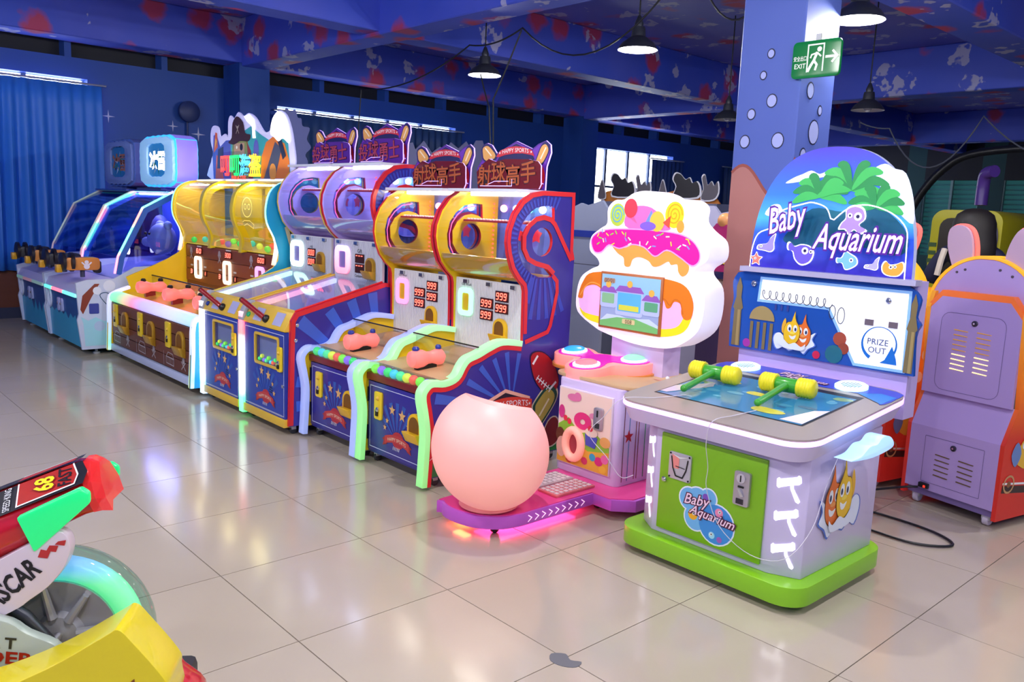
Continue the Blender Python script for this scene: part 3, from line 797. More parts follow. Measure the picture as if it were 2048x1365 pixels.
def upper_drum(t, x0, x1, dz, inner, disp_y, disp_z0, bulbs, lit_purple):
    """clear drum, its tray, shelf, bulbs and back wall"""
    cz = 1.235 + dz; cy = 1.895; R_ = 0.243
    arc = [(cy + R_ * math.cos(u), cz + R_ * math.sin(u)) for u in [math.radians(96 + (236 - 96) * i / 22) for i in range(23)]]
    MB().ribbon(arc, 0.004, 'x', x0 + 0.022, x1 - 0.022, CLEAR).build('drum_window', t)
    tray = [(cy + (R_ - 0.012) * math.cos(u), cz + (R_ - 0.012) * math.sin(u)) for u in [math.radians(205 + (262 - 205) * i / 10) for i in range(11)]] + [(2.08, cz - 0.20)]
    trm = M('#f2c030', 0.25, coat=0.5) if not lit_purple else M('#c8b4f4', 0.25, coat=0.5)
    MB().ribbon(tray, 0.006, 'x', x0 + 0.024, x1 - 0.024, trm).build('drum_tray', t)
    bk = MB().box(x0 + 0.02, x1 - 0.02, 2.1, 2.12, cz - 0.25, cz + 0.255, M('#3450b8', 0.4) if not lit_purple else M('#8a86e0', 0.4)).build('drum_back', t)
    a = front(2.1)
    for k in range(5):
        xx = x0 + 0.03 + 0.095 * k
        a.poly([(xx, cz - 0.22), (xx + 0.04, cz - 0.22), (xx + 0.1, cz + 0.24), (xx + 0.03, cz + 0.24)], M('#4a68d8', 0.4) if not lit_purple else M('#b0a8f4', 0.4), 0)
    for k in range(3):
        a.poly(star(x0 + 0.2 + 0.16 * k, cz + 0.02, 0.05, 5, 0.6), M('#d02838', 0.4), 1)
    a.build('drum_back_print', bk)
    for k, bc in enumerate(bulbs):
        xx = x0 + 0.1 + (x1 - x0 - 0.18) * k / (len(bulbs) - 1)
        MB().ball((xx, 2.075, cz + 0.165), 0.022, bc, 12).build('bulb', t)
    sh = MB().box(x0 + 0.03, x1 - 0.03, 1.83, 1.93, cz + 0.085, cz + 0.095, M('#c82830', 0.35)).build('ball_shelf', t)
    mb = MB(); nn = 20
    for k in range(nn):
        xx = x0 + 0.05 + (x1 - x0 - 0.1) * k / (nn - 1)
        mb.lathe([(0.008, 0), (0.009, 0.006), (0.006, 0.009)], (xx, 1.85, cz + 0.095), (0, 0, 1), M('#f0e8e8', 0.4), 8)
    o = mb.build('shelf_pegs', sh); o['kind'] = 'stuff'
    MB().box(x0 + 0.02, x1 - 0.02, 1.72, 2.131, 1.484 + dz, 1.5 + dz, M('#d8dcec', 0.35)).build('top_board', t)
    tl = M('#fff2d8', 0.3, emit=60.0, ecol='#fff0d0') if not lit_purple else M('#e8ffff', 0.3, emit=42.0, ecol='#d8e4ff')
    MB().box(x0 + 0.05, x1 - 0.05, 1.862, 1.88, 1.472 + dz, 1.483 + dz, tl).build('top_light_strip', t)
    red = M('#ff5a4a', 0.4, emit=2.5, ecol='#ff5040')
    mb = MB()
    for k in range(16): mb.ball((x0 + 0.03, 2.06, cz - 0.2 + 0.026 * k), 0.006, red, 6)
    o = mb.build('led_string', t); o['kind'] = 'stuff'
    # neon rim on the inner left cheek
    a = right(x0 + 0.0205); a.line(offset(shift(SLOT[1:11], dz), 0.014), 0.006, NEONP, 2); a.build('neon_line', t)

def cheeks(t, x0, x1, dz, prof, inner_l, trim, holes=True):
    hs = [shift(SLOT, dz), [(p[0], p[1] + dz) for p in HOLE]]
    for nm, (xa, xb, outer) in (('left', (x0, x0 + 0.02, -1)), ('right', (x1 - 0.02, x1, 1))):
        mb = MB()
        if outer > 0:
            mb.prism(prof, 'x', xb - 0.01, xb, BLUE, holes=hs, mat_side=trim); mb.prism(prof, 'x', xa, xb - 0.01, inner_l, holes=hs, mat_side=trim)
        else:
            mb.prism(prof, 'x', xa, xa + 0.01, BLUE, holes=hs, mat_side=trim); mb.prism(prof, 'x', xa + 0.01, xb, inner_l, holes=hs, mat_side=trim)
        o = mb.build('side_panel', t, merge=False, smooth=False)
        sl = MB().prism(offset(shift(SLOT, dz), 0.0), 'x', xa + 0.008, xa + 0.011, CLEAR).build('slot_window', o)
        MB().prism([(p[0], p[1] + dz) for p in HOLE], 'x', xa + 0.008, xa + 0.011, CLEAR).build('porthole_window', o)
        # edge trim tube
        a = None

def side_print(t, x, prof, dz, centre, kind):
    a = right(x)
    B1 = M('#3a4cb8', 0.35); B2 = M('#2a2a86', 0.35); RD = M('#dd2a30', 0.35)
    sl = shift(SLOT, dz); hl = [(p[0], p[1] + dz) for p in HOLE]
    # light rays around the drum
    o = (1.9, 1.235 + dz)
    def r_out(t_): return ray_len(o, t_, prof) - 0.026
    for i in range(30):
        t0 = math.radians(62 + i * 198 / 30); t1 = t0 + math.radians(3.3)
        r0 = 0.187
        R1 = min(r_out(t0), r_out(t1), 0.34)
        if R1 < r0 + 0.01: continue
        a.poly([(o[0] + r * math.cos(u), o[1] + r * math.sin(u)) for r, u in ((r0, t0), (R1, t0), (R1, t1), (r0, t1))], B1, 1)
    # red edge band
    k0 = [i for i, p in enumerate(prof) if p[1] > 0.7 + dz * 0.9]
    up = [p for p in prof if p[1] >= 0.74 + dz]
    a.line(offset(up, -0.012) if inside(offset(up, -0.012)[3], prof) else offset(up, 0.012), 0.024, RD, 2)
    ring = [(1.985, 1.051), (1.94, 1.085), (1.85, 1.105), (1.79, 1.13), (1.753, 1.19), (1.75, 1.266), (1.785, 1.325), (1.84, 1.363), (1.9, 1.375), (1.96, 1.362), (1.995, 1.335), (2.135, 1.14)]
    inner = offset(ring, 0.013)
    a.line(shift([(p[0] * 1.0, p[1]) for p in offset(ring, -0.014)], dz), 0.026, RD, 3)
    dn = [(1.985, 1.051), (2.02, 1.02), (2.025, 0.96), (1.985, 0.78), (1.965, 0.745), (1.80, 0.70)]
    a.line(shift(dn, dz), 0.024, RD, 3)
    for i in range(6):
        t0 = math.radians(250 + i * 8.5); t1 = t0 + math.radians(4)
        R1 = min(ray_len(o, t0, prof), ray_len(o, t1, prof), 0.44) - 0.02
        if R1 > 0.22: a.poly([(o[0] + r * math.cos(u), o[1] + r * math.sin(u)) for r, u in ((0.2, t0), (R1, t0), (R1, t1), (0.2, t1))], B1, 0)
    a.build('side_print', t)
    return a

def throw_machine(x0, label, rail_mat, frame_led, dz_unused=0.0):
    """yellow machine: glowing wavy rails, ball tube, launcher, display, drum, sign"""
    x1 = x0 + 0.615
    t = thing('ball_throw_machine', label, 'arcade machine', ((x0 + x1) / 2, 1.6, 0), group='happy sports ticket machines')
    prof = [(p[0] + 0.028, p[1] - 0.022 if p[1] > 0.1 else 0.06) for p in RAIL[:-1]] + [(1.787, 0.69)] + CHEEK + [(2.14, 0.65), (2.14, 0.06)]
    cheeks(t, x0, x1, 0.0, prof, YEL_IN, RED)
    for xa, xb in ((x0 - 0.004, x0 + 0.05), (x1 - 0.05, x1 + 0.004)):
        rp = spline(RAIL, 4)
        mb = MB().ribbon(rp, -0.03, 'x', xa, xb, rail_mat)
        mb.build('light_rail', t, bevel=0.008, seg=2)
    # red band and rays on the right side
    side_print(t, x1, prof, 0.0, None, 'throw')
    a = right(x1)
    rp = spline(RAIL, 4)
    a.line(offset(rp, -0.042), 0.024, M('#dd2a30', 0.35), 2)
    o = (1.72, 0.36); B1 = M('#3f63c8', 0.35)
    for i in range(9):
        t0 = math.radians(78 + i * 17.5); t1 = t0 + math.radians(6)
        r1 = min(ray_len(o, t0, prof), ray_len(o, t1, prof)) - 0.036
        if r1 > 0.1: a.poly([(o[0] + 0.05 * math.cos(t0), o[1] + 0.05 * math.sin(t0)), (o[0] + r1 * math.cos(t0), o[1] + r1 * math.sin(t0)), (o[0] + r1 * math.cos(t1), o[1] + r1 * math.sin(t1)), (o[0] + 0.05 * math.cos(t1), o[1] + 0.05 * math.sin(t1))], B1, 0)
    a.poly([(1.17, 0.065), (1.17, 0.15), (1.5, 0.19), (2.12, 0.2), (2.12, 0.065)], M('#1f7a3c', 0.4), 1)
    for k in range(9): a.line([(1.19 + 0.03 * k, 0.155 + 0.004 * k), (1.22 + 0.03 * k, 0.175 + 0.004 * k)], 0.003, WHITE, 2)
    # ribbon emblem
    a.poly([(1.5, 0.395), (1.675, 0.46), (1.855, 0.4), (1.87, 0.3), (1.5, 0.26)], M('#f0b8a0', 0.4), 2)
    a.poly([(1.53, 0.385), (1.675, 0.44), (1.83, 0.39), (1.85, 0.31), (1.52, 0.27)], M('#2a2030', 0.4), 3)
    rb = lambda d: [(1.5 + 0.37 * u / 10, 0.352 + 0.03 * math.sin(PI * u / 10) + d) for u in range(11)]
    a.poly(rb(0.032) + rb(-0.032)[::-1], M('#d8402e', 0.4), 4)
    a.text('HAPPY SPORTS', 1.685, 0.379, 0.046, WHITE, 5, bend=-0.55, sx=1.02); a.poly(star(1.852, 0.362, 0.009), WHITE, 5)
    for P, cc in (([(1.87, 0.32), (1.88, 0.36), (1.96, 0.44), (2.02, 0.455), (2.07, 0.41), (2.06, 0.35), (1.98, 0.25), (1.92, 0.2), (1.88, 0.23)], ('#d8d0b0', '#0f4a3c', '#b8a84a')),):
        s_ = spline(P, 3, True); c_ = (1.97, 0.335)
        for sc_, h_, kk in ((1.0, cc[0], 3), (0.9, cc[1], 4), (0.72, cc[2], 5)):
            a.poly([(c_[0] + (p[0] - c_[0]) * sc_, c_[1] + (p[1] - c_[1]) * sc_) for p in s_], M(h_, 0.4), kk)
    a.line([(1.93, 0.28), (2.0, 0.37)], 0.012, M('#e8e0b8', 0.4), 6)
    s_ = spline([(2.0, 0.24), (2.06, 0.26), (2.1, 0.2), (2.09, 0.12), (2.02, 0.09), (1.96, 0.14)], 3, True)
    a.poly(s_, M('#7a1c20', 0.4), 3); a.line(s_, 0.008, M('#c8c0a8', 0.4), 4, True)
    # american football
    fb = spline([(1.85, 0.62), (1.93, 0.635), (2.02, 0.57), (2.07, 0.46), (2.03, 0.395), (1.95, 0.42), (1.88, 0.5)], 4, True)
    a.poly([(1.96 + (p[0] - 1.96) * 1.06, 0.515 + (p[1] - 0.515) * 1.06) for p in fb], M('#14123c', 0.4), 2); a.poly(fb, M('#b01c28', 0.35), 3)
    a.line([(1.865, 0.575), (1.9, 0.62)], 0.014, WHITE, 4); a.line([(2.0, 0.42), (2.05, 0.46)], 0.014, WHITE, 4)
    a.line([(1.9, 0.5), (2.01, 0.42)], 0.006, WHITE, 4)
    for k in range(6): a.line([(1.895 + 0.02 * k, 0.485 - 0.0155 * k), (1.915 + 0.02 * k, 0.51 - 0.0155 * k)], 0.007, WHITE, 5)
    a.build('side_emblem', t)
    # lower cabinet
    xa, xb = x0 + 0.02, x1 - 0.02
    MB().box(xa, xb, 1.22, 2.12, 0.06, 0.47, BLUE).build('cabinet', t)
    MB().box(xa, xb, 1.2, 1.235, 0.462, 0.5, DKRED).build('tray_front', t, bevel=0.004)
    d = MB().box(xa + 0.01, xb - 0.01, 1.208, 1.22, 0.075, 0.455, BLUE).build('door', t, bevel=0.002)
    door_art(d, xa + 0.02, xb - 0.02, 0.085, 0.445, 1.208)
    coin_plate(d, xa + 0.12, 0.335, 1.208); mouth(d, xb - 0.115, 0.285, 1.208, 0.115, 0.16)
    MB().lathe([(0.009, 0), (0.009, 0.008)], (xb - 0.03, 1.208, 0.2), (0, -1, 0), CHROME, 10).build('lock', d)
    for zz in (0.38, 0.17): MB().box(xa + 0.012, xa + 0.016, 1.2, 1.208, zz - 0.04, zz + 0.04, BLACK).build('hinge', d)
    # ball tube
    tb = MB().tube([(xa + 0.02, 1.225, 0.525), (xb - 0.02, 1.225, 0.525)], 0.036, CLEAR, 16).build('ball_tube', t)
    for k in range(9):
        MB().ball((xa + 0.055 + 0.0575 * k, 1.225, 0.522), 0.026, BALLC[(k * 3 + (1 if x0 > 0.5 else 0)) % 7], 12).build('ball', tb)
    # deck, launcher
    MB().prism([(1.262, 0.47), (1.262, 0.55), (1.45, 0.562), (1.795, 0.6), (1.795, 0.47)], 'x', xa, xb, WOOD).build('play_deck', t)
    lx = x0 + 0.335
    lm = M('#f4827c', 0.3, emit=0.45, ecol='#ff8078')
    prof2 = [(0.02, 0.0), (0.042, 0.012), (0.05, 0.045), (0.046, 0.08), (0.034, 0.11), (0.033, 0.135), (0.042, 0.17), (0.042, 0.2), (0.02, 0.222)]
    L = MB().lathe(prof2, (lx, 1.255, 0.61), (0, 1, 0), lm, 20).build('launcher', t)
    for yy, rr in ((1.295, 0.018), (1.44, 0.015)): MB().lathe([(rr, 0), (rr * 1.1, 0.012), (rr * 0.7, 0.022)], (lx - 0.0, yy, 0.653), (0, 0, 1), M('#2a3a9a', 0.3), 12).build('knob', L)
    MB().box(lx - 0.018, lx + 0.018, 1.3, 1.42, 0.55, 0.585, BLACK).build('launcher_mount', L)
    g_ = MB().box(xa + 0.005, xb - 0.005, 1.5, 1.504, 0.565, 0.69, CLEAR).build('guard_glass', t)
    MB().box(xa + 0.005, xb - 0.005, 1.498, 1.506, 0.69, 0.696, BLACK).build('guard_edge', g_)
    # display
    dp = MB().box(xa, xb, 1.8, 1.815, 0.6, 1.0, PANELW).build('display_panel', t)
    mb = MB(); n_ = 44
    for k in range(n_):
        xx = xa + 0.006 + (xb - xa - 0.012) * k / (n_ - 1); mb.box(xx - 0.0035, xx + 0.0035, 1.797, 1.8, 0.605, 0.995, M('#e6e6ec', 0.5))
    o = mb.build('panel_ribs', dp, smooth=False); o['kind'] = 'stuff'
    fx0, fx1, fz0, fz1 = x0 + 0.055, x0 + 0.185, 0.785, 0.945
    MB().prism(rrect(fx0, fx1, fz0, fz1, 0.035), 'y', 1.785, 1.797, frame_led, holes=[rrect(fx0 + 0.032, fx1 - 0.032, fz0 + 0.03, fz1 - 0.03, 0.012)]).build('target_frame', dp, bevel=0.003)
    MB().prism(rrect(fx0 + 0.03, fx1 - 0.03, fz0 + 0.028, fz1 - 0.028, 0.012), 'y', 1.794, 1.799, M('#e8b81c', 0.4)).build('target_window', dp)
    for (sx, sz) in ((0.375, 0.885), (0.375, 0.82), (0.25, 0.835), (0.25, 0.77), ):
        score(dp, x0 + sx, x0 + sx + 0.105, sz + 0.012, sz + 0.068, 1.797, '999')
    mouth(dp, x0 + 0.43, 0.735, 1.797, 0.105, 0.15)
    a = front(1.797); a.text('Gift mouth', (fx0 + fx1) / 2, 0.965, 0.02, M('#444850', 0.4), 1); a.build('panel_lettering', dp)
    for k in range(3): MB().box(x0 + 0.1 + 0.2 * k, x0 + 0.135 + 0.2 * k, 1.785, 1.8, 0.972, 0.992, CHROME).build('latch', dp)
    bl = [M(c, 0.3, emit=6.0) for c in ('#ff9a9a', '#d8fff0', '#70ffb0', '#ffffff', '#f0fff8')]
    upper_drum(t, x0, x1, 0.0, YEL_IN, 1.8, 1.0, bl, False)
    marquee_sports(t, x0, 0.0, '射球高手', False)
    caster(t, x0 + 0.05, 1.26); caster(t, x1 - 0.05, 1.26); caster(t, x0 + 0.05, 2.08); caster(t, x1 - 0.05, 2.08)
    return t

RAIL_B = led('rail_pale_blue', [(0.0, '#8fa8f0'), (1.0, '#a0b0f0')], 'Z', 0.0, 0.75, 0.5, '#a8b4e8')
RAIL_G = led('rail_green', [(0.0, '#7cee70'), (0.55, '#94f090'), (1.0, '#b8f4c8')], 'Z', 0.0, 0.75, 0.55, '#a0e0a0')
FR_PINK = M('#ff8ad0', 0.3, emit=1.4, ecol='#ff90d0'); FR_GRN = M('#a0ffb8', 0.3, emit=1.4, ecol='#a0ffc0'); FR_WHT = M('#f0fff4', 0.3, emit=1.9, ecol='#d0ffe0')
throw_machine(0.243, 'yellow drummed ball machine with pale blue wavy rails, second from the pink ball seat', RAIL_B, FR_PINK)
throw_machine(0.873, 'yellow drummed ball machine with green wavy rails nearest the pink ball seat', RAIL_G, FR_GRN)

# ---------------------------------------------------------------- lever machines
GREY = M('#a8a8b4', 0.35); BTN_G = M('#18a06a', 0.3, emit=0.2); BTN_B = M('#1c3a9a', 0.3); LEVER = M('#8f1218', 0.3, coat=0.4)
def slope_z(y, p=(1.133, 0.745), q=(1.747, 0.905)): return p[1] + (y - p[0]) * (q[1] - p[1]) / (q[0] - p[0])
def lever_machine(x0, label, strip, frame_led, lid_led, right_trim, scores, first):
    dz = 0.155; x1 = x0 + 0.625
    t = thing('ball_lever_machine', label, 'arcade machine', ((x0 + x1) / 2, 1.55, 0), group='happy sports ticket machines')
    prof = [(1.088, 0.06), (1.098, 0.58), (1.103, 0.698), (1.133, 0.745), (1.747, 0.905)] + shift(CHEEK, dz)[0:1] + shift(CHEEK, dz)[1:] + [(2.14, 0.8), (2.14, 0.06)]
    cheeks(t, x0, x1, dz, prof, LAV, right_trim)
    side_print(t, x1, prof, dz, None, 'lever')
    a = right(x1)
    lo = [(1.088, 0.065), (1.098, 0.58), (1.103, 0.698), (1.133, 0.745), (1.747, 0.905)]
    a.line(offset(lo, -0.014), 0.028, M('#dd2a30', 0.35), 2)
    o = (1.75, 0.2); B1 = M('#3f63c8', 0.35)
    for i in range(7):
        t0 = math.radians(95 + i * 14); t1 = t0 + math.radians(6)
        r1 = min(ray_len(o, t0, prof), ray_len(o, t1, prof)) - 0.032
        if r1 > 0.1: a.poly([(o[0] + r * math.cos(u), o[1] + r * math.sin(u)) for r, u in ((0.05, t0), (r1, t0), (r1, t1), (0.05, t1))], B1, 0)
    a.build('side_rays', t)
    for (yy, zz) in ((1.14, 0.67), (1.13, 0.58)): MB().lathe([(0.011, 0), (0.011, 0.006), (0.006, 0.009)], (x1, yy, zz), (1, 0, 0), CHROME, 10).build('bolt', t)
    xa, xb = x0 + 0.02, x1 - 0.02
    MB().box(xa, xb, 1.1, 2.12, 0.06, 0.5, M('#2a3a9c', 0.4)).build('cabinet', t)
    MB().box(xa, xb, 1.065, 1.11, 0.05, 0.1, GOLDP).build('kick_strip', t, bevel=0.003)
    # edge light strip at the left front corner
    st = [(1.06, 0.035), (1.06, 0.62), (1.075, 0.69), (1.115, 0.745), (1.15, 0.755)]
    MB().ribbon(spline(st, 3), -0.035, 'x', x0 - 0.003, x0 + 0.055, strip).build('light_strip', t, bevel=0.008)
    MB().ribbon(spline([(1.058, 0.635), (1.073, 0.695), (1.113, 0.75), (1.15, 0.76)], 3), -0.03, 'x', x0 - 0.005, x0 + 0.058, GREY).build('strip_cap', t, bevel=0.004)
    # door
    dx0, dx1 = x0 + 0.06, x1 - 0.025
    wx0, wx1, wz0, wz1 = x0 + 0.22, x0 + 0.52, 0.40, 0.575
    pts = [(dx0, 0.1), (dx1, 0.1), (dx1, 0.625), (dx0, 0.625)]
    d = MB().prism(pts, 'y', 1.075, 1.1, M('#2440a8', 0.35), holes=[rrect(wx0, wx1, wz0, wz1, 0.015)]).build('door', t)
    MB().prism(rrect(wx0 - 0.012, wx1 + 0.012, wz0 - 0.012, wz1 + 0.012, 0.02), 'y', 1.066, 1.08, GOLDP, holes=[rrect(wx0 + 0.004, wx1 - 0.004, wz0 + 0.004, wz1 - 0.004, 0.012)]).build('window_frame', d, bevel=0.003)
    MB().box(wx0, wx1, 1.078, 1.08, wz0, wz1, CLEAR).build('window_pane', d)
    MB().box(wx0 - 0.02, wx1 + 0.02, 1.0985, 1.0995, wz0 - 0.02, wz1 + 0.02, M('#9aa8d8', 0.5)).build('ball_bin_back', d)
    for k in range(9):
        MB().ball((wx0 + 0.03 + 0.03 * k, 1.086, wz0 + 0.018 + (0.02 if k % 3 == 1 else 0)), 0.0135, BALLC[(k * 2) % 7], 10).build('ball', d)
    a = front(1.075)
    a.line([(dx0 + 0.012, 0.115), (dx1 - 0.012, 0.115), (dx1 - 0.012, 0.605), (dx0 + 0.012, 0.605)], 0.005, M('#c8cef0', 0.4), 0, True); a.build('door_outline', d)
    door_art(d, dx0 + 0.05, dx1 - 0.02, 0.1, 0.13, 1.075)
    coin_plate(d, x1 - 0.07, 0.46, 1.07, 0.055, 0.15)
    MB().lathe([(0.011, 0), (0.011, 0.008)], (dx1 - 0.02, 1.075, 0.3), (0, -1, 0), CHROME, 10).build('lock', d)
    # control panel
    cp = MB().prism([(1.07, 0.628), (1.07, 0.64), (1.125, 0.742), (1.16, 0.752), (1.16, 0.628)], 'x', xa, xb, GOLDP).build('control_panel', t, bevel=0.003)
    u = Vector((0, 1.125 - 1.07, 0.742 - 0.64)).normalized(); nn = Vector((0, -u.z, u.y))
    def cpp(x, s_): return Vector((x, 1.07, 0.64)) + u * s_
    for s_, mt in ((0.085, BTN_G if first else BTN_B), (0.04, BTN_B if first else BTN_G)):
        MB().lathe([(0.017, 0), (0.017, 0.008), (0.011, 0.013)], cpp(x0 + 0.095, s_), nn, mt, 14).build('button', cp)
    for (p0, p1) in ((0.17, 0.28), (0.43, 0.54)):
        MB().add([cpp(x0 + p0, 0.015) + nn * 0.0015, cpp(x0 + p1, 0.015) + nn * 0.0015, cpp(x0 + p1, 0.1) + nn * 0.0015, cpp(x0 + p0, 0.1) + nn * 0.0015], [(0, 1, 2, 3)], M('#b8b8e0', 0.15, coat=0.6)).build('panel_pane', cp)
    pv = cpp(x0 + 0.34, 0.04)
    MB().ball(pv + nn * 0.006, 0.026, BLACK, 14).build('lever_joint', cp)
    MB().tube([pv + nn * 0.02, pv + nn * 0.09 + Vector((-0.17, 0, 0.06))], 0.017, LEVER, 14).build('lever', cp)
    MB().ball(pv + nn * 0.09 + Vector((-0.172, 0, 0.0605)), 0.017, BLACK, 10).build('lever_tip', cp)
    # sloping glass lid over the ball field
    yA, yB = 1.16, 1.745
    MB().prism([(yA, slope_z(yA) - 0.004), (yB, slope_z(yB) - 0.004), (yB, slope_z(yB)), (yA, slope_z(yA))], 'x', xa, xb, CLEAR).build('glass_lid', t)
    MB().prism([(1.16, 0.55), (1.745, 0.62), (1.745, 0.61), (1.16, 0.54)], 'x', xa, xb, M('#dfe0f0', 0.35)).build('ball_field', t)
    lb = MB().prism([(yA, slope_z(yA) - 0.05), (yB, slope_z(yB) - 0.05), (yB, slope_z(yB) - 0.02), (yA, slope_z(yA) - 0.02)], 'x', xa, xa + 0.03, lid_led).build('lid_light', t, bevel=0.004)
    for xx in (xa + 0.003, xb - 0.003):
        MB().tube([(xx, 1.14, slope_z(1.14) + 0.004), (xx, 1.745, slope_z(1.745) + 0.004)], 0.006, GOLDP if xx < x0 + 0.3 else right_trim, 8).build('lid_edge', t)
    # hoop and balls in the field
    MB().tube([((x0 + x1) / 2 + 0.1 * math.cos(q), 1.5 + 0.1 * math.sin(q), 0.68) for q in [2 * PI * k / 20 for k in range(20)]], 0.012, M('#e8f0e8', 0.3, emit=1.2, ecol='#d8ffe0'), 8, closed=True).build('hoop', t)
    for k in range(10):
        MB().ball((x0 + 0.1 + 0.045 * k, 1.3 + 0.05 * ((k * 7) % 5), 0.588 + 0.12 * 0.05 * ((k * 7) % 5)), 0.026, BALLC[(k * 5) % 7], 12).build('ball', t)
    MB().tube([(x0 + 0.2, 1.3, 0.6), (x0 + 0.22, 1.45, 0.72), (x0 + 0.25, 1.6, 0.64)], 0.014, M('#e8b070', 0.3), 8).build('ball_guide', t)
    # display
    dp = MB().box(xa, xb, 1.745, 1.76, 0.6, 1.155, PANELW).build('display_panel', t)
    mb = MB(); n_ = 44
    for k in range(n_):
        xx = xa + 0.006 + (xb - xa - 0.012) * k / (n_ - 1); mb.box(xx - 0.0035, xx + 0.0035, 1.742, 1.745, 0.61, 1.15, M('#d0d2e4', 0.5))
    q = mb.build('panel_ribs', dp, smooth=False); q['kind'] = 'stuff'
    fx0, fx1, fz0, fz1 = x0 + 0.04, x0 + 0.225, 0.925, 1.115
    MB().prism(rrect(fx0, fx1, fz0, fz1, 0.05), 'y', 1.728, 1.742, frame_led, holes=[rrect(fx0 + 0.045, fx1 - 0.045, fz0 + 0.04, fz1 - 0.04, 0.012)]).build('target_frame', dp, bevel=0.003)
    MB().prism(rrect(fx0 + 0.043, fx1 - 0.043, fz0 + 0.038, fz1 - 0.038, 0.012), 'y', 1.739, 1.744, M('#8a7ac8', 0.4)).build('target_window', dp)
    for sz in (1.01, 0.945):
        score(dp, x0 + 0.29, x0 + 0.395, sz, sz + 0.058, 1.742, '000', dim=not first)
    a = front(1.742)
    if not first:
        a.text('Gift', x0 + 0.34, 1.088, 0.036, BLACK, 1); a.build('panel_lettering', dp); a = front(1.742); a.text('Cashannon', x0 + 0.34, 0.925, 0.026, BLACK, 1)
    else:
        a.text('Gift', x0 + 0.34, 1.082, 0.022, M('#555a64', 0.4), 1)
    a.build('panel_lettering', dp)
    mouth(dp, x0 + 0.48, 0.985, 1.742, 0.1, 0.15, GOLD)
    for k in range(3): MB().box(x0 + 0.06 + 0.22 * k, x0 + 0.1 + 0.22 * k, 1.73, 1.745, 1.127, 1.147, CHROME).build('latch', dp)
    bl = [M(c, 0.3, emit=6.0) for c in ('#ff8aa8', '#a8f0ff', '#90ffe0', '#40ffd0')]
    upper_drum(t, x0, x1, dz, LAV, 1.75, 1.15, bl, True)
    marquee_sports(t, x0, dz, '投球勇士', True)
    caster(t, x0 + 0.05, 1.14); caster(t, x1 - 0.05, 1.14); caster(t, x0 + 0.05, 2.08); caster(t, x1 - 0.05, 2.08)
    return t
STRIP1 = led('strip_white_cyan', [(0.0, '#a8c8ff'), (0.12, '#7ad8f0'), (0.22, '#f0f4ff'), (0.8, '#ffffff'), (1.0, '#b8c0f0')], 'Z', 0.03, 0.75, 2.6)
STRIP2 = led('strip_red_white_green', [(0.0, '#00e060'), (0.14, '#20f088'), (0.24, '#d8ffe8'), (0.62, '#ffffff'), (0.72, '#ff3a30'), (0.84, '#ff2048'), (1.0, '#b8b0c8')], 'Z', 0.03, 0.75, 2.6)
LID1 = M('#e8fff0', 0.3, emit=2.2, ecol='#c8ffe0'); LID2 = led('lid_pink_blue', [(0.0, '#ff90a0'), (0.5, '#ff88b8'), (1.0, '#b8d0ff')], 'Y', -0.4, 0.2, 1.7)
FR_PK2 = led('frame_pink_violet', [(0.0, '#ff3a78'), (0.5, '#ff8a9a'), (1.0, '#c0a8ff')], 'Z', 0.92, 1.12, 1.4)
lever_machine(-1.03, 'lavender drummed ball machine with red lever and white edge light beside the pirate machine', STRIP1, FR_WHT, LID1, GOLDP, '000', True)
lever_machine(-0.395, 'lavender drummed ball machine with red lever and red, white and green edge light', STRIP2, FR_PK2, LID2, RED, '000', False)

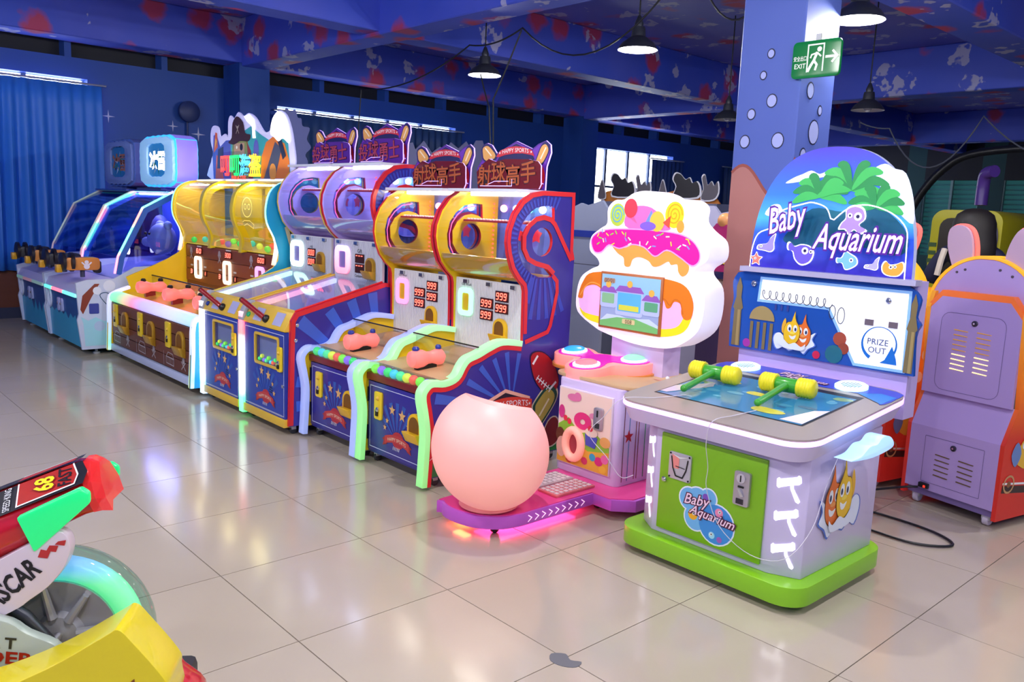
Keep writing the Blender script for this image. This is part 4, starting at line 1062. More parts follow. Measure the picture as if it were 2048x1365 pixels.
# ================================================================ PIRATE MACHINE
def pirate():
    xl, xr = -2.92, -1.06
    t = thing('pirate_ball_machine', 'triple pirate ball machine with brown planks and yellow glowing drums', 'arcade machine', ((xl + xr) / 2, 1.5, 0))
    low = [(1.0, 0.06), (1.012, 0.3), (1.02, 0.5), (1.06, 0.563), (1.2, 0.615)]
    upc = spline([(1.175, 0.69), (1.635, 0.905), (1.656, 1.084), (1.592, 1.229), (1.586, 1.352), (1.629, 1.472), (1.742, 1.539), (1.915, 1.553)], 4)
    prof = low + upc + [(2.1, 1.553), (2.1, 0.06)]
    CY = M('#1aa0d0', 0.35)
    for nm, xa, om, im in (('l', xl, YEL, YEL_IN), ('r', xr - 0.025, CY, YEL_IN)):
        mb = MB()
        if nm == 'l': mb.prism(prof, 'x', xa, xa + 0.025, YEL_IN)
        else:
            mb.prism(prof, 'x', xa, xa + 0.012, YEL_IN); mb.prism(prof, 'x', xa + 0.012, xa + 0.025, CY)
        o = mb.build('side_panel', t, smooth=False, merge=False)
        up2 = spline([(1.632, 0.92), (1.656, 1.084), (1.592, 1.229), (1.586, 1.352), (1.629, 1.472), (1.742, 1.539), (1.915, 1.553)], 4)
        L1 = led('edge_mint_%s' % nm, [(0.0, '#ffb070'), (0.25, '#f0fff0'), (0.6, '#80ffe0'), (1.0, '#90e8ff')], 'Z', 0.9, 1.56, 1.1)
        MB().ribbon(up2, -0.022, 'x', xa - 0.018, xa + 0.02, L1).build('edge_light', o, bevel=0.006)
        L2 = led('edge_violet_%s' % nm, [(0.0, '#d8f0e0'), (0.15, '#50f0d0'), (0.45, '#b0c8ff'), (1.0, '#d0ccff')], 'Z', 0.03, 0.62, 0.8)
        MB().ribbon(spline(low, 4), -0.03, 'x', xa - 0.018, xa + 0.03, L2).build('front_light_rail', o, bevel=0.008)
    # prints on the blue right side
    a = right(xr)
    a.poly([(1.72, 1.2), (1.9, 1.28), (2.05, 1.22), (1.95, 1.02), (1.85, 0.9), (1.78, 1.0)], M('#e8d8b0', 0.4), 0)
    for k in range(4): a.line([(1.76 + 0.07 * k, 1.24), (1.8 + 0.05 * k, 1.0)], 0.02, M('#5a4a3a', 0.4), 1)
    a.build('sail_print', t)
    xa, xb = xl + 0.025, xr - 0.025; W = (xb - xa) / 3
    MB().box(xa, xb, 1.08, 2.09, 0.06, 0.5, M('#4a2a1e', 0.5)).build('cabinet', t)
    fr = MB().box(xa, xb, 1.055, 1.08, 0.06, 0.5, M('#3a1f16', 0.5)).build('front_panel', t)
    for k in range(4):
        z0 = 0.125 + 0.0895 * k
        MB().box(xa + 0.002, xb - 0.002, 1.045, 1.056, z0, z0 + 0.084, M(('#63352a', '#6d3b2e', '#5c3026', '#683a2c')[k], 0.45)).build('plank', fr, bevel=0.003, seg=1)
    MB().box(xa, xb, 1.03, 1.06, 0.06, 0.118, M('#b8c4e8', 0.4)).build('skirt', t, bevel=0.004)
    SKL = M('#a8a0a8', 0.45)
    for k in range(3):
        a = front(1.045)
        x = xa + W * k
        a.line([(x + 0.01, 0.13), (x + 0.01, 0.24)], 0.006, SKL, 1) if k else None
        # treasure chest print
        a.line([(x + 0.06, 0.155), (x + 0.06, 0.205), (x + 0.21, 0.2), (x + 0.21, 0.15), (x + 0.06, 0.155)], 0.008, SKL, 1); a.line([(x + 0.06, 0.205), (x + 0.1, 0.24), (x + 0.19, 0.235), (x + 0.21, 0.2)], 0.007, SKL, 1)
        for q in range(4): a.line([(x + 0.09 + 0.03 * q, 0.16), (x + 0.09 + 0.03 * q, 0.2)], 0.005, SKL, 1)
        a.build('chest_print', fr); a = front(1.045)
        cx, cz = x + 0.4, 0.2
        a.poly(circ(cx, cz + 0.02, 0.024, 12), SKL, 1); a.line([(cx - 0.04, cz - 0.05), (cx + 0.04, cz + 0.01)], 0.01, SKL, 1); a.line([(cx + 0.04, cz - 0.05), (cx - 0.04, cz + 0.01)], 0.01, SKL, 1)
        a.build('skull_print', fr)
    for k in range(3):
        x = xa + W * k
        coin_plate(fr, x + 0.12, 0.375, 1.045, 0.1, 0.19); mouth(fr, x + 0.37, 0.34, 1.045, 0.14, 0.19, GOLD)
    RB = led('tube_rainbow', [(0.0, '#20f0b0'), (0.1, '#40f090'), (0.2, '#f0d080'), (0.3, '#ff5a9a'), (0.42, '#b090ff'), (0.75, '#c0c8ff'), (1.0, '#70d0ff')], 'X', -0.93, 0.93, 0.8)
    MB().prism(spline([(1.045, 0.485), (1.03, 0.52), (1.05, 0.555), (1.1, 0.568), (1.14, 0.55), (1.14, 0.485)], 3, True), 'x', xa, xb, RB).build('front_light_bar', t)
    MB().prism([(1.14, 0.5), (1.14, 0.545), (1.7, 0.63), (1.7, 0.5)], 'x', xa, xb, M('#e8b850', 0.12, coat=0.6)).build('play_deck', t)
    for k in range(3):
        lx = xa + W * (k + 0.62)
        prof2 = [(0.02, 0.0), (0.045, 0.012), (0.055, 0.045), (0.05, 0.085), (0.036, 0.12), (0.036, 0.15), (0.046, 0.19), (0.044, 0.22), (0.02, 0.245)]
        L = MB().lathe(prof2, (lx, 1.13, 0.635), (0, 1, 0), M('#f4827c', 0.3, emit=0.5, ecol='#ff7a74'), 18).build('launcher', t)
        for yy in (1.19, 1.33): MB().lathe([(0.02, 0), (0.022, 0.014), (0.014, 0.026)], (lx, yy, 0.682), (0, 0, 1), BLACK, 12).build('knob', L)
        MB().box(lx - 0.02, lx + 0.02, 1.2, 1.28, 0.54, 0.6, M('#8a1a1a', 0.4)).build('launcher_mount', L)
    gl = MB().box(xa + 0.01, xb - 0.01, 1.385, 1.39, 0.585, 0.7, CLEAR).build('guard_glass', t)
    MB().tube([(xa + 0.01, 1.387, 0.702), (xb - 0.01, 1.387, 0.702)], 0.006, BLACK, 8).build('guard_edge', gl)
    # display
    dp = MB().box(xa, xb, 1.7, 1.715, 0.6, 0.985, M('#7a3a22', 0.45)).build('display_panel', t)
    for k in range(3):
        z0 = 0.66 + 0.108 * k
        MB().box(xa + 0.002, xb - 0.002, 1.692, 1.7, z0, z0 + 0.102, M(('#8a4426', '#94492a', '#7e3c24')[k], 0.4)).build('plank', dp, bevel=0.002, seg=1)
    FRW = M('#fff0d8', 0.3, emit=1.7, ecol='#fff0c8'); FRP = M('#e0b0ff', 0.3, emit=1.5, ecol='#c890ff')
    a = front(1.692)
    for k, sc in enumerate(('60', '300', '600')):
        x = xa + W * k + 0.3
        fx0, fx1, fz0, fz1 = x - 0.085, x + 0.065, 0.69, 0.885
        MB().prism(rrect(fx0, fx1, fz0, fz1, 0.035), 'y', 1.678, 1.692, FRW if k < 2 else FRP, holes=[rrect(fx0 + 0.035, fx1 - 0.035, fz0 + 0.03, fz1 - 0.03, 0.012)]).build('target_frame', dp, bevel=0.003)
        score(dp, x - 0.055, x + 0.075, 0.905, 0.96, 1.692, sc)
        for q, (dx, s_) in enumerate(((-0.19, '3'), (0.1, '1'))):
            score(dp, x + dx, x + dx + 0.065, 0.72, 0.77, 1.692, s_)
            a.line([(x + dx + 0.005, 0.8), (x + dx + 0.06, 0.8)], 0.014, M('#d8d4d0', 0.4), 1)
        a.line([(x - 0.04, 0.972), (x + 0.06, 0.972)], 0.012, M('#d8d4d0', 0.4), 1)
        cx, cz = x - 0.17, 0.905
        a.poly(circ(cx, cz + 0.03, 0.025, 12), SKL, 1); a.line([(cx - 0.03, cz - 0.05), (cx + 0.03, cz + 0.02)], 0.012, SKL, 1); a.line([(cx + 0.03, cz - 0.05), (cx - 0.03, cz + 0.02)], 0.012, SKL, 1)
    a.build('display_print', dp)
    # drums
    arc = spline([(1.66, 1.0), (1.67, 1.084), (1.606, 1.229), (1.6, 1.352), (1.643, 1.466), (1.75, 1.527), (1.915, 1.54)], 4)
    MB().ribbon(arc, -0.004, 'x', xa, xb, glass('drum_acrylic', '#fffbe0', 0.96)).build('drum_window', t)
    bk = MB().box(xa, xb, 2.06, 2.08, 1.0, 1.55, M('#3a66c0', 0.5)).build('drum_back', t)
    MB().box(xa + W, xb, 2.05, 2.06, 1.0, 1.55, M('#ecd84a', 0.5)).build('drum_back_yellow', t)
    YT = milky('yellow_acrylic', '#ecd83a', 0.5)
    for k in range(2):
        x = xa + W * (k + 1)
        inner = offset(spline([(1.70, 0.975), (1.67, 1.084), (1.606, 1.229), (1.6, 1.352), (1.643, 1.466), (1.75, 1.527), (1.915, 1.54)], 4), -0.055)
        outer = spline([(1.655, 0.975), (1.662, 1.084), (1.598, 1.229), (1.592, 1.352), (1.635, 1.47), (1.745, 1.535), (1.915, 1.548)], 4)
        MB().prism(outer + inner[::-1], 'x', x - 0.03, x + 0.03, M('#dcc41c', 0.3, coat=0.4)).build('drum_divider', t, bevel=0.004)
        hs = MB().box(x - 0.012, x + 0.012, 1.67, 1.69, 0.985, 1.005, CHROME).build('hinge', t)
    # yellow screen inside with skull outline
    for k in (1, 2):
        x = xa + W * k
        s_ = MB().box(x + 0.03, x + W - 0.03, 1.86, 1.866, 1.0, 1.52, YT).build('skull_screen', t)
        a = front(1.86); OUT = M('#f8f0a8', 0.3, emit=0.3)
        cx, cz = x + W / 2, 1.3
        a.line(circ(cx, cz + 0.03, 0.09, 20, 0.08), 0.008, OUT, 1, True); a.line(circ(cx - 0.035, cz + 0.035, 0.022, 12), 0.006, OUT, 1, True); a.line(circ(cx + 0.035, cz + 0.035, 0.022, 12), 0.006, OUT, 1, True)
        a.line([(cx - 0.13, cz - 0.11), (cx - 0.05, cz - 0.08), (cx + 0.05, cz - 0.08), (cx + 0.13, cz - 0.11), (cx + 0.12, cz - 0.14), (cx, cz - 0.105), (cx - 0.12, cz - 0.14)], 0.007, OUT, 1, True)
        a.build('skull_outline', s_)
    MB().prism([(1.7, 0.99), (2.06, 1.06), (2.06, 1.05), (1.7, 0.98)], 'x', xa, xb, M('#e0c040', 0.3)).build('drum_floor', t)
    for k in range(14):
        MB().ball((xa + 0.1 + 0.12 * k, 1.73 + 0.05 * (k % 3), 1.022 + 0.008 * (k % 3)), 0.026, BALLC[(k * 3) % 7], 12).build('ball', t)
    for k in range(3): MB().box(xa + W * k + 0.05, xa + W * (k + 1) - 0.05, 1.72, 1.74, 1.5, 1.512, M('#fff8e0', 0.3, emit=45.0, ecol='#fff8e0')).build('top_light_strip', t)  # strips added inside the drums to make the yellow brighter
    MB().box(xa, xb, 1.8, 2.1, 1.54, 1.555, M('#d0d4e8', 0.4)).build('top_board', t)
    # sign board
    y = 1.95
    OUTL = [(-2.9, 1.556), (-2.93, 1.72), (-2.88, 1.80), (-2.93, 1.9), (-2.92, 2.0), (-2.86, 2.04), (-2.76, 2.02), (-2.72, 1.94), (-2.62, 1.96), (-2.56, 1.93), (-2.55, 2.06), (-2.5, 2.11), (-2.43, 2.08), (-2.34, 2.13), (-2.24, 2.09), (-2.14, 2.11), (-2.02, 2.07), (-1.92, 1.99), (-1.84, 1.94), (-1.74, 1.96), (-1.70, 2.05), (-1.6, 2.1), (-1.48, 2.06), (-1.4, 1.95), (-1.36, 1.83), (-1.33, 1.7), (-1.36, 1.62), (-1.36, 1.556)]
    sp = spline(OUTL, 3, True)
    sp = [(p[0], max(p[1], 1.556)) for p in sp]
    sb = MB().prism(sp, 'y', y, y + 0.012, M('#c8ccf4', 0.4, emit=0.25, ecol='#b8b0ff')).build('sign_board', t)
    a = front(y)
    a.poly([(-2.87, 1.57), (-2.89, 1.75), (-2.86, 1.95), (-2.8, 1.97), (-2.72, 1.85), (-2.6, 1.9), (-2.5, 1.9), (-2.5, 1.57)], M('#4a5cc8', 0.4), 1)
    a.poly([(-2.86, 1.8), (-2.82, 1.98), (-2.78, 1.97), (-2.77, 1.85)], M('#e0662a', 0.4), 2); a.poly([(-2.83, 1.84), (-2.815, 1.93), (-2.79, 1.9)], M('#f0d040', 0.4), 3)
    a.poly([(-2.83, 1.57), (-2.8, 1.78), (-2.7, 1.75), (-2.65, 1.57)], M('#c85a30', 0.4), 2)
    a.poly([(-2.79, 1.66), (-2.76, 1.83), (-2.65, 1.85), (-2.66, 1.66)], M('#26345c', 0.4), 3)
    a.poly([(-2.5, 1.57), (-2.5, 1.9), (-2.1, 2.0), (-1.9, 1.92), (-1.72, 1.86), (-1.6, 1.9), (-1.45, 1.88), (-1.4, 1.57)], M('#3aa0b8', 0.4), 1)
    a.poly([(-2.5, 1.57), (-2.46, 1.86), (-2.34, 1.96), (-2.16, 1.9), (-2.08, 1.57)], M('#7a8c50', 0.4), 2)          # hair
    a.poly([(-2.14, 1.57), (-2.17, 1.85), (-2.2, 1.9), (-2.1, 1.8), (-2.06, 1.57)], M('#8a2c24', 0.4), 3)
    a.poly([(-2.43, 1.72), (-2.42, 1.87), (-2.22, 1.87), (-2.22, 1.7), (-2.3, 1.66)], M('#b09080', 0.4), 4)             # face
    a.poly([(-2.44, 1.76), (-2.38, 1.74), (-2.32, 1.77), (-2.25, 1.74), (-2.19, 1.77), (-2.2, 1.66), (-2.3, 1.59), (-2.42, 1.64)], M('#2e1c1a', 0.45), 5)   # beard
    a.poly([(-2.31, 1.73), (-2.27, 1.73), (-2.29, 1.71)], M('#b09080', 0.4), 6)
    a.poly(circ(-2.28, 1.835, 0.03, 12), BLACK, 5); a.poly(circ(-2.37, 1.835, 0.014, 10), WHITE, 5)
    a.poly(spline([(-2.54, 1.88), (-2.47, 1.92), (-2.45, 2.04), (-2.36, 2.095), (-2.24, 2.04), (-2.2, 1.95), (-2.1, 1.93), (-2.14, 1.88), (-2.3, 1.885), (-2.42, 1.86)], 3, True), M('#3a201c', 0.45), 6)  # hat
    a.poly(circ(-2.35, 2.0, 0.014, 10), M('#b0a8a0', 0.4), 7); a.line([(-2.38, 1.95), (-2.32, 2.02)], 0.008, M('#b0a8a0', 0.4), 7); a.line([(-2.32, 1.95), (-2.38, 2.02)], 0.008, M('#b0a8a0', 0.4), 7)
    a.poly(circ(-2.0, 1.8, 0.05, 14, 0.09), M('#5a60c8', 0.4), 3)
    a.poly([(-1.92, 1.57), (-1.9, 1.75), (-1.82, 1.86), (-1.7, 1.9), (-1.5, 1.84), (-1.42, 1.7), (-1.42, 1.57)], M('#d87a2c', 0.4), 2)
    a.poly([(-1.86, 1.57), (-1.66, 1.86), (-1.55, 1.8), (-1.66, 1.57)], M('#4a5270', 0.35), 4)
    a.poly(circ(-1.7, 1.62, 0.06, 16, 0.07), M('#e09a40', 0.4), 5)
    a.line([(-1.63, 1.95), (-1.5, 1.73)], 0.06, M('#2a3450', 0.35), 6)
    a.poly(spline([(-1.74, 1.93), (-1.7, 2.04), (-1.6, 2.09), (-1.49, 2.05), (-1.42, 1.94), (-1.42, 1.84), (-1.52, 1.88), (-1.6, 1.86), (-1.68, 1.9)], 3, True), M('#ffffff', 0.4, emit=1.0), 7)
    a.poly([(-2.22, 2.085), (-2.12, 2.1), (-2.03, 2.05), (-2.0, 1.9), (-2.06, 1.9), (-2.07, 2.0), (-2.16, 2.04)], M('#ffffff', 0.4, emit=1.0), 7)
    a.build('sign_print', sb)
    for k, (ch, c_) in enumerate((('叮', '#ff4a38'), ('叮', '#20e070'), ('海', '#58c8ff'), ('盗', '#ffd830'))):
        x = -2.56 + 0.19 * k
        lt = MB(); vs, fs = text2d(ch, 0.2, 0.0, 0.004)
        mt = M(c_, 0.4, emit=1.1)
        lt.add([(x + v[0], y - 0.03, 1.68 + v[1]) for v in vs], fs, mt); lt.add([(x + v[0], y - 0.012, 1.68 + v[1]) for v in vs], fs, mt)
        lt.build('title_letter', t, merge=False)
    a = front(y - 0.02); a.text('PIRATES', -2.3, 1.575, 0.05, M('#ff5a30', 0.4, emit=0.8), 0, sx=1.6, off=0.002); a.build('title_lettering', t)
    for x in (xl + 0.02, -2.0, xr - 0.05): caster(t, x, 1.12)
    return t
pirate()

# ================================================================ ICE SHOOTING MACHINES (far end of the row)
def ice_machine(x0, x1, label, lit):
    t = thing('ice_shooting_machine', label, 'arcade machine', ((x0 + x1) / 2, 1.4, 0), group='ice shooting machines')
    SNOW = M('#ccd6f4', 0.4); TEALB = M('#1f8fc0', 0.4); DEEP = M('#17529a', 0.4)
    prof = [(0.845, 0.05), (0.815, 0.31), (0.83, 0.36), (0.812, 0.63), (0.9, 0.655), (1.12, 0.66), (1.14, 0.75), (1.17, 0.85), (1.39, 1.28), (1.66, 1.43), (2.0, 1.43), (2.0, 0.05)]
    low = [(0.845, 0.05), (0.815, 0.31), (0.83, 0.36), (0.812, 0.63), (0.9, 0.655), (1.12, 0.66), (1.3, 0.76), (2.0, 0.8), (2.0, 0.05)]
    for xa, xb in ((x0, x0 + 0.03), (x1 - 0.03, x1)):
        o = MB().prism(low, 'x', xa, xb, SNOW).build('side_panel', t, smooth=False)
    a = right(x1)
    a.poly([(0.86, 0.28), (0.84, 0.34), (0.9, 0.3), (0.96, 0.33), (1.03, 0.29), (1.15, 0.33), (1.3, 0.3), (1.3, 0.08), (0.87, 0.08)], M('#a8e0f4', 0.4), 0)
    a.poly([(0.84, 0.4), (0.86, 0.52), (0.96, 0.62), (1.0, 0.62), (0.93, 0.5), (0.86, 0.36)], M('#8a3a2c', 0.4), 1)
    a.poly(circ(1.08, 0.6, 0.05, 16), M('#e6ecff', 0.4), 1); a.poly(circ(0.98, 0.56, 0.035, 14), M('#e6ecff', 0.4), 1)
    a.poly(circ(0.99, 0.25, 0.045, 16), M('#bcd0f4', 0.4), 1); a.poly(circ(1.06, 0.24, 0.02, 12), M('#bcd0f4', 0.4), 1)
    a.poly(rrect(0.91, 0.99, 0.36, 0.45, 0.01), M('#3a44a0', 0.4), 1)
    a.build('snow_print', t)
    a = right(x1); a.line(spline([(1.05, 0.44), (1.0, 0.52), (1.06, 0.54), (1.13, 0.46), (1.1, 0.38), (1.15, 0.3)], 5), 0.006, M('#0f4a70', 0.4), 2); a.build('cable_print', t)
    xa, xb = x0 + 0.03, x1 - 0.03
    MB().box(xa, xb, 0.88, 1.98, 0.05, 0.6, TEALB).build('cabinet', t)
    fp = MB().prism([(0.862, 0.055), (0.842, 0.5), (0.88, 0.5), (0.88, 0.055)], 'x', xa, xb, M('#2aa0d0', 0.4)).build('front_panel', t)
    # dark icicle edge print on the sloping front
    sl = Art((0, 0.862, 0.055), (1, 0, 0), Vector((0, -0.02, 0.445)))
    top = [(xa + 0.01, 0.98), (xb - 0.01, 0.98)]
    n_ = 13; pts = []
    rr = random.Random(int(abs(x0) * 100))
    for k in range(n_ + 1):
        u = xb - 0.01 - (xb - xa - 0.02) * k / n_
        pts.append((u, 0.62 - (0.05 + 0.35 * rr.random() * (1.15 - k / n_)) * (k % 2)))
    sl.poly(top + pts, DEEP, 0); sl.build('icicle_print', fp)
    MB().box(xa, xb, 0.82, 0.9, 0.5, 0.535, SNOW).build('shelf_front', t, bevel=0.006)
    L = led('ledge_colours_%d' % int(abs(x0) * 10), [(0.0, '#30f0c0'), (0.24, '#30f0c0'), (0.26, '#ff5a78'), (0.6, '#ff5a78'), (0.62, '#40f0d0'), (1.0, '#40f0d0')], 'X', -0.5, 0.5, 1.6 if lit else 0.12)
    MB().box(xa, xb, 0.808, 0.82, 0.503, 0.53, L).build('ledge_light', t)
    MB().prism([(0.82, 0.535), (0.85, 0.6), (1.12, 0.66), (1.12, 0.535)], 'x', xa, xb, M('#c4c0ec', 0.4)).build('control_shelf', t)
    for k in range(2):
        q = MB().prism(rrect(x0 + 0.36 + 0.1 * k, x0 + 0.43 + 0.1 * k, 0.32, 0.44, 0.02), 'y', 0.832, 0.855, M('#a8b4e8', 0.4)).build('coin_plate', t, bevel=0.003)
        MB().lathe([(0.012, 0), (0.012, 0.008)], (x0 + 0.395 + 0.1 * k, 0.832, 0.39), (0, -1, 0), CHROME, 10).build('coin_slot', q)
    rg = [(x0 + 0.03 + 0.001, 0)]
    MB().tube([(x0 + 0.1 + 0.045 * math.cos(u), 0.84, 0.41 + 0.08 * math.sin(u)) for u in [2 * PI * k / 16 for k in range(16)]], 0.012, SNOW, 8, closed=True).build('ring_trim', t)
    # hood
    hood = [(1.14, 0.70), (1.17, 0.85), (1.39, 1.28), (1.66, 1.43), (1.95, 1.43)]
    base = hood + [(1.95, 0.7)]
    HG = glass('hood_acrylic_%d' % int(abs(x0) * 10), '#d4dcff', 0.93, 0.03)
    MB().ribbon(hood[1:], -0.004, 'x', xa, xb, HG).build('hood_window', t)
    HC = led('hood_edge_%d' % int(abs(x0) * 10), [(0.0, '#ff5a90'), (0.22, '#ff6a80'), (0.27, '#20f0b0'), (0.55, '#20f0b0'), (0.6, '#ff7a6a'), (0.74, '#ff7a6a'), (0.8, '#30f0b0'), (0.95, '#30f0b8'), (1.0, '#ff6a90')], 'Z', 0.7, 1.44, 2.2 if lit else 0.08)
    for xx in (x0 + 0.02, x1 - 0.02):
        mb = MB().ribbon(hood, -0.05, 'x', xx - 0.008, xx + 0.008, M('#2f62c8', 0.35))
        mb.build('hood_frame', t)
        MB().tube([(xx, p[0] - 0.004, p[1] + 0.004) for p in hood], 0.011, HC, 8).build('hood_edge_light', t)
        MB().prism([(1.2, 0.72), (1.42, 1.25), (1.66, 1.38), (1.93, 1.38), (1.93, 0.72)], 'x', xx - 0.002, xx + 0.002, HG).build('side_window', t)
    MB().tube([(xa, 1.655, 1.44), (xb, 1.655, 1.44)], 0.009, M('#60ffd8', 0.4, emit=1.4 if lit else 0.06), 8).build('top_edge_light', t)
    MB().box(xa, xb, 1.6, 1.97, 1.435, 1.45, M('#3a50a8', 0.4)).build('top_board', t)
    bk = MB().box(xa, xb, 1.92, 1.94, 0.66, 1.43, M('#3a58c0', 0.5)).build('back_scene', t)
    MB().prism([(1.14, 0.665), (1.92, 0.80), (1.92, 0.7), (1.14, 0.6)], 'x', xa, xb, M('#a8b0f0', 0.4)).build('snow_floor', t)
    for k, (dx, yy, zz) in enumerate(((0.25, 1.5, 0.9), (0.62, 1.6, 0.94))):
        fx, fz = x0 + dx, zz
        MB().prism(rrect(fx - 0.04, fx + 0.04, fz - 0.08, fz + 0.08, 0.03), 'y', yy, yy + 0.012, M('#fff4e0', 0.3, emit=1.6 if lit else 0.1), holes=[rrect(fx - 0.022, fx + 0.022, fz - 0.06, fz + 0.06, 0.015)]).build('target_frame', t)
    if lit: MB().box(xa + 0.05, xb - 0.05, 1.68, 1.72, 1.405, 1.42, M('#e8e0ff', 0.3, emit=55.0, ecol='#d8d0ff')).build('hood_fill_strip', t)  # glowing strip added to brighten the hood interior
    # polar bear and penguin figures
    bear = thing_part = MB()
    bx = x1 - 0.22
    bear.ball((bx, 1.62, 1.0), 0.13, SNOW, 18, (1, 1.0, 1.15)); bear.ball((bx - 0.1, 1.53, 0.97), 0.06, SNOW, 14, (1.2, 1, 0.8))
    bo = bear.build('polar_bear_figure', t)
    MB().ball((bx - 0.165, 1.5, 0.975), 0.022, BLACK, 10).build('nose', bo)
    for s_ in (-1, 1): MB().ball((bx + 0.05 * s_ - 0.03, 1.5, 1.05), 0.014, BLACK, 8).build('eye', bo); MB().ball((bx + 0.1 * s_, 1.64, 1.13), 0.04, SNOW, 10).build('ear', bo)
    MB().ball((x0 + 0.36, 1.78, 1.02), 0.15, M('#5a5a9a', 0.5), 16, (1, 0.6, 1.3)).build('penguin_figure', t)
    a = front(1.92)
    for k in range(3): digits(a, '9', x0 + 0.55 + 0.17 * k, 1.31, 0.07, 0.08, DIG if lit else LEDRED, 1)
    a.poly([(x0 + 0.05, 0.82), (x0 + 0.15, 1.05), (x0 + 0.25, 0.82)], M('#e4ecff', 0.4), 0); a.poly([(x0 + 0.4, 0.82), (x0 + 0.55, 1.15), (x0 + 0.7, 0.82)], M('#d0dcff', 0.4), 0)
    a.build('scene_print', bk)
    # ice block sign on top
    cx = (x0 + x1) / 2 + 0.15; w = 0.47; z0 = 1.47; h = 0.49
    def bumpy(cx_, cz_, hw, hh, n_=44, amp=0.007):
        out = []
        for k in range(n_):
            u = 2 * PI * k / n_
            c_, s_ = math.cos(u), math.sin(u)
            r_ = 1.0 / max(abs(c_) ** 6 + abs(s_) ** 6, 1e-6) ** (1 / 6)
            g_ = amp * abs(math.sin(u * 11))
            out.append((cx_ + (hw * r_ + g_) * c_ , cz_ + (hh * r_ + g_) * s_))
        return out
    om = M('#48c8ff', 0.35, emit=0.9, ecol='#38b8ff') if lit else M('#5a78c8', 0.45)
    sm = M('#9a8cf8', 0.4, emit=0.5, ecol='#8a7af0') if lit else M('#6070b8', 0.45)
    o = MB().prism(bumpy(cx, z0 + h / 2, w - 0.02, h / 2 - 0.012), 'y', 1.66, 1.86, om, mat_side=sm).build('ice_block_sign', t, bevel=0.012)
    fr_ = bumpy(cx, z0 + h / 2, w - 0.05, h / 2 - 0.035, 44, 0.01); hl = bumpy(cx, z0 + h / 2 + 0.01, w * 0.48, h * 0.30, 36, 0.01)
    MB().prism(fr_, 'y', 1.635, 1.66, M('#b8d8ff', 0.4, emit=0.35, ecol='#88d0ff') if lit else M('#7a90d0', 0.5), holes=[hl]).build('snow_frame', o, bevel=0.006)
    a = front(1.655)
    a.poly(hl, M('#2a7ab8', 0.4, emit=0.4 if lit else 0.0), 0)
    for k in range(9):
        u = 2 * PI * k / 9
        a.poly([(cx + 0.2 * math.cos(u), z0 + 0.24 + 0.13 * math.sin(u)), (cx + 0.06 * math.cos(u + 0.3), z0 + 0.24 + 0.05 * math.sin(u + 0.3)), (cx + 0.06 * math.cos(u - 0.3), z0 + 0.24 + 0.05 * math.sin(u - 0.3))], M('#0f8a6a', 0.4) if k % 2 else M('#d8e8f8', 0.4), 1)
    a.text('冰雪', cx, z0 + 0.25, 0.17, M('#ffe8c8', 0.4, emit=6.0, ecol='#fff0e0') if lit else M('#b06a3a', 0.4), 2, off=0.012, sx=1.2); a.build('sign_print', o)
    MB().box(cx - 0.06, cx + 0.06, 1.7, 1.8, 1.45, 1.48, M('#6a78c0', 0.4)).build('sign_post', t)
    # two mounted toy guns
    for k, gx in enumerate((x0 + 0.2, x1 - 0.3)):
        orange = (k == 1 and lit)
        gm = M('#d88a3a', 0.35) if (orange or k == 1) else M('#1a1c2c', 0.4)
        G = MB().prism(rrect(0.8, 1.08, 0.72, 0.83, 0.03), 'x', gx - 0.06, gx + 0.06, gm).build('toy_gun', t, bevel=0.012)
        for q, yy in enumerate((0.79, 0.86)): MB().lathe([(0.05, 0), (0.085, 0.01), (0.085, 0.035), (0.05, 0.045)], (gx, yy - 0.02, 0.79), (0, 1, 0), M('#1c1620', 0.4), 18).build('drum_ring', G)
        MB().box(gx - 0.035, gx + 0.035, 0.735, 0.78, 0.70, 0.77, M('#d8a020', 0.35)).build('muzzle', G, bevel=0.006)
        MB().lathe([(0.02, 0), (0.02, 0.06)], (gx, 0.95, 0.655), (0, 0, 1), M('#3a3f60', 0.4), 12).build('swivel_post', G)
        MB().prism(rrect(1.04, 1.1, 0.69, 0.80, 0.02), 'x', gx - 0.03, gx + 0.03, BLACK).build('grip', G, bevel=0.006)
        if orange:
            a = right(gx + 0.06); bc = (0.97, 0.765); WB = M('#e8e4f4', 0.4)
            a.poly(circ(bc[0], bc[1] + 0.025, 0.018, 12), WB, 1); a.poly(circ(bc[0], bc[1] - 0.012, 0.025, 12), WB, 1)
            for s_ in (-1, 1): a.line([(bc[0] + 0.015 * s_, bc[1]), (bc[0] + 0.04 * s_, bc[1] + 0.025)], 0.012, WB, 1)
            a.build('bear_print', G)
    for (xx, yy) in ((x0 + 0.08, 0.93), (x1 - 0.08, 0.98), (x0 + 0.08, 1.9), (x1 - 0.08, 1.9)):
        MB().lathe([(0.03, 0), (0.03, 0.012), (0.012, 0.018), (0.012, 0.06)], (xx, yy, 0.0), (0, 0, 1), CAST, 14).build('levelling_foot', t)
    return t
ice_machine(-5.22, -4.15, 'unlit blue glass-hooded shooting machine in the corner against the blue curtain', False)
ice_machine(-4.13, -3.06, 'lit blue glass-hooded shooting machine with glowing ice block sign', True)

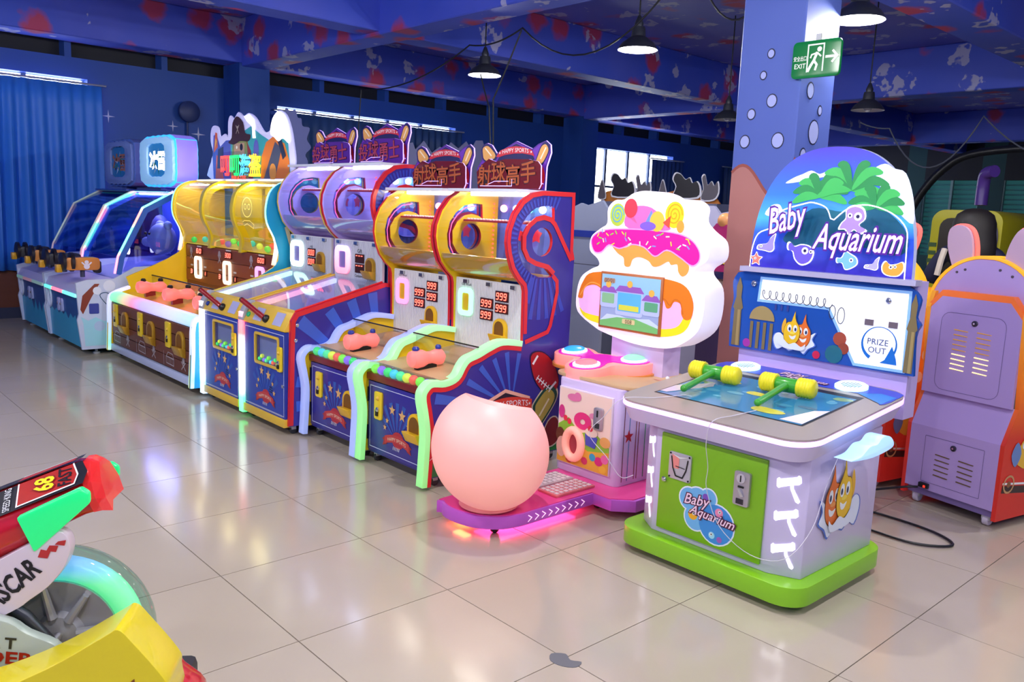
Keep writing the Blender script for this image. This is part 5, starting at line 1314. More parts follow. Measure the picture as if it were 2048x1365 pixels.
# ================================================================ CANDY CAKE SPINNER MACHINE WITH BALL SEAT
PK = M('#f04a98', 0.35, coat=0.3); PKV = M('#c05ad0', 0.35); LIL = M('#d4c4f0', 0.4); CAKEW = M('#f4eef8', 0.35, emit=0.42, ecol='#f8f0ff')
def candy():
    t = thing('candy_spinner_machine', 'white cake-shaped candy game with spinner buttons and pink ball seat on its footplate', 'arcade machine', (2.0, 1.75, 0))
    # footplate
    plate = spline([(1.83, 1.9), (1.83, 1.06), (1.86, 0.985), (1.95, 0.96), (2.08, 0.985), (2.16, 1.06), (2.188, 1.15), (2.19, 1.25), (2.19, 1.4), (2.19, 1.5), (2.19, 1.62)], 4) + [(2.3, 1.62), (2.38, 1.70), (2.38, 2.3), (1.7, 2.3), (1.7, 1.9)]
    MB().prism(plate, 'z', 0.045, 0.1, PKV).build('footplate', t, bevel=0.004)
    MB().prism([(1.9 + (p[0] - 1.9) * 0.97, 1.6 + (p[1] - 1.6) * 0.98) for p in plate], 'z', 0.1, 0.104, PK).build('footplate_top', t)
    a = Art((2.191, 0, 0), (0, 1, 0), (0, 0, 1))
    for k in range(9): a.line([(1.2 + 0.042 * k, 0.088), (1.222 + 0.042 * k, 0.073), (1.2 + 0.042 * k, 0.058)], 0.004, M('#ffd8f0', 0.4, emit=0.8), 0)
    a.build('arrow_print', t)
    for k in range(2):
        q = MB().box(1.88 + 0.14 * k, 2.005 + 0.14 * k, 1.42, 1.68, 0.104, 0.116, milky('pedal_clear_%d' % k, ('#d8c8cc', '#ff8a90')[k], 0.75)).build('pedal', t, bevel=0.003)
        mb = MB()
        for i in range(4):
            for j in range(8): mb.box(1.89 + 0.14 * k + 0.028 * i, 1.91 + 0.14 * k + 0.028 * i, 1.43 + 0.031 * j, 1.45 + 0.031 * j, 0.116, 0.119, M('#f0e4e8', 0.2))
        o = mb.build('pedal_studs', q); o['kind'] = 'stuff'
    for (x, y) in ((2.09, 1.1), (1.9, 1.1), (2.15, 1.7), (2.3, 2.2)):
        o = MB().lathe([(0.016, 0), (0.021, 0.004), (0.021, 0.018), (0.016, 0.022)], (x - 0.011, y, 0.021), (1, 0, 0), BLACK, 14).build('caster', t)
        MB().box(x - 0.016, x + 0.016, y - 0.012, y + 0.02, 0.026, 0.046, BLACK).build('caster_fork', o)
    MB().box(1.95, 2.1, 1.1, 1.6, 0.036, 0.042, M('#ff4a90', 0.4, emit=14.0, ecol='#ff3a80')).build('underglow_strip', t)
    MB().box(1.9, 1.98, 1.02, 1.06, 0.036, 0.042, M('#ff8a50', 0.4, emit=20.0, ecol='#ff7a40')).build('underglow_lamp', t)
    # cabinet
    cab = rrect(1.8, 2.21, 1.75, 2.28, 0.035)
    MB().prism(cab, 'z', 0.104, 0.575, LIL).build('cabinet', t, bevel=0.004)
    d = MB().box(1.825, 2.175, 1.738, 1.751, 0.15, 0.535, M('#e8d8e8', 0.4)).build('door', t, bevel=0.002)
    a = front(1.738); X, Z = 1.83, 0.155; w, h = 0.34, 0.375
    P = lambda u, v: (X + w * u, Z + h * v)
    a.poly([P(0, 0), P(1, 0), P(1, 1), P(0, 1)], M('#f4d8cc', 0.4), 0)
    a.poly([P(0, .5), P(.2, .62), P(.42, .45), P(.7, .52), P(1, .36), P(1, 0), P(0, 0)], M('#8fbf3a', 0.4), 1)
    a.poly([P(0, .3), P(.3, .36), P(.6, .24), P(1, .3), P(1, 0), P(0, 0)], M('#e8a83a', 0.4), 2)
    def blob(u, v, ru, rv, c_, k): a.poly(circ(X + w * u, Z + h * v, w * ru, 16, h * rv), M(c_, 0.4), k)
    for u, v, ru, rv, c_ in ((.28, .9, .12, .05, '#e078a8'), (.36, .92, .07, .06, '#e078a8'), (.68, .72, .08, .04, '#e088b0'), (.06, .68, .06, .09, '#d83a88'), (.14, .6, .04, .04, '#e8304a'), (.22, .57, .04, .04, '#e8304a'), (.05, .36, .09, .1, '#6a3420'), (.08, .2, .1, .14, '#e8b0a0'), (.92, .42, .1, .07, '#e8a860'), (.82, .15, .08, .06, '#d8287a'), (.93, .2, .07, .06, '#e86aa8'), (.7, .18, .06, .05, '#40a0c8'), (.55, .1, .06, .05, '#d8386a'), (.9, .06, .07, .05, '#f0b83a'), (.25, .06, .07, .05, '#c84a3a')):
        blob(u, v, ru, rv, c_, 3)
    a.poly(circ(X + w * .48, Z + h * .62, w * .17, 20, h * .115), M('#e0307c', 0.4), 4, holes=[circ(X + w * .48, Z + h * .61, w * .05, 12, h * .035)])
    a.poly([P(.56, .32), P(.74, .3), P(.78, .45), P(.54, .47)], M('#4a50b8', 0.4), 4); blob(.66, .5, .12, .06, '#f0d8c8', 5); blob(.64, .55, .05, .04, '#d8304a', 6)
    a.build('candy_print', d)
    ro = MB().tube([(1.945 + 0.052 * math.cos(u), 1.728, 0.262 + 0.07 * math.sin(u)) for u in [2 * PI * k / 24 for k in range(24)]], 0.021, M('#f8b0a0', 0.35, emit=0.35, ecol='#ff9a88'), 12, closed=True).build('ticket_ring', d)
    a = front(1.735); a.poly(circ(1.945, 0.262, 0.04, 20, 0.056), M('#a83a4a', 0.4), 0); a.build('ring_opening', ro)
    q = MB().prism(rrect(2.068, 2.125, 0.365, 0.475, 0.012), 'y', 1.726, 1.738, M('#b8b4c4', 0.3, 0.6)).build('coin_acceptor', d, bevel=0.002)
    MB().box(2.09, 2.096, 1.722, 1.726, 0.43, 0.462, BLACK).build('coin_slot', q); MB().box(2.083, 2.108, 1.722, 1.726, 0.375, 0.4, M('#303038', 0.3)).build('coin_return', q)
    a = right(2.21)
    for yy, c_ in ((1.79, '#7a3a4a'), (1.83, '#3a80c0'), (1.88, '#8a3038'), (1.9, '#8a3038'), (1.95, '#1fa060')): a.line([(yy, 0.125), (yy, 0.5)], 0.005, M(c_, 0.4), 0)
    a.poly(star(1.825, 0.345, 0.035), M('#c01a30', 0.4), 1); a.build('stripe_print', t)
    a = right(2.21); a.poly(circ(1.9, 0.465, 0.034, 16, 0.034) , M('#c01a34', 0.4), 1); a.poly([(1.87, 0.445), (1.93, 0.445), (1.9, 0.405)], M('#c01a34', 0.4), 1); a.build('gem_print', t)
    # top shelf of wood under the spinner
    MB().prism(rrect(1.72, 2.26, 1.78, 2.3, 0.08), 'z', 0.575, 0.592, WOOD).build('top_shelf', t, bevel=0.003)
    a = topart(0.592); a.line([(1.98, 2.22), (2.06, 2.2)], 0.02, M('#d08a6a', 0.4), 0); a.build('shelf_sticker', t)
    a = topart(0.592); a.line([(2.16, 2.06), (2.23, 2.05)], 0.02, M('#d08a6a', 0.4), 0); a.build('shelf_sticker', t)
    # three-lobed spinner, tilted towards the player
    LB = [(1.62, 2.05), (1.87, 1.875), (1.995, 2.10)]
    def outline(rr, blend):
        out = []; c = (sum(p[0] for p in LB) / 3, sum(p[1] for p in LB) / 3)
        n_ = 96
        for i in range(n_):
            u = 2 * PI * i / n_; dx, dy = math.cos(u), math.sin(u); best = 0.0; r_ = 0.0
            while r_ < 0.5:
                p = (c[0] + dx * r_, c[1] + dy * r_)
                f = sum(math.exp(-((p[0] - l_[0]) ** 2 + (p[1] - l_[1]) ** 2) / (rr * rr) * blend) for l_ in LB) + 0.75 * math.exp(-((p[0] - c[0]) ** 2 + (p[1] - c[1]) ** 2) / (rr * rr) * blend * 0.8)
                if f > math.exp(-blend): best = r_
                r_ += 0.004
            out.append((c[0] + dx * best, c[1] + dy * best))
        return out
    tz = lambda p: 0.10 * (p[1] - 1.875)
    def slab(pts, z0, z1, mat, name, par, bev=0.0):
        mb = MB(); k = len(pts); tris = tessellate_polygon([[Vector((p[0], p[1], 0)) for p in pts]])
        mb.add([(p[0], p[1], z0 + tz(p)) for p in pts], [tuple(q) for q in tris], mat); mb.add([(p[0], p[1], z1 + tz(p)) for p in pts], [tuple(q) for q in tris], mat)
        mb.add([(p[0], p[1], z0 + tz(p)) for p in pts] + [(p[0], p[1], z1 + tz(p)) for p in pts], [(i, (i + 1) % k, (i + 1) % k + k, i + k) for i in range(k)], mat)
        return mb.build(name, par, bevel=bev)
    slab(outline(0.118, 1.4), 0.565, 0.58, M('#d8883a', 0.3, coat=0.4), 'spinner_base', t, 0.006)
    sp = slab(outline(0.108, 1.4), 0.58, 0.632, M('#f49a94', 0.3, emit=0.4, ecol='#ff8a80'), 'spinner', t, 0.012)
    slab(outline(0.088, 1.5), 0.632, 0.637, M('#d01aa8', 0.25, emit=0.35, ecol='#e020c0'), 'spinner_face', sp)
    for (x, y), c_, rim in zip(LB, ('#38a8f8', '#f4828c', '#8cf0b0'), ('#ffffff', '#ffffff', '#a8b8ff')):
        z = 0.637 + tz((x, y)); nrm = Vector((0, -0.1, 1)).normalized()
        o = MB().lathe([(0.07, 0), (0.07, 0.006), (0.06, 0.009)], (x, y, z), nrm, M('#ffffff', 0.3, emit=1.6, ecol=rim), 28).build('button_ring', sp)
        MB().lathe([(0.058, 0.004), (0.056, 0.014), (0.045, 0.02), (0.02, 0.024), (0.0, 0.025)], (x, y, z), nrm, M(c_, 0.25, emit=0.5), 28).build('button', o)
    MB().ball((2.21, 2.1, 0.6), 0.011, WHITE, 10).build('knob', t)
    # cake-shaped head
    yf = 2.08
    HD = [(1.80, 0.775), (1.72, 0.80), (1.60, 0.865), (1.585, 0.96), (1.61, 1.05), (1.68, 1.10), (1.735, 1.125), (1.72, 1.16), (1.665, 1.20), (1.67, 1.27), (1.73, 1.315), (1.775, 1.345), (1.775, 1.42), (1.82, 1.462), (1.88, 1.468), (1.94, 1.50), (2.02, 1.512), (2.1, 1.495), (2.16, 1.468), (2.23, 1.475), (2.285, 1.44), (2.285, 1.375), (2.33, 1.33), (2.40, 1.28), (2.405, 1.2), (2.345, 1.155), (2.34, 1.12), (2.395, 1.06), (2.405, 0.96), (2.38, 0.86), (2.30, 0.79), (2.2, 0.75), (2.0, 0.745)]
    hd = spline(HD, 4, True)
    yb_ = yf + 0.16
    H = MB().prism(hd, 'y', yf, yb_, CAKEW).build('cake_head', t, bevel=0.03, seg=3)
    MB().box(1.82, 2.16, yf + 0.04, 2.26, 0.59, 0.76, LIL).build('neck', t)
    a = front(yf, lift=0.002)
    CAR = M('#e07a1c', 0.35, emit=0.22); CARD = M('#c8661c', 0.35, emit=0.3); CARL = M('#eca04c', 0.35, emit=0.25); PKF = M('#e018a0', 0.35, emit=0.25); PKL = M('#eab4e8', 0.35, emit=0.3); YLW = M('#f0e020', 0.35, emit=0.25)
    # layered body: pale pink cake, yellow hem, caramel cap with drips
    a.poly(spline([(1.605, 0.94), (1.63, 1.03), (1.7, 1.085), (1.95, 1.095), (2.2, 1.085), (2.3, 1.055), (2.345, 0.99), (2.335, 0.9), (2.27, 0.835), (2.1, 0.805), (1.75, 0.825), (1.64, 0.86)], 4, True), PKL, 0)
    a.poly(spline([(1.615, 0.89), (1.66, 0.865), (1.8, 0.855), (2.1, 0.84), (2.25, 0.86), (2.3, 0.92), (2.34, 0.95), (2.325, 0.875), (2.26, 0.825), (2.1, 0.80), (1.75, 0.82), (1.65, 0.845)], 4, True), YLW, 1)
    a.poly(spline([(1.60, 0.95), (1.63, 1.03), (1.7, 1.085), (1.95, 1.098), (2.2, 1.088), (2.3, 1.06), (2.345, 0.99), (2.34, 0.92), (2.305, 0.905), (2.28, 0.93), (2.275, 0.975), (2.235, 0.985), (2.215, 0.955), (2.19, 0.95), (2.17, 0.985), (2.145, 0.985), (2.13, 0.94), (2.06, 0.94), (1.8, 0.98), (1.77, 1.0), (1.72, 1.02), (1.665, 1.01), (1.64, 0.985), (1.635, 0.945), (1.615, 0.94)], 4, True), CAR, 2)
    a.line(spline([(1.615, 0.955), (1.65, 1.005), (1.69, 1.03), (1.74, 1.025), (1.79, 1.0)], 4), 0.006, CARL, 3)
    a.line(spline([(2.14, 0.96), (2.15, 0.99), (2.18, 0.99), (2.21, 0.965), (2.235, 0.995), (2.27, 0.985), (2.29, 0.93)], 4), 0.006, CARD, 3)
    a.build('cake_print', H)
    a = front(yf, lift=0.002)
    PS = spline([(1.675, 1.25), (1.71, 1.29), (1.8, 1.315), (2.0, 1.322), (2.2, 1.315), (2.3, 1.29), (2.355, 1.24), (2.36, 1.19), (2.32, 1.165), (2.25, 1.20), (2.17, 1.23), (2.1, 1.195), (2.03, 1.235), (1.95, 1.245), (1.87, 1.22), (1.8, 1.235), (1.75, 1.195), (1.7, 1.195)], 4, True)
    a.poly(PS, PKF, 2)
    a.poly(spline([(1.82, 1.235), (1.9, 1.225), (1.96, 1.245), (2.04, 1.24), (2.1, 1.2), (2.16, 1.225), (2.24, 1.21), (2.3, 1.17), (2.3, 1.13), (2.27, 1.11), (2.245, 1.13), (2.235, 1.165), (2.2, 1.16), (2.18, 1.175), (2.13, 1.15), (2.09, 1.145), (2.06, 1.17), (2.0, 1.185), (1.96, 1.17), (1.945, 1.135), (1.91, 1.135), (1.9, 1.175), (1.86, 1.195)], 4, True), CARL, 1)
    rr = random.Random(5)
    for k in range(34):
        u = 1.72 + 0.6 * rr.random(); v = 1.235 + 0.07 * rr.random(); an = rr.random() * PI
        if not inside((u, v), PS): continue
        a.line([(u - 0.011 * math.cos(an), v - 0.011 * math.sin(an)), (u + 0.011 * math.cos(an), v + 0.011 * math.sin(an))], 0.006, M(('#f8f0c0', '#f0d040', '#80c840', '#7090e8', '#f8f8f8')[k % 5], 0.4, emit=0.4), 4)
    a.line(offset(PS, 0.0), 0.006, M('#f890e0', 0.35, emit=0.6), 3, True)
    a.build('icing_print', H)
    a = front(yf, lift=0.002)
    E_ = 0.2
    a.poly(spline([(1.92, 1.325), (1.9, 1.39), (1.96, 1.435), (2.06, 1.43), (2.14, 1.37), (2.17, 1.325)], 4, True), M('#f070c0', 0.35, emit=E_), 1)
    for (cx, cz, r_, c1, c2) in ((1.845, 1.39, 0.05, '#b8d048', '#5aa8d8'), (2.2, 1.40, 0.055, '#f4d020', '#d8a818')):
        a.poly(circ(cx, cz, r_, 20, r_ * 1.15), M(c1, 0.35, emit=E_), 2)
        a.line([(cx + r_ * 0.85 * (1 - i / 40) * math.cos(i * 0.42), cz + r_ * (1 - i / 40) * math.sin(i * 0.42)) for i in range(38)], 0.006, M(c2, 0.35, emit=E_), 3)
    a.poly(circ(1.93, 1.425, 0.042, 18, 0.048), M('#f03a50', 0.35, emit=E_), 4); a.poly([(1.91, 1.385), (1.95, 1.385), (1.975, 1.35)], M('#f060a0', 0.35, emit=E_), 3)
    a.poly([(2.02, 1.345), (2.06, 1.42), (2.09, 1.36)], M('#7090e8', 0.35, emit=E_), 3); a.poly(circ(2.1, 1.365, 0.045, 18, 0.05), M('#f4c048', 0.35, emit=E_), 4)
    a.poly([(2.135, 1.36), (2.18, 1.395), (2.175, 1.335)], M('#e8503a', 0.35, emit=E_), 4); a.poly(circ(2.045, 1.34, 0.05, 16, 0.022), M('#8060d8', 0.35, emit=E_), 5); a.poly(circ(2.24, 1.345, 0.022, 12, 0.03), M('#f0a040', 0.35, emit=E_), 4)
    a.build('sweets_print', H)
    # screen
    s0, s1, t0, t1 = 1.775, 2.155, 0.815, 1.085
    S = MB().box(s0 - 0.012, s1 + 0.012, yf - 0.012, yf + 0.01, t0 - 0.012, t1 + 0.012, M('#b86a3a', 0.4)).build('screen', H, bevel=0.003)
    a = front(yf - 0.012)
    w, h = s1 - s0, t1 - t0; P = lambda u, v: (s0 + w * u, t0 + h * v)
    sc = lambda c_: M(c_, 0.15, emit=0.4)
    a.poly([P(0, 0), P(1, 0), P(1, 1), P(0, 1)], sc('#8f9ec8'), 0); a.poly([P(0, .62), P(1, .6), P(1, 1), P(0, 1)], sc('#8cb8dc'), 1)
    a.poly([P(0, 0), P(0, .1), P(.3, .2), P(.6, .22), P(1, .1), P(1, 0)], sc('#6fae6a'), 2); a.poly([P(0, .1), P(.12, .24), P(.35, .24), P(.5, .2), P(.85, .25), P(1, .15), P(1, .1), P(.6, .2), P(.3, .2)], sc('#b8c8e0'), 1)
    for (u0, u1, v0, v1, hh) in ((.3, .7, .3, .72, '#5aa8e0'), (.02, .24, .42, .68, '#80b088'), (.76, .98, .36, .6, '#5a9a78')):
        a.poly([P(*q) for q in rrect(u0 - .03, u1 + .03, v0 - .05, v1 + .03, .04)], sc('#a8b4e0'), 3); a.poly([P(*q) for q in rrect(u0, u1, v0 + .03, v1 - .04, .02)], sc(hh), 4)
        a.poly([P(u0 - .05, v1 - .02), P(u0 + .02, v1 + .09), P(u1 - .02, v1 + .09), P(u1 + .05, v1 - .02)], sc('#8a58b0'), 5); a.poly(circ(*P((u0 + u1) / 2, v1 + .13), .018, 12), sc('#d8a850'), 6)
    a.poly([P(.33, .35), P(.67, .35), P(.67, .45), P(.33, .45)], sc('#c8c84a'), 6)
    a.poly([P(*q) for q in rrect(.04, .24, .84, .93, .02)], sc('#a88a7a'), 5); a.text('00/01', *P(.14, .885), 0.03, sc('#5a3a30'), 6)
    a.poly([P(*q) for q in rrect(.4, .62, .1, .19, .02)], sc('#c8b88a'), 5); a.text('008', *P(.51, .145), 0.03, sc('#4a3a30'), 6)
    a.build('screen_picture', S)
    # ball-shaped seat
    return t
CANDY = candy()
def ball_seat(t):
    C_ = Vector((2.035, 1.105, 0.362)); r = 0.259
    m, nt, n, l, b = nodemat('seat_glow')
    tc = n.new('ShaderNodeTexCoord'); sp = n.new('ShaderNodeSeparateXYZ'); l.new(tc.outputs['Object'], sp.inputs[0])
    b.inputs['Base Color'].default_value = hexc('#f6b8b4'); b.inputs['Roughness'].default_value = 0.4
    b.inputs['Emission Color'].default_value = hexc('#ff9a8c'); b.inputs['Emission Strength'].default_value = 0.36
    # globe cut open at the front-top (facing the game), curved rim: keep points below a saddle surface
    mb = MB(); n_ = 72; rings = 40
    vs = []; ax = Vector((-0.09, 0.25, 0.96)).normalized()
    e1 = Vector((1, 0, 0)); e2 = ax.cross(e1).normalized()
    uc = math.atan2(Vector((0.72, -0.635, 0.28)).dot(e2), Vector((0.72, -0.635, 0.28)).dot(e1))
    def rim(u): return math.radians(38 + 3 * math.cos(2 * (u - uc)))
    for i in range(rings + 1):
        for k in range(n_):
            u = 2 * PI * k / n_; th0 = rim(u); th = th0 + (PI - th0) * i / rings
            vs.append(C_ + (ax * math.cos(th) + (e1 * math.cos(u) + e2 * math.sin(u)) * math.sin(th)) * r)
    # inner shell and seat bowl
    base = len(vs)
    for i in range(12):
        for k in range(n_):
            u = 2 * PI * k / n_; th0 = rim(u); f_ = i / 11
            rr = r * (0.955 - 0.06 * f_); th = th0 * (1 - f_ * 0.995)
            d = (ax * math.cos(th) + (e1 * math.cos(u) + e2 * math.sin(u)) * math.sin(th)) * rr
            vs.append(C_ + d - ax * (0.16 * math.sin(f_ * PI / 2) * r / 0.26 * 1.0))
    fs = []
    for i in range(rings):
        for k in range(n_): fs.append((i * n_ + k, (i + 1) * n_ + k, (i + 1) * n_ + (k + 1) % n_, i * n_ + (k + 1) % n_))
    for k in range(n_): fs.append((k, (k + 1) % n_, base + (k + 1) % n_, base + k))
    for i in range(11):
        for k in range(n_): fs.append((base + i * n_ + k, base + i * n_ + (k + 1) % n_, base + (i + 1) * n_ + (k + 1) % n_, base + (i + 1) * n_ + k))
    mb.add(vs, fs, m); t = mb.build('ball_seat', t); t['label'] = 'large glowing pink ball-shaped seat'
    MB().lathe([(0.11, 0), (0.13, 0.012), (0.12, 0.03)], (C_.x, C_.y, 0.105), (0, 0, 1), M('#f08a90', 0.4), 28).build('foot_ring', t)
ball_seat(CANDY)

# ================================================================ BABY AQUARIUM HAMMER MACHINE
WBODY = M('#cdc2ea', 0.35, coat=0.2); GRNP = M('#86c81e', 0.35, coat=0.25); STEEL = M('#a89c94', 0.35, 0.25)
NEONV = M('#e8d0ff', 0.3, emit=1.9, ecol='#c890ff'); OCEAN = M('#1f5fc0', 0.25)
def fish_pair(a, cx, cz, s, mirror=1, k=3):
    """two cheerful cartoon fish riding a splash"""
    def P(L): return [(cx + mirror * s * x, cz + s * y) for x, y in L]
    SPL = M('#e4ecff', 0.35); SPB = M('#4a70d0', 0.35)
    sp = spline([(-1.0, -.35), (-.95, -.05), (-.7, .05), (-.4, -.15), (0, -.1), (.4, -.2), (.75, .1), (1.0, .25), (.85, -.05), (1.0, -.3), (.7, -.5), (.5, -.75), (.2, -.55), (-.2, -.7), (-.45, -.55), (-.8, -.7)], 3, True)
    a.poly(P([(x * 1.06, y * 1.06) for x, y in sp]), SPB, k); a.poly(P(sp), SPL, k + 2 if False else k + 1)
    def fish(dx, dy, c1, c2, kk):
        b_ = spline([(-.32, -.35), (-.38, .1), (-.25, .42), (-.05, .5), (.02, .72), (.1, .95), (.12, .7), (.2, .5), (.36, .25), (.38, -.1), (.25, -.4), (0, -.52)], 4, True)
        a.poly(P([(x * 1.05 + dx, y * 1.05 + dy) for x, y in b_]), M('#7a4a1a', 0.4), kk); a.poly(P([(x + dx, y + dy) for x, y in b_]), M(c1, 0.35), kk + 1)
        for ex in (-.12, .16):
            a.poly(P(circ(ex + dx, .2 + dy, .105, 14, .17)), WHITE, kk + 2); a.poly(P(circ(ex + dx + .02, .17 + dy, .05, 10, .085)), M('#203060', 0.3), kk + 3)
        a.poly(P(spline([(-.12 + dx, -.12 + dy), (.05 + dx, -.16 + dy), (.22 + dx, -.08 + dy), (.16 + dx, -.26 + dy), (.0 + dx, -.28 + dy)], 3, True)), WHITE, kk + 2)
        a.poly(P(circ(dx + .03, dy, .14, 12, .06)), M(c2, 0.35), kk + 2)
    fish(.38, .05, '#e8702a', '#f09a50', k + 2); fish(-.12, .12, '#f0c020', '#f8dc50', k + 6)
    a.poly(P(spline([(-.6, .1), (-.62, .45), (-.48, .75), (-.42, .4), (-.4, .05)], 3, True)), M('#e8b030', 0.35), k + 5)
    a.poly(P(spline([(-.7, -.4), (-.5, -.2), (-.2, -.4), (.1, -.3), (.4, -.45), (.6, -.3), (.5, -.6), (0, -.62), (-.4, -.6)], 3, True)), SPL, k + 11)

def logo(a, cx, cz, s, k=2, rot=0.0):
    DK = M('#5a0f3c', 0.35); LT = M('#f8d8f0', 0.35)
    a.text('Baby', cx - 0.62 * s, cz + 0.45 * s, 0.72 * s, DK, k, shear=0.35, off=0.05 * s, rot=0.1 + rot); a.text('Baby', cx - 0.62 * s, cz + 0.45 * s, 0.72 * s, LT, k + 1, shear=0.35, off=0.006 * s, rot=0.1 + rot)
    a.text('Aquarium', cx + 0.25 * s, cz - 0.1 * s, 0.62 * s, DK, k + 2, shear=0.35, off=0.05 * s, rot=-0.06 + rot); a.text('Aquarium', cx + 0.25 * s, cz - 0.1 * s, 0.62 * s, LT, k + 3, shear=0.35, off=0.006 * s, rot=-0.06 + rot)

def hammer_machine():
    t = thing('hammer_game_machine', 'white and lime green whack game with blue ocean dome sign and violet edge light', 'arcade machine', (2.91, 1.75, 0))
    base = rrect(2.5, 3.335, 1.41, 2.13, 0.1, 8)
    MB().prism(base, 'z', 0.032, 0.105, GRNP).build('base', t, bevel=0.008, seg=3)
    for (x, y) in ((2.6, 1.52), (3.22, 1.52), (2.6, 2.03), (3.22, 2.03)):
        MB().lathe([(0.028, 0), (0.028, 0.012), (0.012, 0.018), (0.012, 0.034)], (x, y, 0.0), (0, 0, 1), BLACK, 14).build('levelling_foot', t)
    body = [(2.64, 1.478), (3.175, 1.478), (3.285, 1.525), (3.29, 2.075), (2.55, 2.075), (2.55, 1.54)]
    MB().prism(body, 'z', 0.105, 0.60, WBODY).build('body', t, bevel=0.004)
    d = MB().box(2.672, 3.148, 1.466, 1.479, 0.13, 0.53, M('#7fb81c', 0.35)).build('door', t, bevel=0.003)
    q = MB().prism(rrect(2.72, 2.825, 0.355, 0.465, 0.008), 'y', 1.458, 1.466, M('#c8c4d0', 0.3, 0.4)).build('ticket_slot_plate', d, bevel=0.002)
    a = front(1.458)
    a.line([(2.733, 0.448), (2.742, 0.40), (2.757, 0.37), (2.79, 0.368), (2.805, 0.40), (2.812, 0.445)], 0.006, BLACK, 1); a.poly([(2.735, 0.455), (2.745, 0.40), (2.77, 0.40), (2.77, 0.447)], M('#f0908a', 0.3), 0); a.poly([(2.735, 0.457), (2.772, 0.443), (2.81, 0.455), (2.772, 0.45)], WHITE, 1)
    a.line([(2.755, 0.41), (2.8, 0.407)], 0.003, BLACK, 2); a.build('slot_print', q)
    for x in (2.727, 2.818):
        for z in (0.362, 0.458): MB().lathe([(0.004, 0), (0.004, 0.003)], (x, 1.458, z), (0, -1, 0), BLACK, 8).build('screw', q)
    q = MB().prism(rrect(3.025, 3.09, 0.335, 0.465, 0.008), 'y', 1.452, 1.466, M('#b8b0bc', 0.3, 0.5)).build('coin_acceptor', d, bevel=0.003)
    MB().lathe([(0.018, 0), (0.018, 0.005)], (3.055, 1.452, 0.44), (0, -1, 0), M('#d8d4e0', 0.3, 0.5), 16).build('coin_bezel', q); MB().box(3.053, 3.057, 1.445, 1.449, 0.428, 0.452, BLACK).build('coin_slot', q)
    MB().box(3.045, 3.068, 1.447, 1.452, 0.405, 0.412, BLACK).build('coin_window', q); MB().prism([(3.045, 0.398), (3.055, 0.398), (3.072, 0.375), (3.062, 0.372)], 'y', 1.444, 1.452, CHROME).build('return_lever', q); MB().box(3.04, 3.07, 1.449, 1.452, 0.342, 0.362, M('#2a2430', 0.4)).build('coin_return', q)
    MB().lathe([(0.011, 0), (0.011, 0.008), (0.007, 0.012)], (2.7, 1.466, 0.34), (0, -1, 0), CHROME, 14).build('lock', d)
    # bubble badge on the door
    a = front(1.466); WB = M('#e8f0ff', 0.35); B_ = M('#3a90e0', 0.3); B2 = M('#70b8f0', 0.3)
    for (x, z, r) in ((2.865, 0.295, 0.052), (2.825, 0.293, 0.044), (2.912, 0.318, 0.036), (2.86, 0.225, 0.05), (2.955, 0.225, 0.078)):
        a.poly(circ(x, z, r + 0.006, 24), WB, 0); a.poly(circ(x, z, r, 24), B_ if r > 0.06 else B2, 1)
    for (x, z, r, c_) in ((2.965, 0.275, 0.018, '#f090b8'), (2.94, 0.178, 0.014, '#a0e0f8'), (2.975, 0.17, 0.012, '#a060c0'), (2.9, 0.32, 0.014, '#8050c0'), (2.848, 0.235, 0.022, '#f0b020')): a.poly(circ(x, z, r, 14), M(c_, 0.3), 2)
    for (x, z) in ((2.968, 0.279), (2.938, 0.182), (2.852, 0.24)): a.poly(circ(x, z, 0.007, 10), WHITE, 3); a.poly(circ(x + 0.001, z, 0.003, 8), BLACK, 4)
    logo(a, 2.915, 0.255, 0.082, 5); a.build('badge_print', d)
    # glowing hammer windows on the chamfers
    HAM = M('#ffffff', 0.3, emit=2.2, ecol='#f4f0ff')
    def hammer_shape(cx, cz, s, m_=1):
        L = [(-.5, .22), (-.42, .30), (-.36, .24), (.3, .42), (.36, .5), (.46, .46), (.5, .2), (.4, .1), (.18, .06), (.2, -.1), (.5, -.62), (.44, -.72), (.32, -.66), (.08, -.14), (.06, .02), (-.3, -.1), (-.4, -.16), (-.48, -.1)]
        return [(cx + m_ * s * x, cz + s * y) for x, y in L]
    cu = Vector((0.11, 0.047, 0)).normalized()
    a2 = lambda: Art((3.175, 1.478, 0), cu, (0, 0, 1), lift=0.002)
    for z in (0.20, 0.325, 0.45):
        a = a2(); a.poly(hammer_shape(0.05, z, 0.085), HAM, 0); a.build('hammer_light', t)
    cu2 = Vector((0.09, -0.062, 0)).normalized()
    for z in (0.2, 0.33, 0.46):
        a = Art((2.55, 1.54, 0), cu2, (0, 0, 1), lift=0.002); a.poly(hammer_shape(0.055, z, 0.075), HAM, 0); a.build('hammer_light', t)
    a = right(3.2875, lift=0.003); fish_pair(a, 1.765, 0.35, 0.16, -1); a.build('fish_sticker', t)
    # flared table skirt and sloping table top
    top = rrect(2.47, 3.335, 1.385, 2.215, 0.11, 8)
    zt = lambda y: 0.645 + (y - 1.40) * 0.095
    def ringm(pts, za, zb, mat, name, par, inset=0.0):
        mb = MB(); k = len(pts)
        p2 = offset(pts, inset, True) if inset else pts
        mb.add([(p[0], p[1], zt(p[1]) + zb) for p in pts] + [(p[0], p[1], zt(p[1]) + za) for p in p2], [(i, (i + 1) % k, (i + 1) % k + k, i + k) for i in range(k)], mat)
        tr = tessellate_polygon([[Vector((p[0], p[1], 0)) for p in pts]]); mb.add([(p[0], p[1], zt(p[1]) + zb) for p in pts], [tuple(x) for x in tr], mat)
        mb.add([(p[0], p[1], zt(p[1]) + za) for p in p2], [tuple(x) for x in tr], mat)
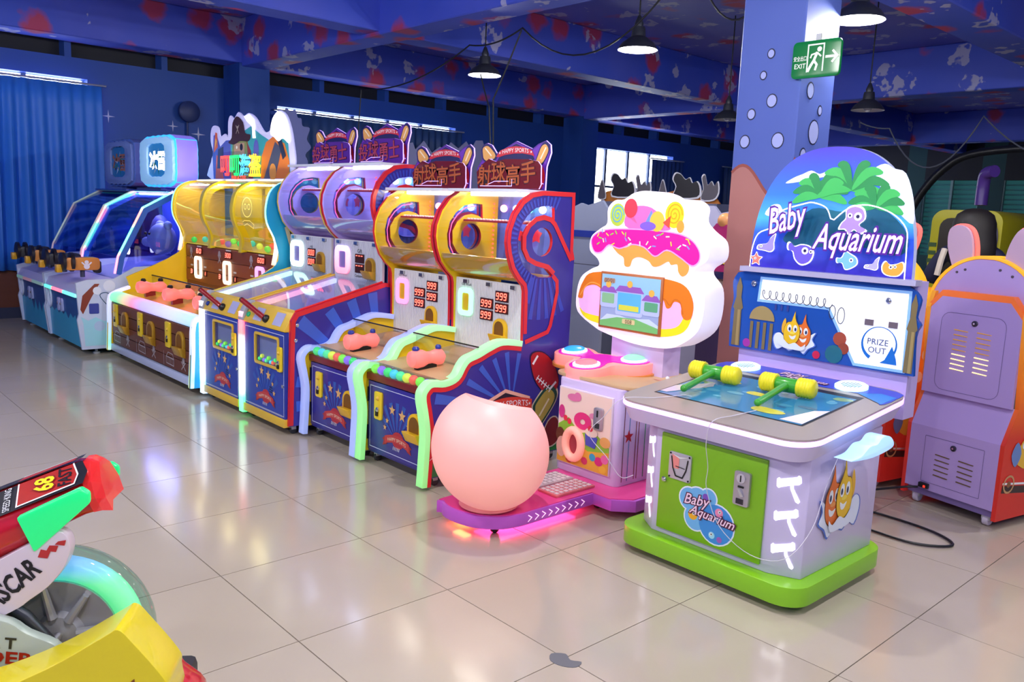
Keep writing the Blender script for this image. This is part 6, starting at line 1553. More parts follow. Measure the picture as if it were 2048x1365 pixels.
        return mb.build(name, par)
    ringm(top, -0.085, -0.022, WBODY, 'table_skirt', t, 0.028)
    ringm(offset(top, -0.003, True), -0.022, -0.004, NEONV, 'edge_light', t)
    tb = ringm(top, -0.004, 0.004, STEEL, 'table_top', t)
    def slopeart(): return Art((0, 1.40, 0.649), (1, 0, 0), Vector((0, 1, 0.095)), lift=0.0008)
    gx0, gx1, gy0, gy1 = 2.555, 3.225, 0.145, 0.625      # along x and along the slope (from y = 1.40)
    a = slopeart(); a.poly([(gx0, gy0), (gx1, gy0), (gx1, gy1), (gx0, gy1)], BLACK, 0); a.build('screen_bezel', tb)
    a = slopeart()
    g2 = 0.04
    w_, h_ = gx1 - gx0 - 0.02, gy1 - gy0 - 0.05
    SCM = M('#2f6f98', 0.12, emit=0.3, ecol='#3a7ea8')
    P = lambda u, v: (gx0 + 0.01 + w_ * u, gy0 + 0.008 + h_ * v)
    a.poly([P(0, 0), P(1, 0), P(1, 1), P(0, 1)], SCM, 1)
    rr = random.Random(11)
    for k in range(26):
        u, v = rr.random() * 0.9 + 0.05, rr.random() * 0.85 + 0.07
        a.poly(circ(*P(u, v), 0.012 + 0.03 * rr.random(), 10, 0.01 + 0.014 * rr.random()), M(('#5a98b8', '#4a88a8', '#78a8b0', '#3a6890', '#88a878')[k % 5], 0.12, emit=0.22), 2)
    for u, v, s in ((.72, .16, .06), (.2, .75, .05), (.5, .55, .045)):
        a.poly(spline([P(u - s * 1.6, v), P(u - s, v + s * 1.2), P(u + s, v + s), P(u + s * 2, v + s * .2), P(u + s, v - s), P(u - s, v - s)], 3, True), M('#c8c04a', 0.12, emit=0.25), 3)
    a.poly([P(.86, .02), P(1, .02), P(1, .5), P(.93, .42)], M('#d8d0e0', 0.12, emit=0.3), 3); a.poly([P(.0, .3), P(.16, .62), P(.2, .5), P(.05, .05), P(0, .05)], M('#b8b0c0', 0.12, emit=0.2), 3)
    a.build('screen_picture', tb)
    a = slopeart(); a.poly(spline([(2.5, 0.665), (2.6, 0.665), (3.0, 0.66), (3.24, 0.66), (3.31, 0.57), (3.325, 0.68), (3.28, 0.79), (2.9, 0.805), (2.6, 0.805), (2.49, 0.77)], 3, True), M('#3a4cc8', 0.3), 1)
    a.poly([(3.18, 0.665), (3.31, 0.58), (3.32, 0.7), (3.25, 0.72)], M('#2a80d8', 0.3), 2); logo(a, 2.9, 0.715, 0.085, 3); a.build('control_print', tb)
    for x in (2.62, 3.12):
        y = 2.13; z = zt(y) + 0.004; nn = Vector((0, -0.095, 1)).normalized()
        o = MB().lathe([(0.066, 0), (0.066, 0.012), (0.056, 0.018), (0.05, 0.014)], (x, y, z), nn, M('#d8f4ff', 0.15, emit=1.2, ecol='#b8e8ff'), 30).build('speaker_ring', t)
        MB().lathe([(0.05, 0.0), (0.05, 0.012), (0.0, 0.013)], (x, y, z), nn, M('#b8bac8', 0.35, 0.4), 24).build('speaker_grille', o)
        mb = MB()
        for i in range(-3, 4):
            for j in range(-3, 4):
                if i * i + j * j < 11: mb.lathe([(0.004, 0.0125), (0.004, 0.0145)], (x + 0.012 * i, y + 0.012 * j, z + 0.0011 * j), nn, BLACK, 6)
        q = mb.build('grille_holes', o); q['kind'] = 'stuff'
    # cloud lamp on the right edge
    MB().prism(spline([(1.58, 0.57), (1.66, 0.575), (1.72, 0.60), (1.78, 0.60), (1.82, 0.62), (1.88, 0.615), (1.92, 0.585), (1.9, 0.565), (1.75, 0.555)], 4, True), 'x', 3.335, 3.40, M('#b8e0ff', 0.25, emit=0.7, ecol='#98c8ff')).build('cloud_lamp', t, bevel=0.012)
    # upright board
    yb = 2.235
    bo = spline([(2.455, 0.79), (2.45, 0.95), (2.46, 1.02), (2.45, 1.1), (2.475, 1.145)], 3) + [(2.52, 1.155), (3.26, 1.155)] + spline([(3.29, 1.135), (3.315, 1.1), (3.305, 1.03), (3.325, 1.0), (3.31, 0.95), (3.32, 0.79)], 3)
    B = MB().prism(bo, 'y', yb, yb + 0.02, M('#1c50b0', 0.2, coat=0.4)).build('ocean_board', t)
    MB().box(2.5, 3.29, yb + 0.02, 2.36, 0.6, 1.17, M('#b8a8e0', 0.4)).build('back_housing', t)
    a = front(yb)
    WIN = [(2.606, 1.122), (3.268, 1.121), (3.273, 0.809), (3.075, 0.807), (2.941, 1.03), (2.6, 1.03)]
    sh = 0.0
    LW = M('#e8e8f8', 0.3, emit=0.5, ecol='#eef0ff')
    a.poly(offset(WIN, 0.012, True) if not inside(offset(WIN, 0.012, True)[0], WIN) else offset(WIN, -0.012, True), M('#8ab8f0', 0.3, emit=0.2), 1); a.poly(WIN, LW, 2)
    SPR = M('#30343c', 0.4)
    loop = []
    for i in range(170):
        u = i / 169; x = 2.61 + 0.33 * u; ph = u * 10 * 2 * PI
        loop.append((x + 0.012 * math.cos(ph), 1.055 + 0.02 * math.sin(ph) - 0.01 * u))
    a.line(loop, 0.003, SPR, 4)
    a.line(circ(2.995, 1.0, 0.016, 18, 0.035), 0.003, SPR, 4, True); a.line(circ(2.955, 1.01, 0.014, 18, 0.03), 0.003, SPR, 4, True)
    # prize out emblem
    a.poly([(3.17 + r * math.cos(u), 0.9 + r * math.sin(u)) for u, r in [(math.radians(-60 + 300 * i / 30), 0.075) for i in range(31)]] + [(3.17 + r * math.cos(u), 0.9 + r * math.sin(u)) for u, r in [(math.radians(240 - 300 * i / 30), 0.06 + 0.012 * math.sin(i * 0.1)) for i in range(31)]], M('#1a6fd0', 0.3), 4)
    a.poly([(3.2, 0.84), (3.225, 0.9), (3.245, 0.85), (3.25, 0.825), (3.18, 0.825)], M('#1a6fd0', 0.3), 5)
    a.text('PRIZE', 3.165, 0.91, 0.036, M('#3a4a80', 0.4), 6); a.text('OUT', 3.165, 0.875, 0.036, M('#3a4a80', 0.4), 6)
    # towers and dome of the sunken city
    ST = M('#7a6a48', 0.4); ST2 = M('#a08c5c', 0.4)
    for x, w_, s in ((2.49, 0.022, 1), (3.295, 0.018, 1)):
        a.poly([(x - w_, 0.8), (x - w_ * .85, 0.97), (x - w_ * 1.2, 0.98), (x - w_ * .6, 1.03), (x - w_ * .7, 1.08), (x, 1.125), (x + w_ * .7, 1.08), (x + w_ * .6, 1.03), (x + w_ * 1.2, 0.98), (x + w_ * .85, 0.97), (x + w_, 0.8)], ST, 3); a.poly([(x, 0.8), (x, 0.97), (x + w_ * .6, 0.97), (x + w_ * .7, 0.8)], ST2, 4)
    dc = (2.62, 0.935)
    a.poly([(dc[0] + 0.065 * math.cos(PI * i / 14), dc[1] + 0.065 * math.sin(PI * i / 14)) for i in range(15)], ST2, 3)
    for k in range(4): a.poly([(2.562 + 0.034 * k, 0.8), (2.578 + 0.034 * k, 0.8), (2.578 + 0.034 * k, 0.925), (2.562 + 0.034 * k, 0.925)], ST, 3)
    for k in range(3): a.poly([(2.68 + 0.03 * k, 0.99), (2.69 + 0.03 * k, 0.99), (2.69 + 0.03 * k, 1.015), (2.68 + 0.03 * k, 1.015)], M('#2a3a90', 0.4), 3)
    for (x, z, r, c_) in ((3.0, 0.9, 0.03, '#a84a38'), (3.02, 0.86, 0.025, '#984030'), (2.98, 0.83, 0.04, '#206a80'), (2.55, 0.82, 0.02, '#a030a0'), (2.9, 0.815, 0.018, '#d02050')): a.poly(circ(x, z, r, 14), M(c_, 0.4), 3)
    a.build('board_print', B)
    a = front(yb); fish_pair(a, 2.79, 0.885, 0.10, 1, 5); a.build('fish_print', B)
    for (x, z) in ((2.565, 1.10), (3.19, 1.085)): MB().lathe([(0.013, 0), (0.013, 0.008), (0.007, 0.014)], (x, yb, z), (0, -1, 0), CHROME, 14).build('lock', B)
    for x in (3.12, 3.22): MB().box(x - 0.018, x + 0.018, yb - 0.008, yb, 0.975, 1.0, M('#8a7a88', 0.3, 0.5)).build('hinge', B)
    # dome sign
    ys = 2.265; cx, hw, z0, hh = 2.885, 0.372, 1.175, 0.54
    def dome(s=1.0, n_=40): return [(cx + s * hw * (1 - (1 - abs(math.cos(PI * i / n_))) * 0.0) * math.copysign(abs(math.cos(PI * i / n_)) ** 0.85, math.cos(PI * i / n_)), z0 + hh * s * math.sin(PI * i / n_) ** 0.8 if 0 < i < n_ else z0) for i in range(n_ + 1)]
    m, nt, n, l, b = nodemat('ocean_print')
    tc = n.new('ShaderNodeTexCoord'); sp = n.new('ShaderNodeSeparateXYZ'); l.new(tc.outputs['Object'], sp.inputs[0])
    mr = n.new('ShaderNodeMapRange'); mr.inputs[1].default_value = z0; mr.inputs[2].default_value = z0 + hh; l.new(sp.outputs[2], mr.inputs[0])
    cr = n.new('ShaderNodeValToRGB'); l.new(mr.outputs[0], cr.inputs[0])
    ramp(cr, [(0.0, '#4a38c0'), (0.3, '#2a58d0'), (0.42, '#48a8e8'), (0.62, '#2f6ee6'), (1.0, '#3a28b8')])
    l.new(cr.outputs[0], b.inputs['Base Color']); l.new(cr.outputs[0], b.inputs['Emission Color']); b.inputs['Emission Strength'].default_value = 0.45; b.inputs['Roughness'].default_value = 0.3
    D = MB().prism(dome(), 'y', ys, ys + 0.03, m, mat_side=M('#c8d0f0', 0.3)).build('dome_sign', t)
    a = front(ys); CL = M('#d8e4fc', 0.35, emit=0.35)
    for L in ([(2.66, 1.56), (2.7, 1.585), (2.74, 1.6), (2.78, 1.615), (2.82, 1.6), (2.86, 1.615), (2.87, 1.595), (2.8, 1.58), (2.72, 1.565)], [(2.57, 1.42), (2.6, 1.46), (2.64, 1.465), (2.66, 1.44), (2.69, 1.425), (2.62, 1.41)], [(3.06, 1.61), (3.1, 1.64), (3.14, 1.62), (3.19, 1.6), (3.23, 1.5), (3.24, 1.4), (3.18, 1.44), (3.12, 1.5)]): a.poly(spline(L, 3, True), CL, 1)
    GR = M('#1f8a4a', 0.4, emit=0.18); GR2 = M('#3ab45a', 0.4, emit=0.18)
    for (px, pz, s) in ((2.83, 1.50, 0.13), (2.97, 1.53, 0.16), (3.08, 1.46, 0.12)):
        for k in range(9):
            u = math.radians(-15 + 210 * k / 8); q = [(px, pz), (px + s * .5 * math.cos(u), pz + s * .5 * math.sin(u) + s * .16), (px + s * math.cos(u), pz + s * .75 * math.sin(u))]
            pp = spline(q, 5); up = offset(pp, 0.02); n_ = len(pp)
            wv = [(p[0] + (r_[0] - p[0]) * math.sin(PI * (i + .3) / n_), p[1] + (r_[1] - p[1]) * math.sin(PI * (i + .3) / n_)) for i, (p, r_) in enumerate(zip(pp, up))]
            dn = offset(pp, -0.02); wd = [(p[0] + (r_[0] - p[0]) * math.sin(PI * (i + .3) / n_), p[1] + (r_[1] - p[1]) * math.sin(PI * (i + .3) / n_)) for i, (p, r_) in enumerate(zip(pp, dn))]
            a.poly(wv + wd[::-1], GR if k % 2 else GR2, 2 + k % 3)
    a.poly(spline([(2.7, 1.35), (2.8, 1.45), (2.95, 1.44), (3.1, 1.46), (3.22, 1.36), (3.2, 1.27), (3.0, 1.3), (2.8, 1.28), (2.68, 1.3)], 4, True), M('#1a6a80', 0.4, emit=0.2), 1)
    a.build('ocean_print', D)
    # clear acrylic front with glowing outline, letters and sea creatures
    ya = 2.215
    AC = spline([(2.545, 1.175), (2.55, 1.26), (2.575, 1.33), (2.635, 1.36), (2.64, 1.40), (2.69, 1.44), (2.79, 1.47), (2.83, 1.475), (2.89, 1.455), (2.915, 1.41)], 4) + spline([(2.93, 1.405), (2.99, 1.455), (3.07, 1.47), (3.17, 1.44), (3.235, 1.38), (3.245, 1.30), (3.25, 1.175)], 4)
    F_ = MB().prism(AC, 'y', ya, ya + 0.006, CLEAR).build('acrylic_sign', t)
    a = front(ya); ED = M('#f0f0ff', 0.3, emit=2.0, ecol='#d8d0ff')
    a.line(AC, 0.005, ED, 1)
    LET = M('#e4c8ff', 0.3, emit=0.7, ecol='#d8b0ff'); LD = M('#4a1488', 0.35, emit=0.25, ecol='#6a20c0')
    for tx, x, z, w_, h_, r in (('Baby', 2.715, 1.39, 0.19, 0.15, 0.24), ('Aquarium', 3.035, 1.315, 0.385, 0.145, 0.0)):
        a.fit(tx, x, z, w_ + 0.018, h_ + 0.018, LD, 2, shear=0.4, off=0.05, rot=r); a.fit(tx, x, z, w_, h_, LET, 3, shear=0.4, off=0.012, rot=r)
    a.build('sign_lettering', F_)
    OUT = M('#f4f4ff', 0.3, emit=1.4)
    def creature(name, pts, cx_, cz_, s, col, eyes):
        a = front(ya); q = spline(pts, 4, True)
        a.poly([(cx_ + s * 1.12 * x, cz_ + s * 1.12 * y) for x, y in q], OUT, 1); a.poly([(cx_ + s * x, cz_ + s * y) for x, y in q], M(col, 0.3, emit=0.3), 2)
        for ex, ey, er in eyes: a.poly(circ(cx_ + s * ex, cz_ + s * ey, s * er, 12), M('#f0f0f8', 0.3, emit=0.4), 3); a.poly(circ(cx_ + s * ex, cz_ + s * ey, s * er * .45, 10), M('#2a2060', 0.3), 4)
        a.build(name, F_)
    WH = [(-.9, .6), (-.6, .35), (-.1, .5), (.5, .4), (.8, 0), (.6, -.6), (0, -.85), (-.5, -.5), (-.7, 0), (-1.05, .1), (-1.1, .5)]
    creature('whale_print', WH, 2.8, 1.26, 0.062, '#6a58d0', ((.2, .1, .26), (.65, .05, .14)))
    OC = [(0, 1), (.6, .8), (.75, .2), (.4, -.2), (.9, -.5), (.5, -.75), (.1, -.5), (-.2, -.8), (-.5, -.5), (-.9, -.5), (-.75, -.1), (-.5, .2), (-.5, .75)]
    creature('octopus_print', OC, 3.015, 1.40, 0.062, '#a888e8', ((.3, .35, .28), (-.25, .4, .17)))
    SH = [(-1, -.4), (-.9, 0), (-.4, .1), (0, .2), (.3, .7), (.8, 1.1), (.7, .3), (.75, -.3), (.4, -.6), (-.3, -.5)]
    creature('snail_print', SH, 2.625, 1.28, 0.045, '#9a8cf0', ((-.65, -.1, .16),)); creature('small_snail_print', SH, 3.115, 1.225, 0.03, '#b0a8f4', ((-.65, -.1, .16),))
    FI = [(-1, .2), (-.6, .25), (-.3, .8), (.2, .6), (.7, .3), (.8, -.2), (.3, -.6), (-.2, -.7), (-.5, -.2), (-.95, -.2)]
    creature('fish_print', FI, 3.01, 1.235, 0.047, '#78b8e0', ((.3, .1, .2),))
    CR = [(-1, .3), (-.7, .7), (-.3, .4), (.3, .5), (.8, .7), (1, .2), (.8, -.3), (.4, -.6), (-.4, -.6), (-.9, -.3)]
    creature('crab_print', CR, 3.2, 1.215, 0.042, '#f0a040', ((-.2, .2, .2), (.2, .25, .16))); creature('starfish_print', star(0, 0, 1.0, 5, .55), 2.575, 1.215, 0.03, '#f07a70', ((-.15, .1, .2),))
    MB().box(2.5, 3.3, ya - 0.012, ys, 1.155, 1.178, M('#b8b4d8', 0.35, 0.2)).build('sign_ledge', t)
    return t
hammer_machine()

def toy_hammer(label, cx, cy, rot):
    z = 0.649 + (cy - 1.40) * 0.095 + 0.044
    t = thing('toy_hammer', label, 'hammer', (cx, cy, z), rot, group='toy hammers on the whack game', local=True)
    GH = M('#3aa02c', 0.3, coat=0.3); YH = M('#f0e020', 0.4)
    MB().lathe([(0.026, -0.052), (0.03, -0.045), (0.03, 0.045), (0.026, 0.052)], (0, 0, 0), (1, 0, 0), GH, 20).build('head_core', t)
    for s in (-1, 1):
        pr = []
        for i in range(5): pr += [(0.038, 0.046 + 0.012 * i), (0.0405, 0.052 + 0.012 * i)]
        pr += [(0.036, 0.108), (0.03, 0.113)]
        MB().lathe([(0.028, 0.044)] + pr + [(0.0, 0.114)], (0, 0, 0), (s, 0, 0), YH, 22).build('bellows_end', t)
    MB().tube([(0, -0.01, 0.0), (0, -0.06, -0.004), (0, -0.14, -0.016), (0, -0.26, -0.034)], [0.02, 0.014, 0.013, 0.014], GH, 14).build('handle', t)
    MB().ball((0, -0.262, -0.034), 0.015, GH, 12).build('handle_end', t)
toy_hammer('yellow and green toy hammer lying nearer the candy machine', 2.655, 1.83, 0.12)
toy_hammer('yellow and green toy hammer lying nearer the rabbit-eared machine', 2.985, 1.855, 0.10)
TUBEM = glass('clear_tubing', '#f4f0ff', 0.7, 0.1, 1.0)
STRG = M('#d8d4e4', 0.3)
def cord(label, pts):
    o = MB().tube(spline(pts, 5), 0.0015, STRG, 6).build('clear_string'); return tag(o, label, 'cord')
cord('thin clear cord looping off the left rim of the whack game', [(2.69, 1.585, 0.672), (2.62, 1.47, 0.66), (2.53, 1.375, 0.65), (2.455, 1.35, 0.56), (2.40, 1.33, 0.48), (2.44, 1.4, 0.38), (2.50, 1.43, 0.30), (2.535, 1.47, 0.31)])
cord('thin clear cord hanging down the lime green door', [(3.01, 1.59, 0.672), (2.99, 1.48, 0.664), (2.96, 1.377, 0.648), (2.935, 1.385, 0.56), (2.915, 1.44, 0.45), (2.91, 1.45, 0.36), (2.98, 1.45, 0.23), (3.12, 1.448, 0.165), (3.25, 1.46, 0.19), (3.305, 1.53, 0.3), (3.31, 1.6, 0.45), (3.315, 1.66, 0.553)])

# ================================================================ RABBIT-EARED MACHINES (seen from behind)
LILP = M('#b49cd8', 0.4); ORG_ = M('#f08a24', 0.35, emit=0.15); YELG = M('#f8b820', 0.35, emit=0.35, ecol='#ffb020')
def bunny(loc, label):
    t = thing('rabbit_ear_machine', label, 'arcade machine', loc, math.radians(-12.9), group='rabbit-eared machines', local=True)
    w = 0.484
    side = [(0.0, 0.045), (0.0, 0.41), (0.075, 0.575), (0.04, 1.0), (0.07, 1.08), (0.26, 1.08), (0.32, 0.75), (0.62, 0.55), (0.66, 0.05)]
    m, nt, n, l, b = nodemat('side_blend')
    tc = n.new('ShaderNodeTexCoord'); sp = n.new('ShaderNodeSeparateXYZ'); l.new(tc.outputs['Object'], sp.inputs[0])
    mr = n.new('ShaderNodeMapRange'); mr.inputs[1].default_value = 0.1; mr.inputs[2].default_value = 1.05; l.new(sp.outputs[2], mr.inputs[0])
    cr = n.new('ShaderNodeValToRGB'); l.new(mr.outputs[0], cr.inputs[0])
    ramp(cr, [(0.0, '#c82a24'), (0.35, '#c83020'), (0.6, '#f07a1c'), (1.0, '#f8a828')])
    l.new(cr.outputs[0], b.inputs['Base Color']); l.new(cr.outputs[0], b.inputs['Emission Color']); b.inputs['Emission Strength'].default_value = 0.12; b.inputs['Roughness'].default_value = 0.35
    for xa, xb in ((-0.004, 0.016), (w - 0.016, w + 0.004)):
        MB().prism(side, 'x', xa, xb, m).build('side_panel', t, smooth=False)
    # printed cartoon wheels and racers on the right side
    a = right(w + 0.004)
    a.line([(0.02, 0.2), (0.3, 0.17), (0.62, 0.16)], 0.035, M('#3a2a2c', 0.4), 0); a.line([(0.02, 0.228), (0.3, 0.2), (0.62, 0.19)], 0.01, WHITE, 1)
    for y_, z_, r_ in ((0.07, 0.22, 0.04), (0.33, 0.18, 0.04)): a.line(circ(y_, z_, r_, 18), 0.01, M('#c89a6a', 0.4), 2, True); a.poly(circ(y_, z_, r_ * .4, 12), M('#8a5a3a', 0.4), 2)
    a.build('road_print', t); a = right(w + 0.004)
    a.poly(spline([(0.1, 0.33), (0.14, 0.42), (0.22, 0.45), (0.3, 0.4), (0.3, 0.32), (0.2, 0.28)], 3, True), M('#e8b83a', 0.4), 3); a.poly(spline([(0.06, 0.36), (0.1, 0.42), (0.14, 0.36), (0.1, 0.3)], 3, True), M('#6a8ac8', 0.4), 3)
    a.poly(circ(0.16, 0.4, 0.02, 12), WHITE, 4); a.poly(circ(0.22, 0.4, 0.022, 12), WHITE, 4); a.poly(circ(0.225, 0.4, 0.008, 8), BLACK, 5); a.poly(circ(0.165, 0.4, 0.008, 8), BLACK, 5)
    a.build('racer_print', t); a = right(w + 0.004); a.poly(circ(0.4, 0.3, 0.05, 16), M('#d8402a', 0.4), 3); a.build('balloon_print', t)
    for k in range(4):
        a = right(w + 0.004); a.poly(circ(0.16 + 0.035 * k, 0.6 + 0.12 * (k % 2), 0.03, 12), M('#f8d8b8', 0.4), 1); a.build('cloud_print', t)
    L_ = [(0.016, 0), (w - 0.016, 0)]
    MB().box(0.016, w - 0.016, 0.0, 0.02, 0.09, 0.41, LILP).build('lower_back', t)
    MB().prism([(0.0, 0.41), (0.075, 0.575), (0.09, 0.56), (0.02, 0.4)], 'x', 0.016, w - 0.016, LILP).build('sloping_back', t)
    up = [(0.016, 0.575), (w - 0.016, 0.575), (w - 0.016, 0.985), (w - 0.08, 1.06), (0.07, 1.06), (0.016, 1.0)]
    MB().prism(up, 'y', 0.045, 0.065, LILP).build('upper_back', t)
    MB().prism([(0.016, 1.0), (0.07, 1.06), (w - 0.08, 1.06), (w - 0.016, 0.985), (w - 0.005, 1.0), (w - 0.075, 1.09), (0.065, 1.09), (0.005, 1.02)], 'y', 0.047, 0.1, M('#e8702a', 0.35, emit=0.25)).build('orange_band', t)
    MB().box(0.016, w - 0.016, 0.03, 0.6, 0.05, 0.09, M('#8a78b8', 0.4)).build('bottom_frame', t)
    # arch
    cz = 0.985; cxx = w / 2
    arch = [(cxx + 0.268 * math.cos(PI * i / 28), cz + 0.268 * math.sin(PI * i / 28)) for i in range(29)]
    MB().prism(arch, 'y', 0.09, 0.11, LILP).build('arch_back', t)
    MB().ribbon(arch, -0.016, 'y', 0.085, 0.2, YELG).build('arch_rim', t, bevel=0.004)
    for x, z in ((0.1, 1.18), (0.14, 1.195), (0.31, 1.205), (0.37, 1.18)): MB().lathe([(0.006, 0), (0.006, 0.004)], (x, 0.09, z), (0, -1, 0), M('#4a4050', 0.4), 8).build('screw', t)
    PE = M('#c8a8c0', 0.4); PR = M('#ff7a70', 0.3, emit=0.9, ecol='#ff5a50')
    for x0_, lean in ((0.115, -0.035), (0.36, 0.05)):
        ear = spline([(x0_ - 0.045, 1.19), (x0_ - 0.065 + lean * .6, 1.3), (x0_ - 0.05 + lean, 1.385), (x0_ + lean, 1.408), (x0_ + 0.05 + lean, 1.38), (x0_ + 0.062 + lean * .6, 1.3), (x0_ + 0.045, 1.19)], 4)
        e_ = MB().prism(ear, 'y', 0.1, 0.12, PE).build('ear', t)
        MB().ribbon(ear, 0.008, 'y', 0.122, 0.15, PR).build('ear_light', e_)
    # vents
    GLOW = M('#ffe8b0', 0.3, emit=1.5, ecol='#ffe088'); DRK = M('#7a5a2a', 0.5, emit=0.5, ecol='#e8a838')
    a = front(0.045); a.line(rrect(0.08, 0.4, 0.6, 0.985, 0.045), 0.002, M('#6a5a90', 0.4), 0, True); a.build('hatch_outline', t)
    a = front(0.0); a.line(rrect(0.1, 0.4, 0.13, 0.365, 0.004), 0.002, M('#6a5a90', 0.4), 0, True); a.build('hatch_outline', t)
    for k in range(9):
        for q, x in enumerate((0.15, 0.265)):
            z = 0.71 + 0.024 * k
            MB().prism([(x, z), (x + 0.07, z - 0.003), (x + 0.071, z + 0.0), (x + 0.002, z + 0.0045)], 'y', 0.042, 0.046, GLOW if k < 4 else DRK).build('vent_slit', t)
    for k in range(5):
        for x in (0.16, 0.28):
            z = 0.175 + 0.026 * k
            MB().prism([(x, z), (x + 0.075, z - 0.003), (x + 0.077, z + 0.001), (x + 0.002, z + 0.0045)], 'y', -0.003, 0.001, M('#4a3a20', 0.5, emit=0.06, ecol='#c08a30')).build('vent_slit', t)
    for y_, z_ in ((0.045, 0.945), (0.0, 0.335)):
        o = MB().lathe([(0.014, 0), (0.014, 0.006), (0.009, 0.009)], (0.25, y_, z_), (0, -1, 0), M('#3a3444', 0.3, 0.5), 16).build('lock', t); MB().lathe([(0.005, 0.009), (0.005, 0.012)], (0.25, y_, z_), (0, -1, 0), CHROME, 10).build('keyhole', o)
    for x in (0.06, w - 0.06):
        o = MB().lathe([(0.02, 0), (0.024, 0.004), (0.024, 0.026), (0.02, 0.03)], (x - 0.015, 0.05, 0.026), (1, 0, 0), M('#d0c8dc', 0.35), 16).build('caster', t); MB().box(x - 0.02, x + 0.02, 0.035, 0.065, 0.03, 0.055, CAST).build('caster_fork', o)
    o = MB().box(0.1, 0.15, -0.02, 0.0, 0.1, 0.125, BLACK).build('power_socket', t, bevel=0.003); MB().box(0.13, 0.14, -0.023, -0.02, 0.105, 0.115, M('#ff3020', 0.3, emit=2.0)).build('power_light', o)
bunny((2.993, 3.095, 0), 'lilac back of a rabbit-eared machine with glowing vents at the right edge')
U_ = Vector((math.cos(math.radians(-12.9)), math.sin(math.radians(-12.9)), 0))
p_ = Vector((2.993, 3.095, 0)) - U_ * 0.62
bunny(tuple(p_), 'orange-sided rabbit-eared machine mostly hidden behind the whack game')
o = MB().tube(spline([(3.095, 3.03, 0.105), (3.05, 2.99, 0.1), (2.9, 2.95, 0.05), (2.75, 2.9, 0.012), (2.8, 2.72, 0.008), (3.05, 2.75, 0.008), (3.3, 2.72, 0.008), (3.42, 2.62, 0.008), (3.3, 2.5, 0.008), (3.05, 2.5, 0.008), (2.8, 2.45, 0.008)], 6), 0.006, BLACK, 8).build('power_cord')
tag(o, 'black power cord looping on the floor behind the whack game', 'cord')

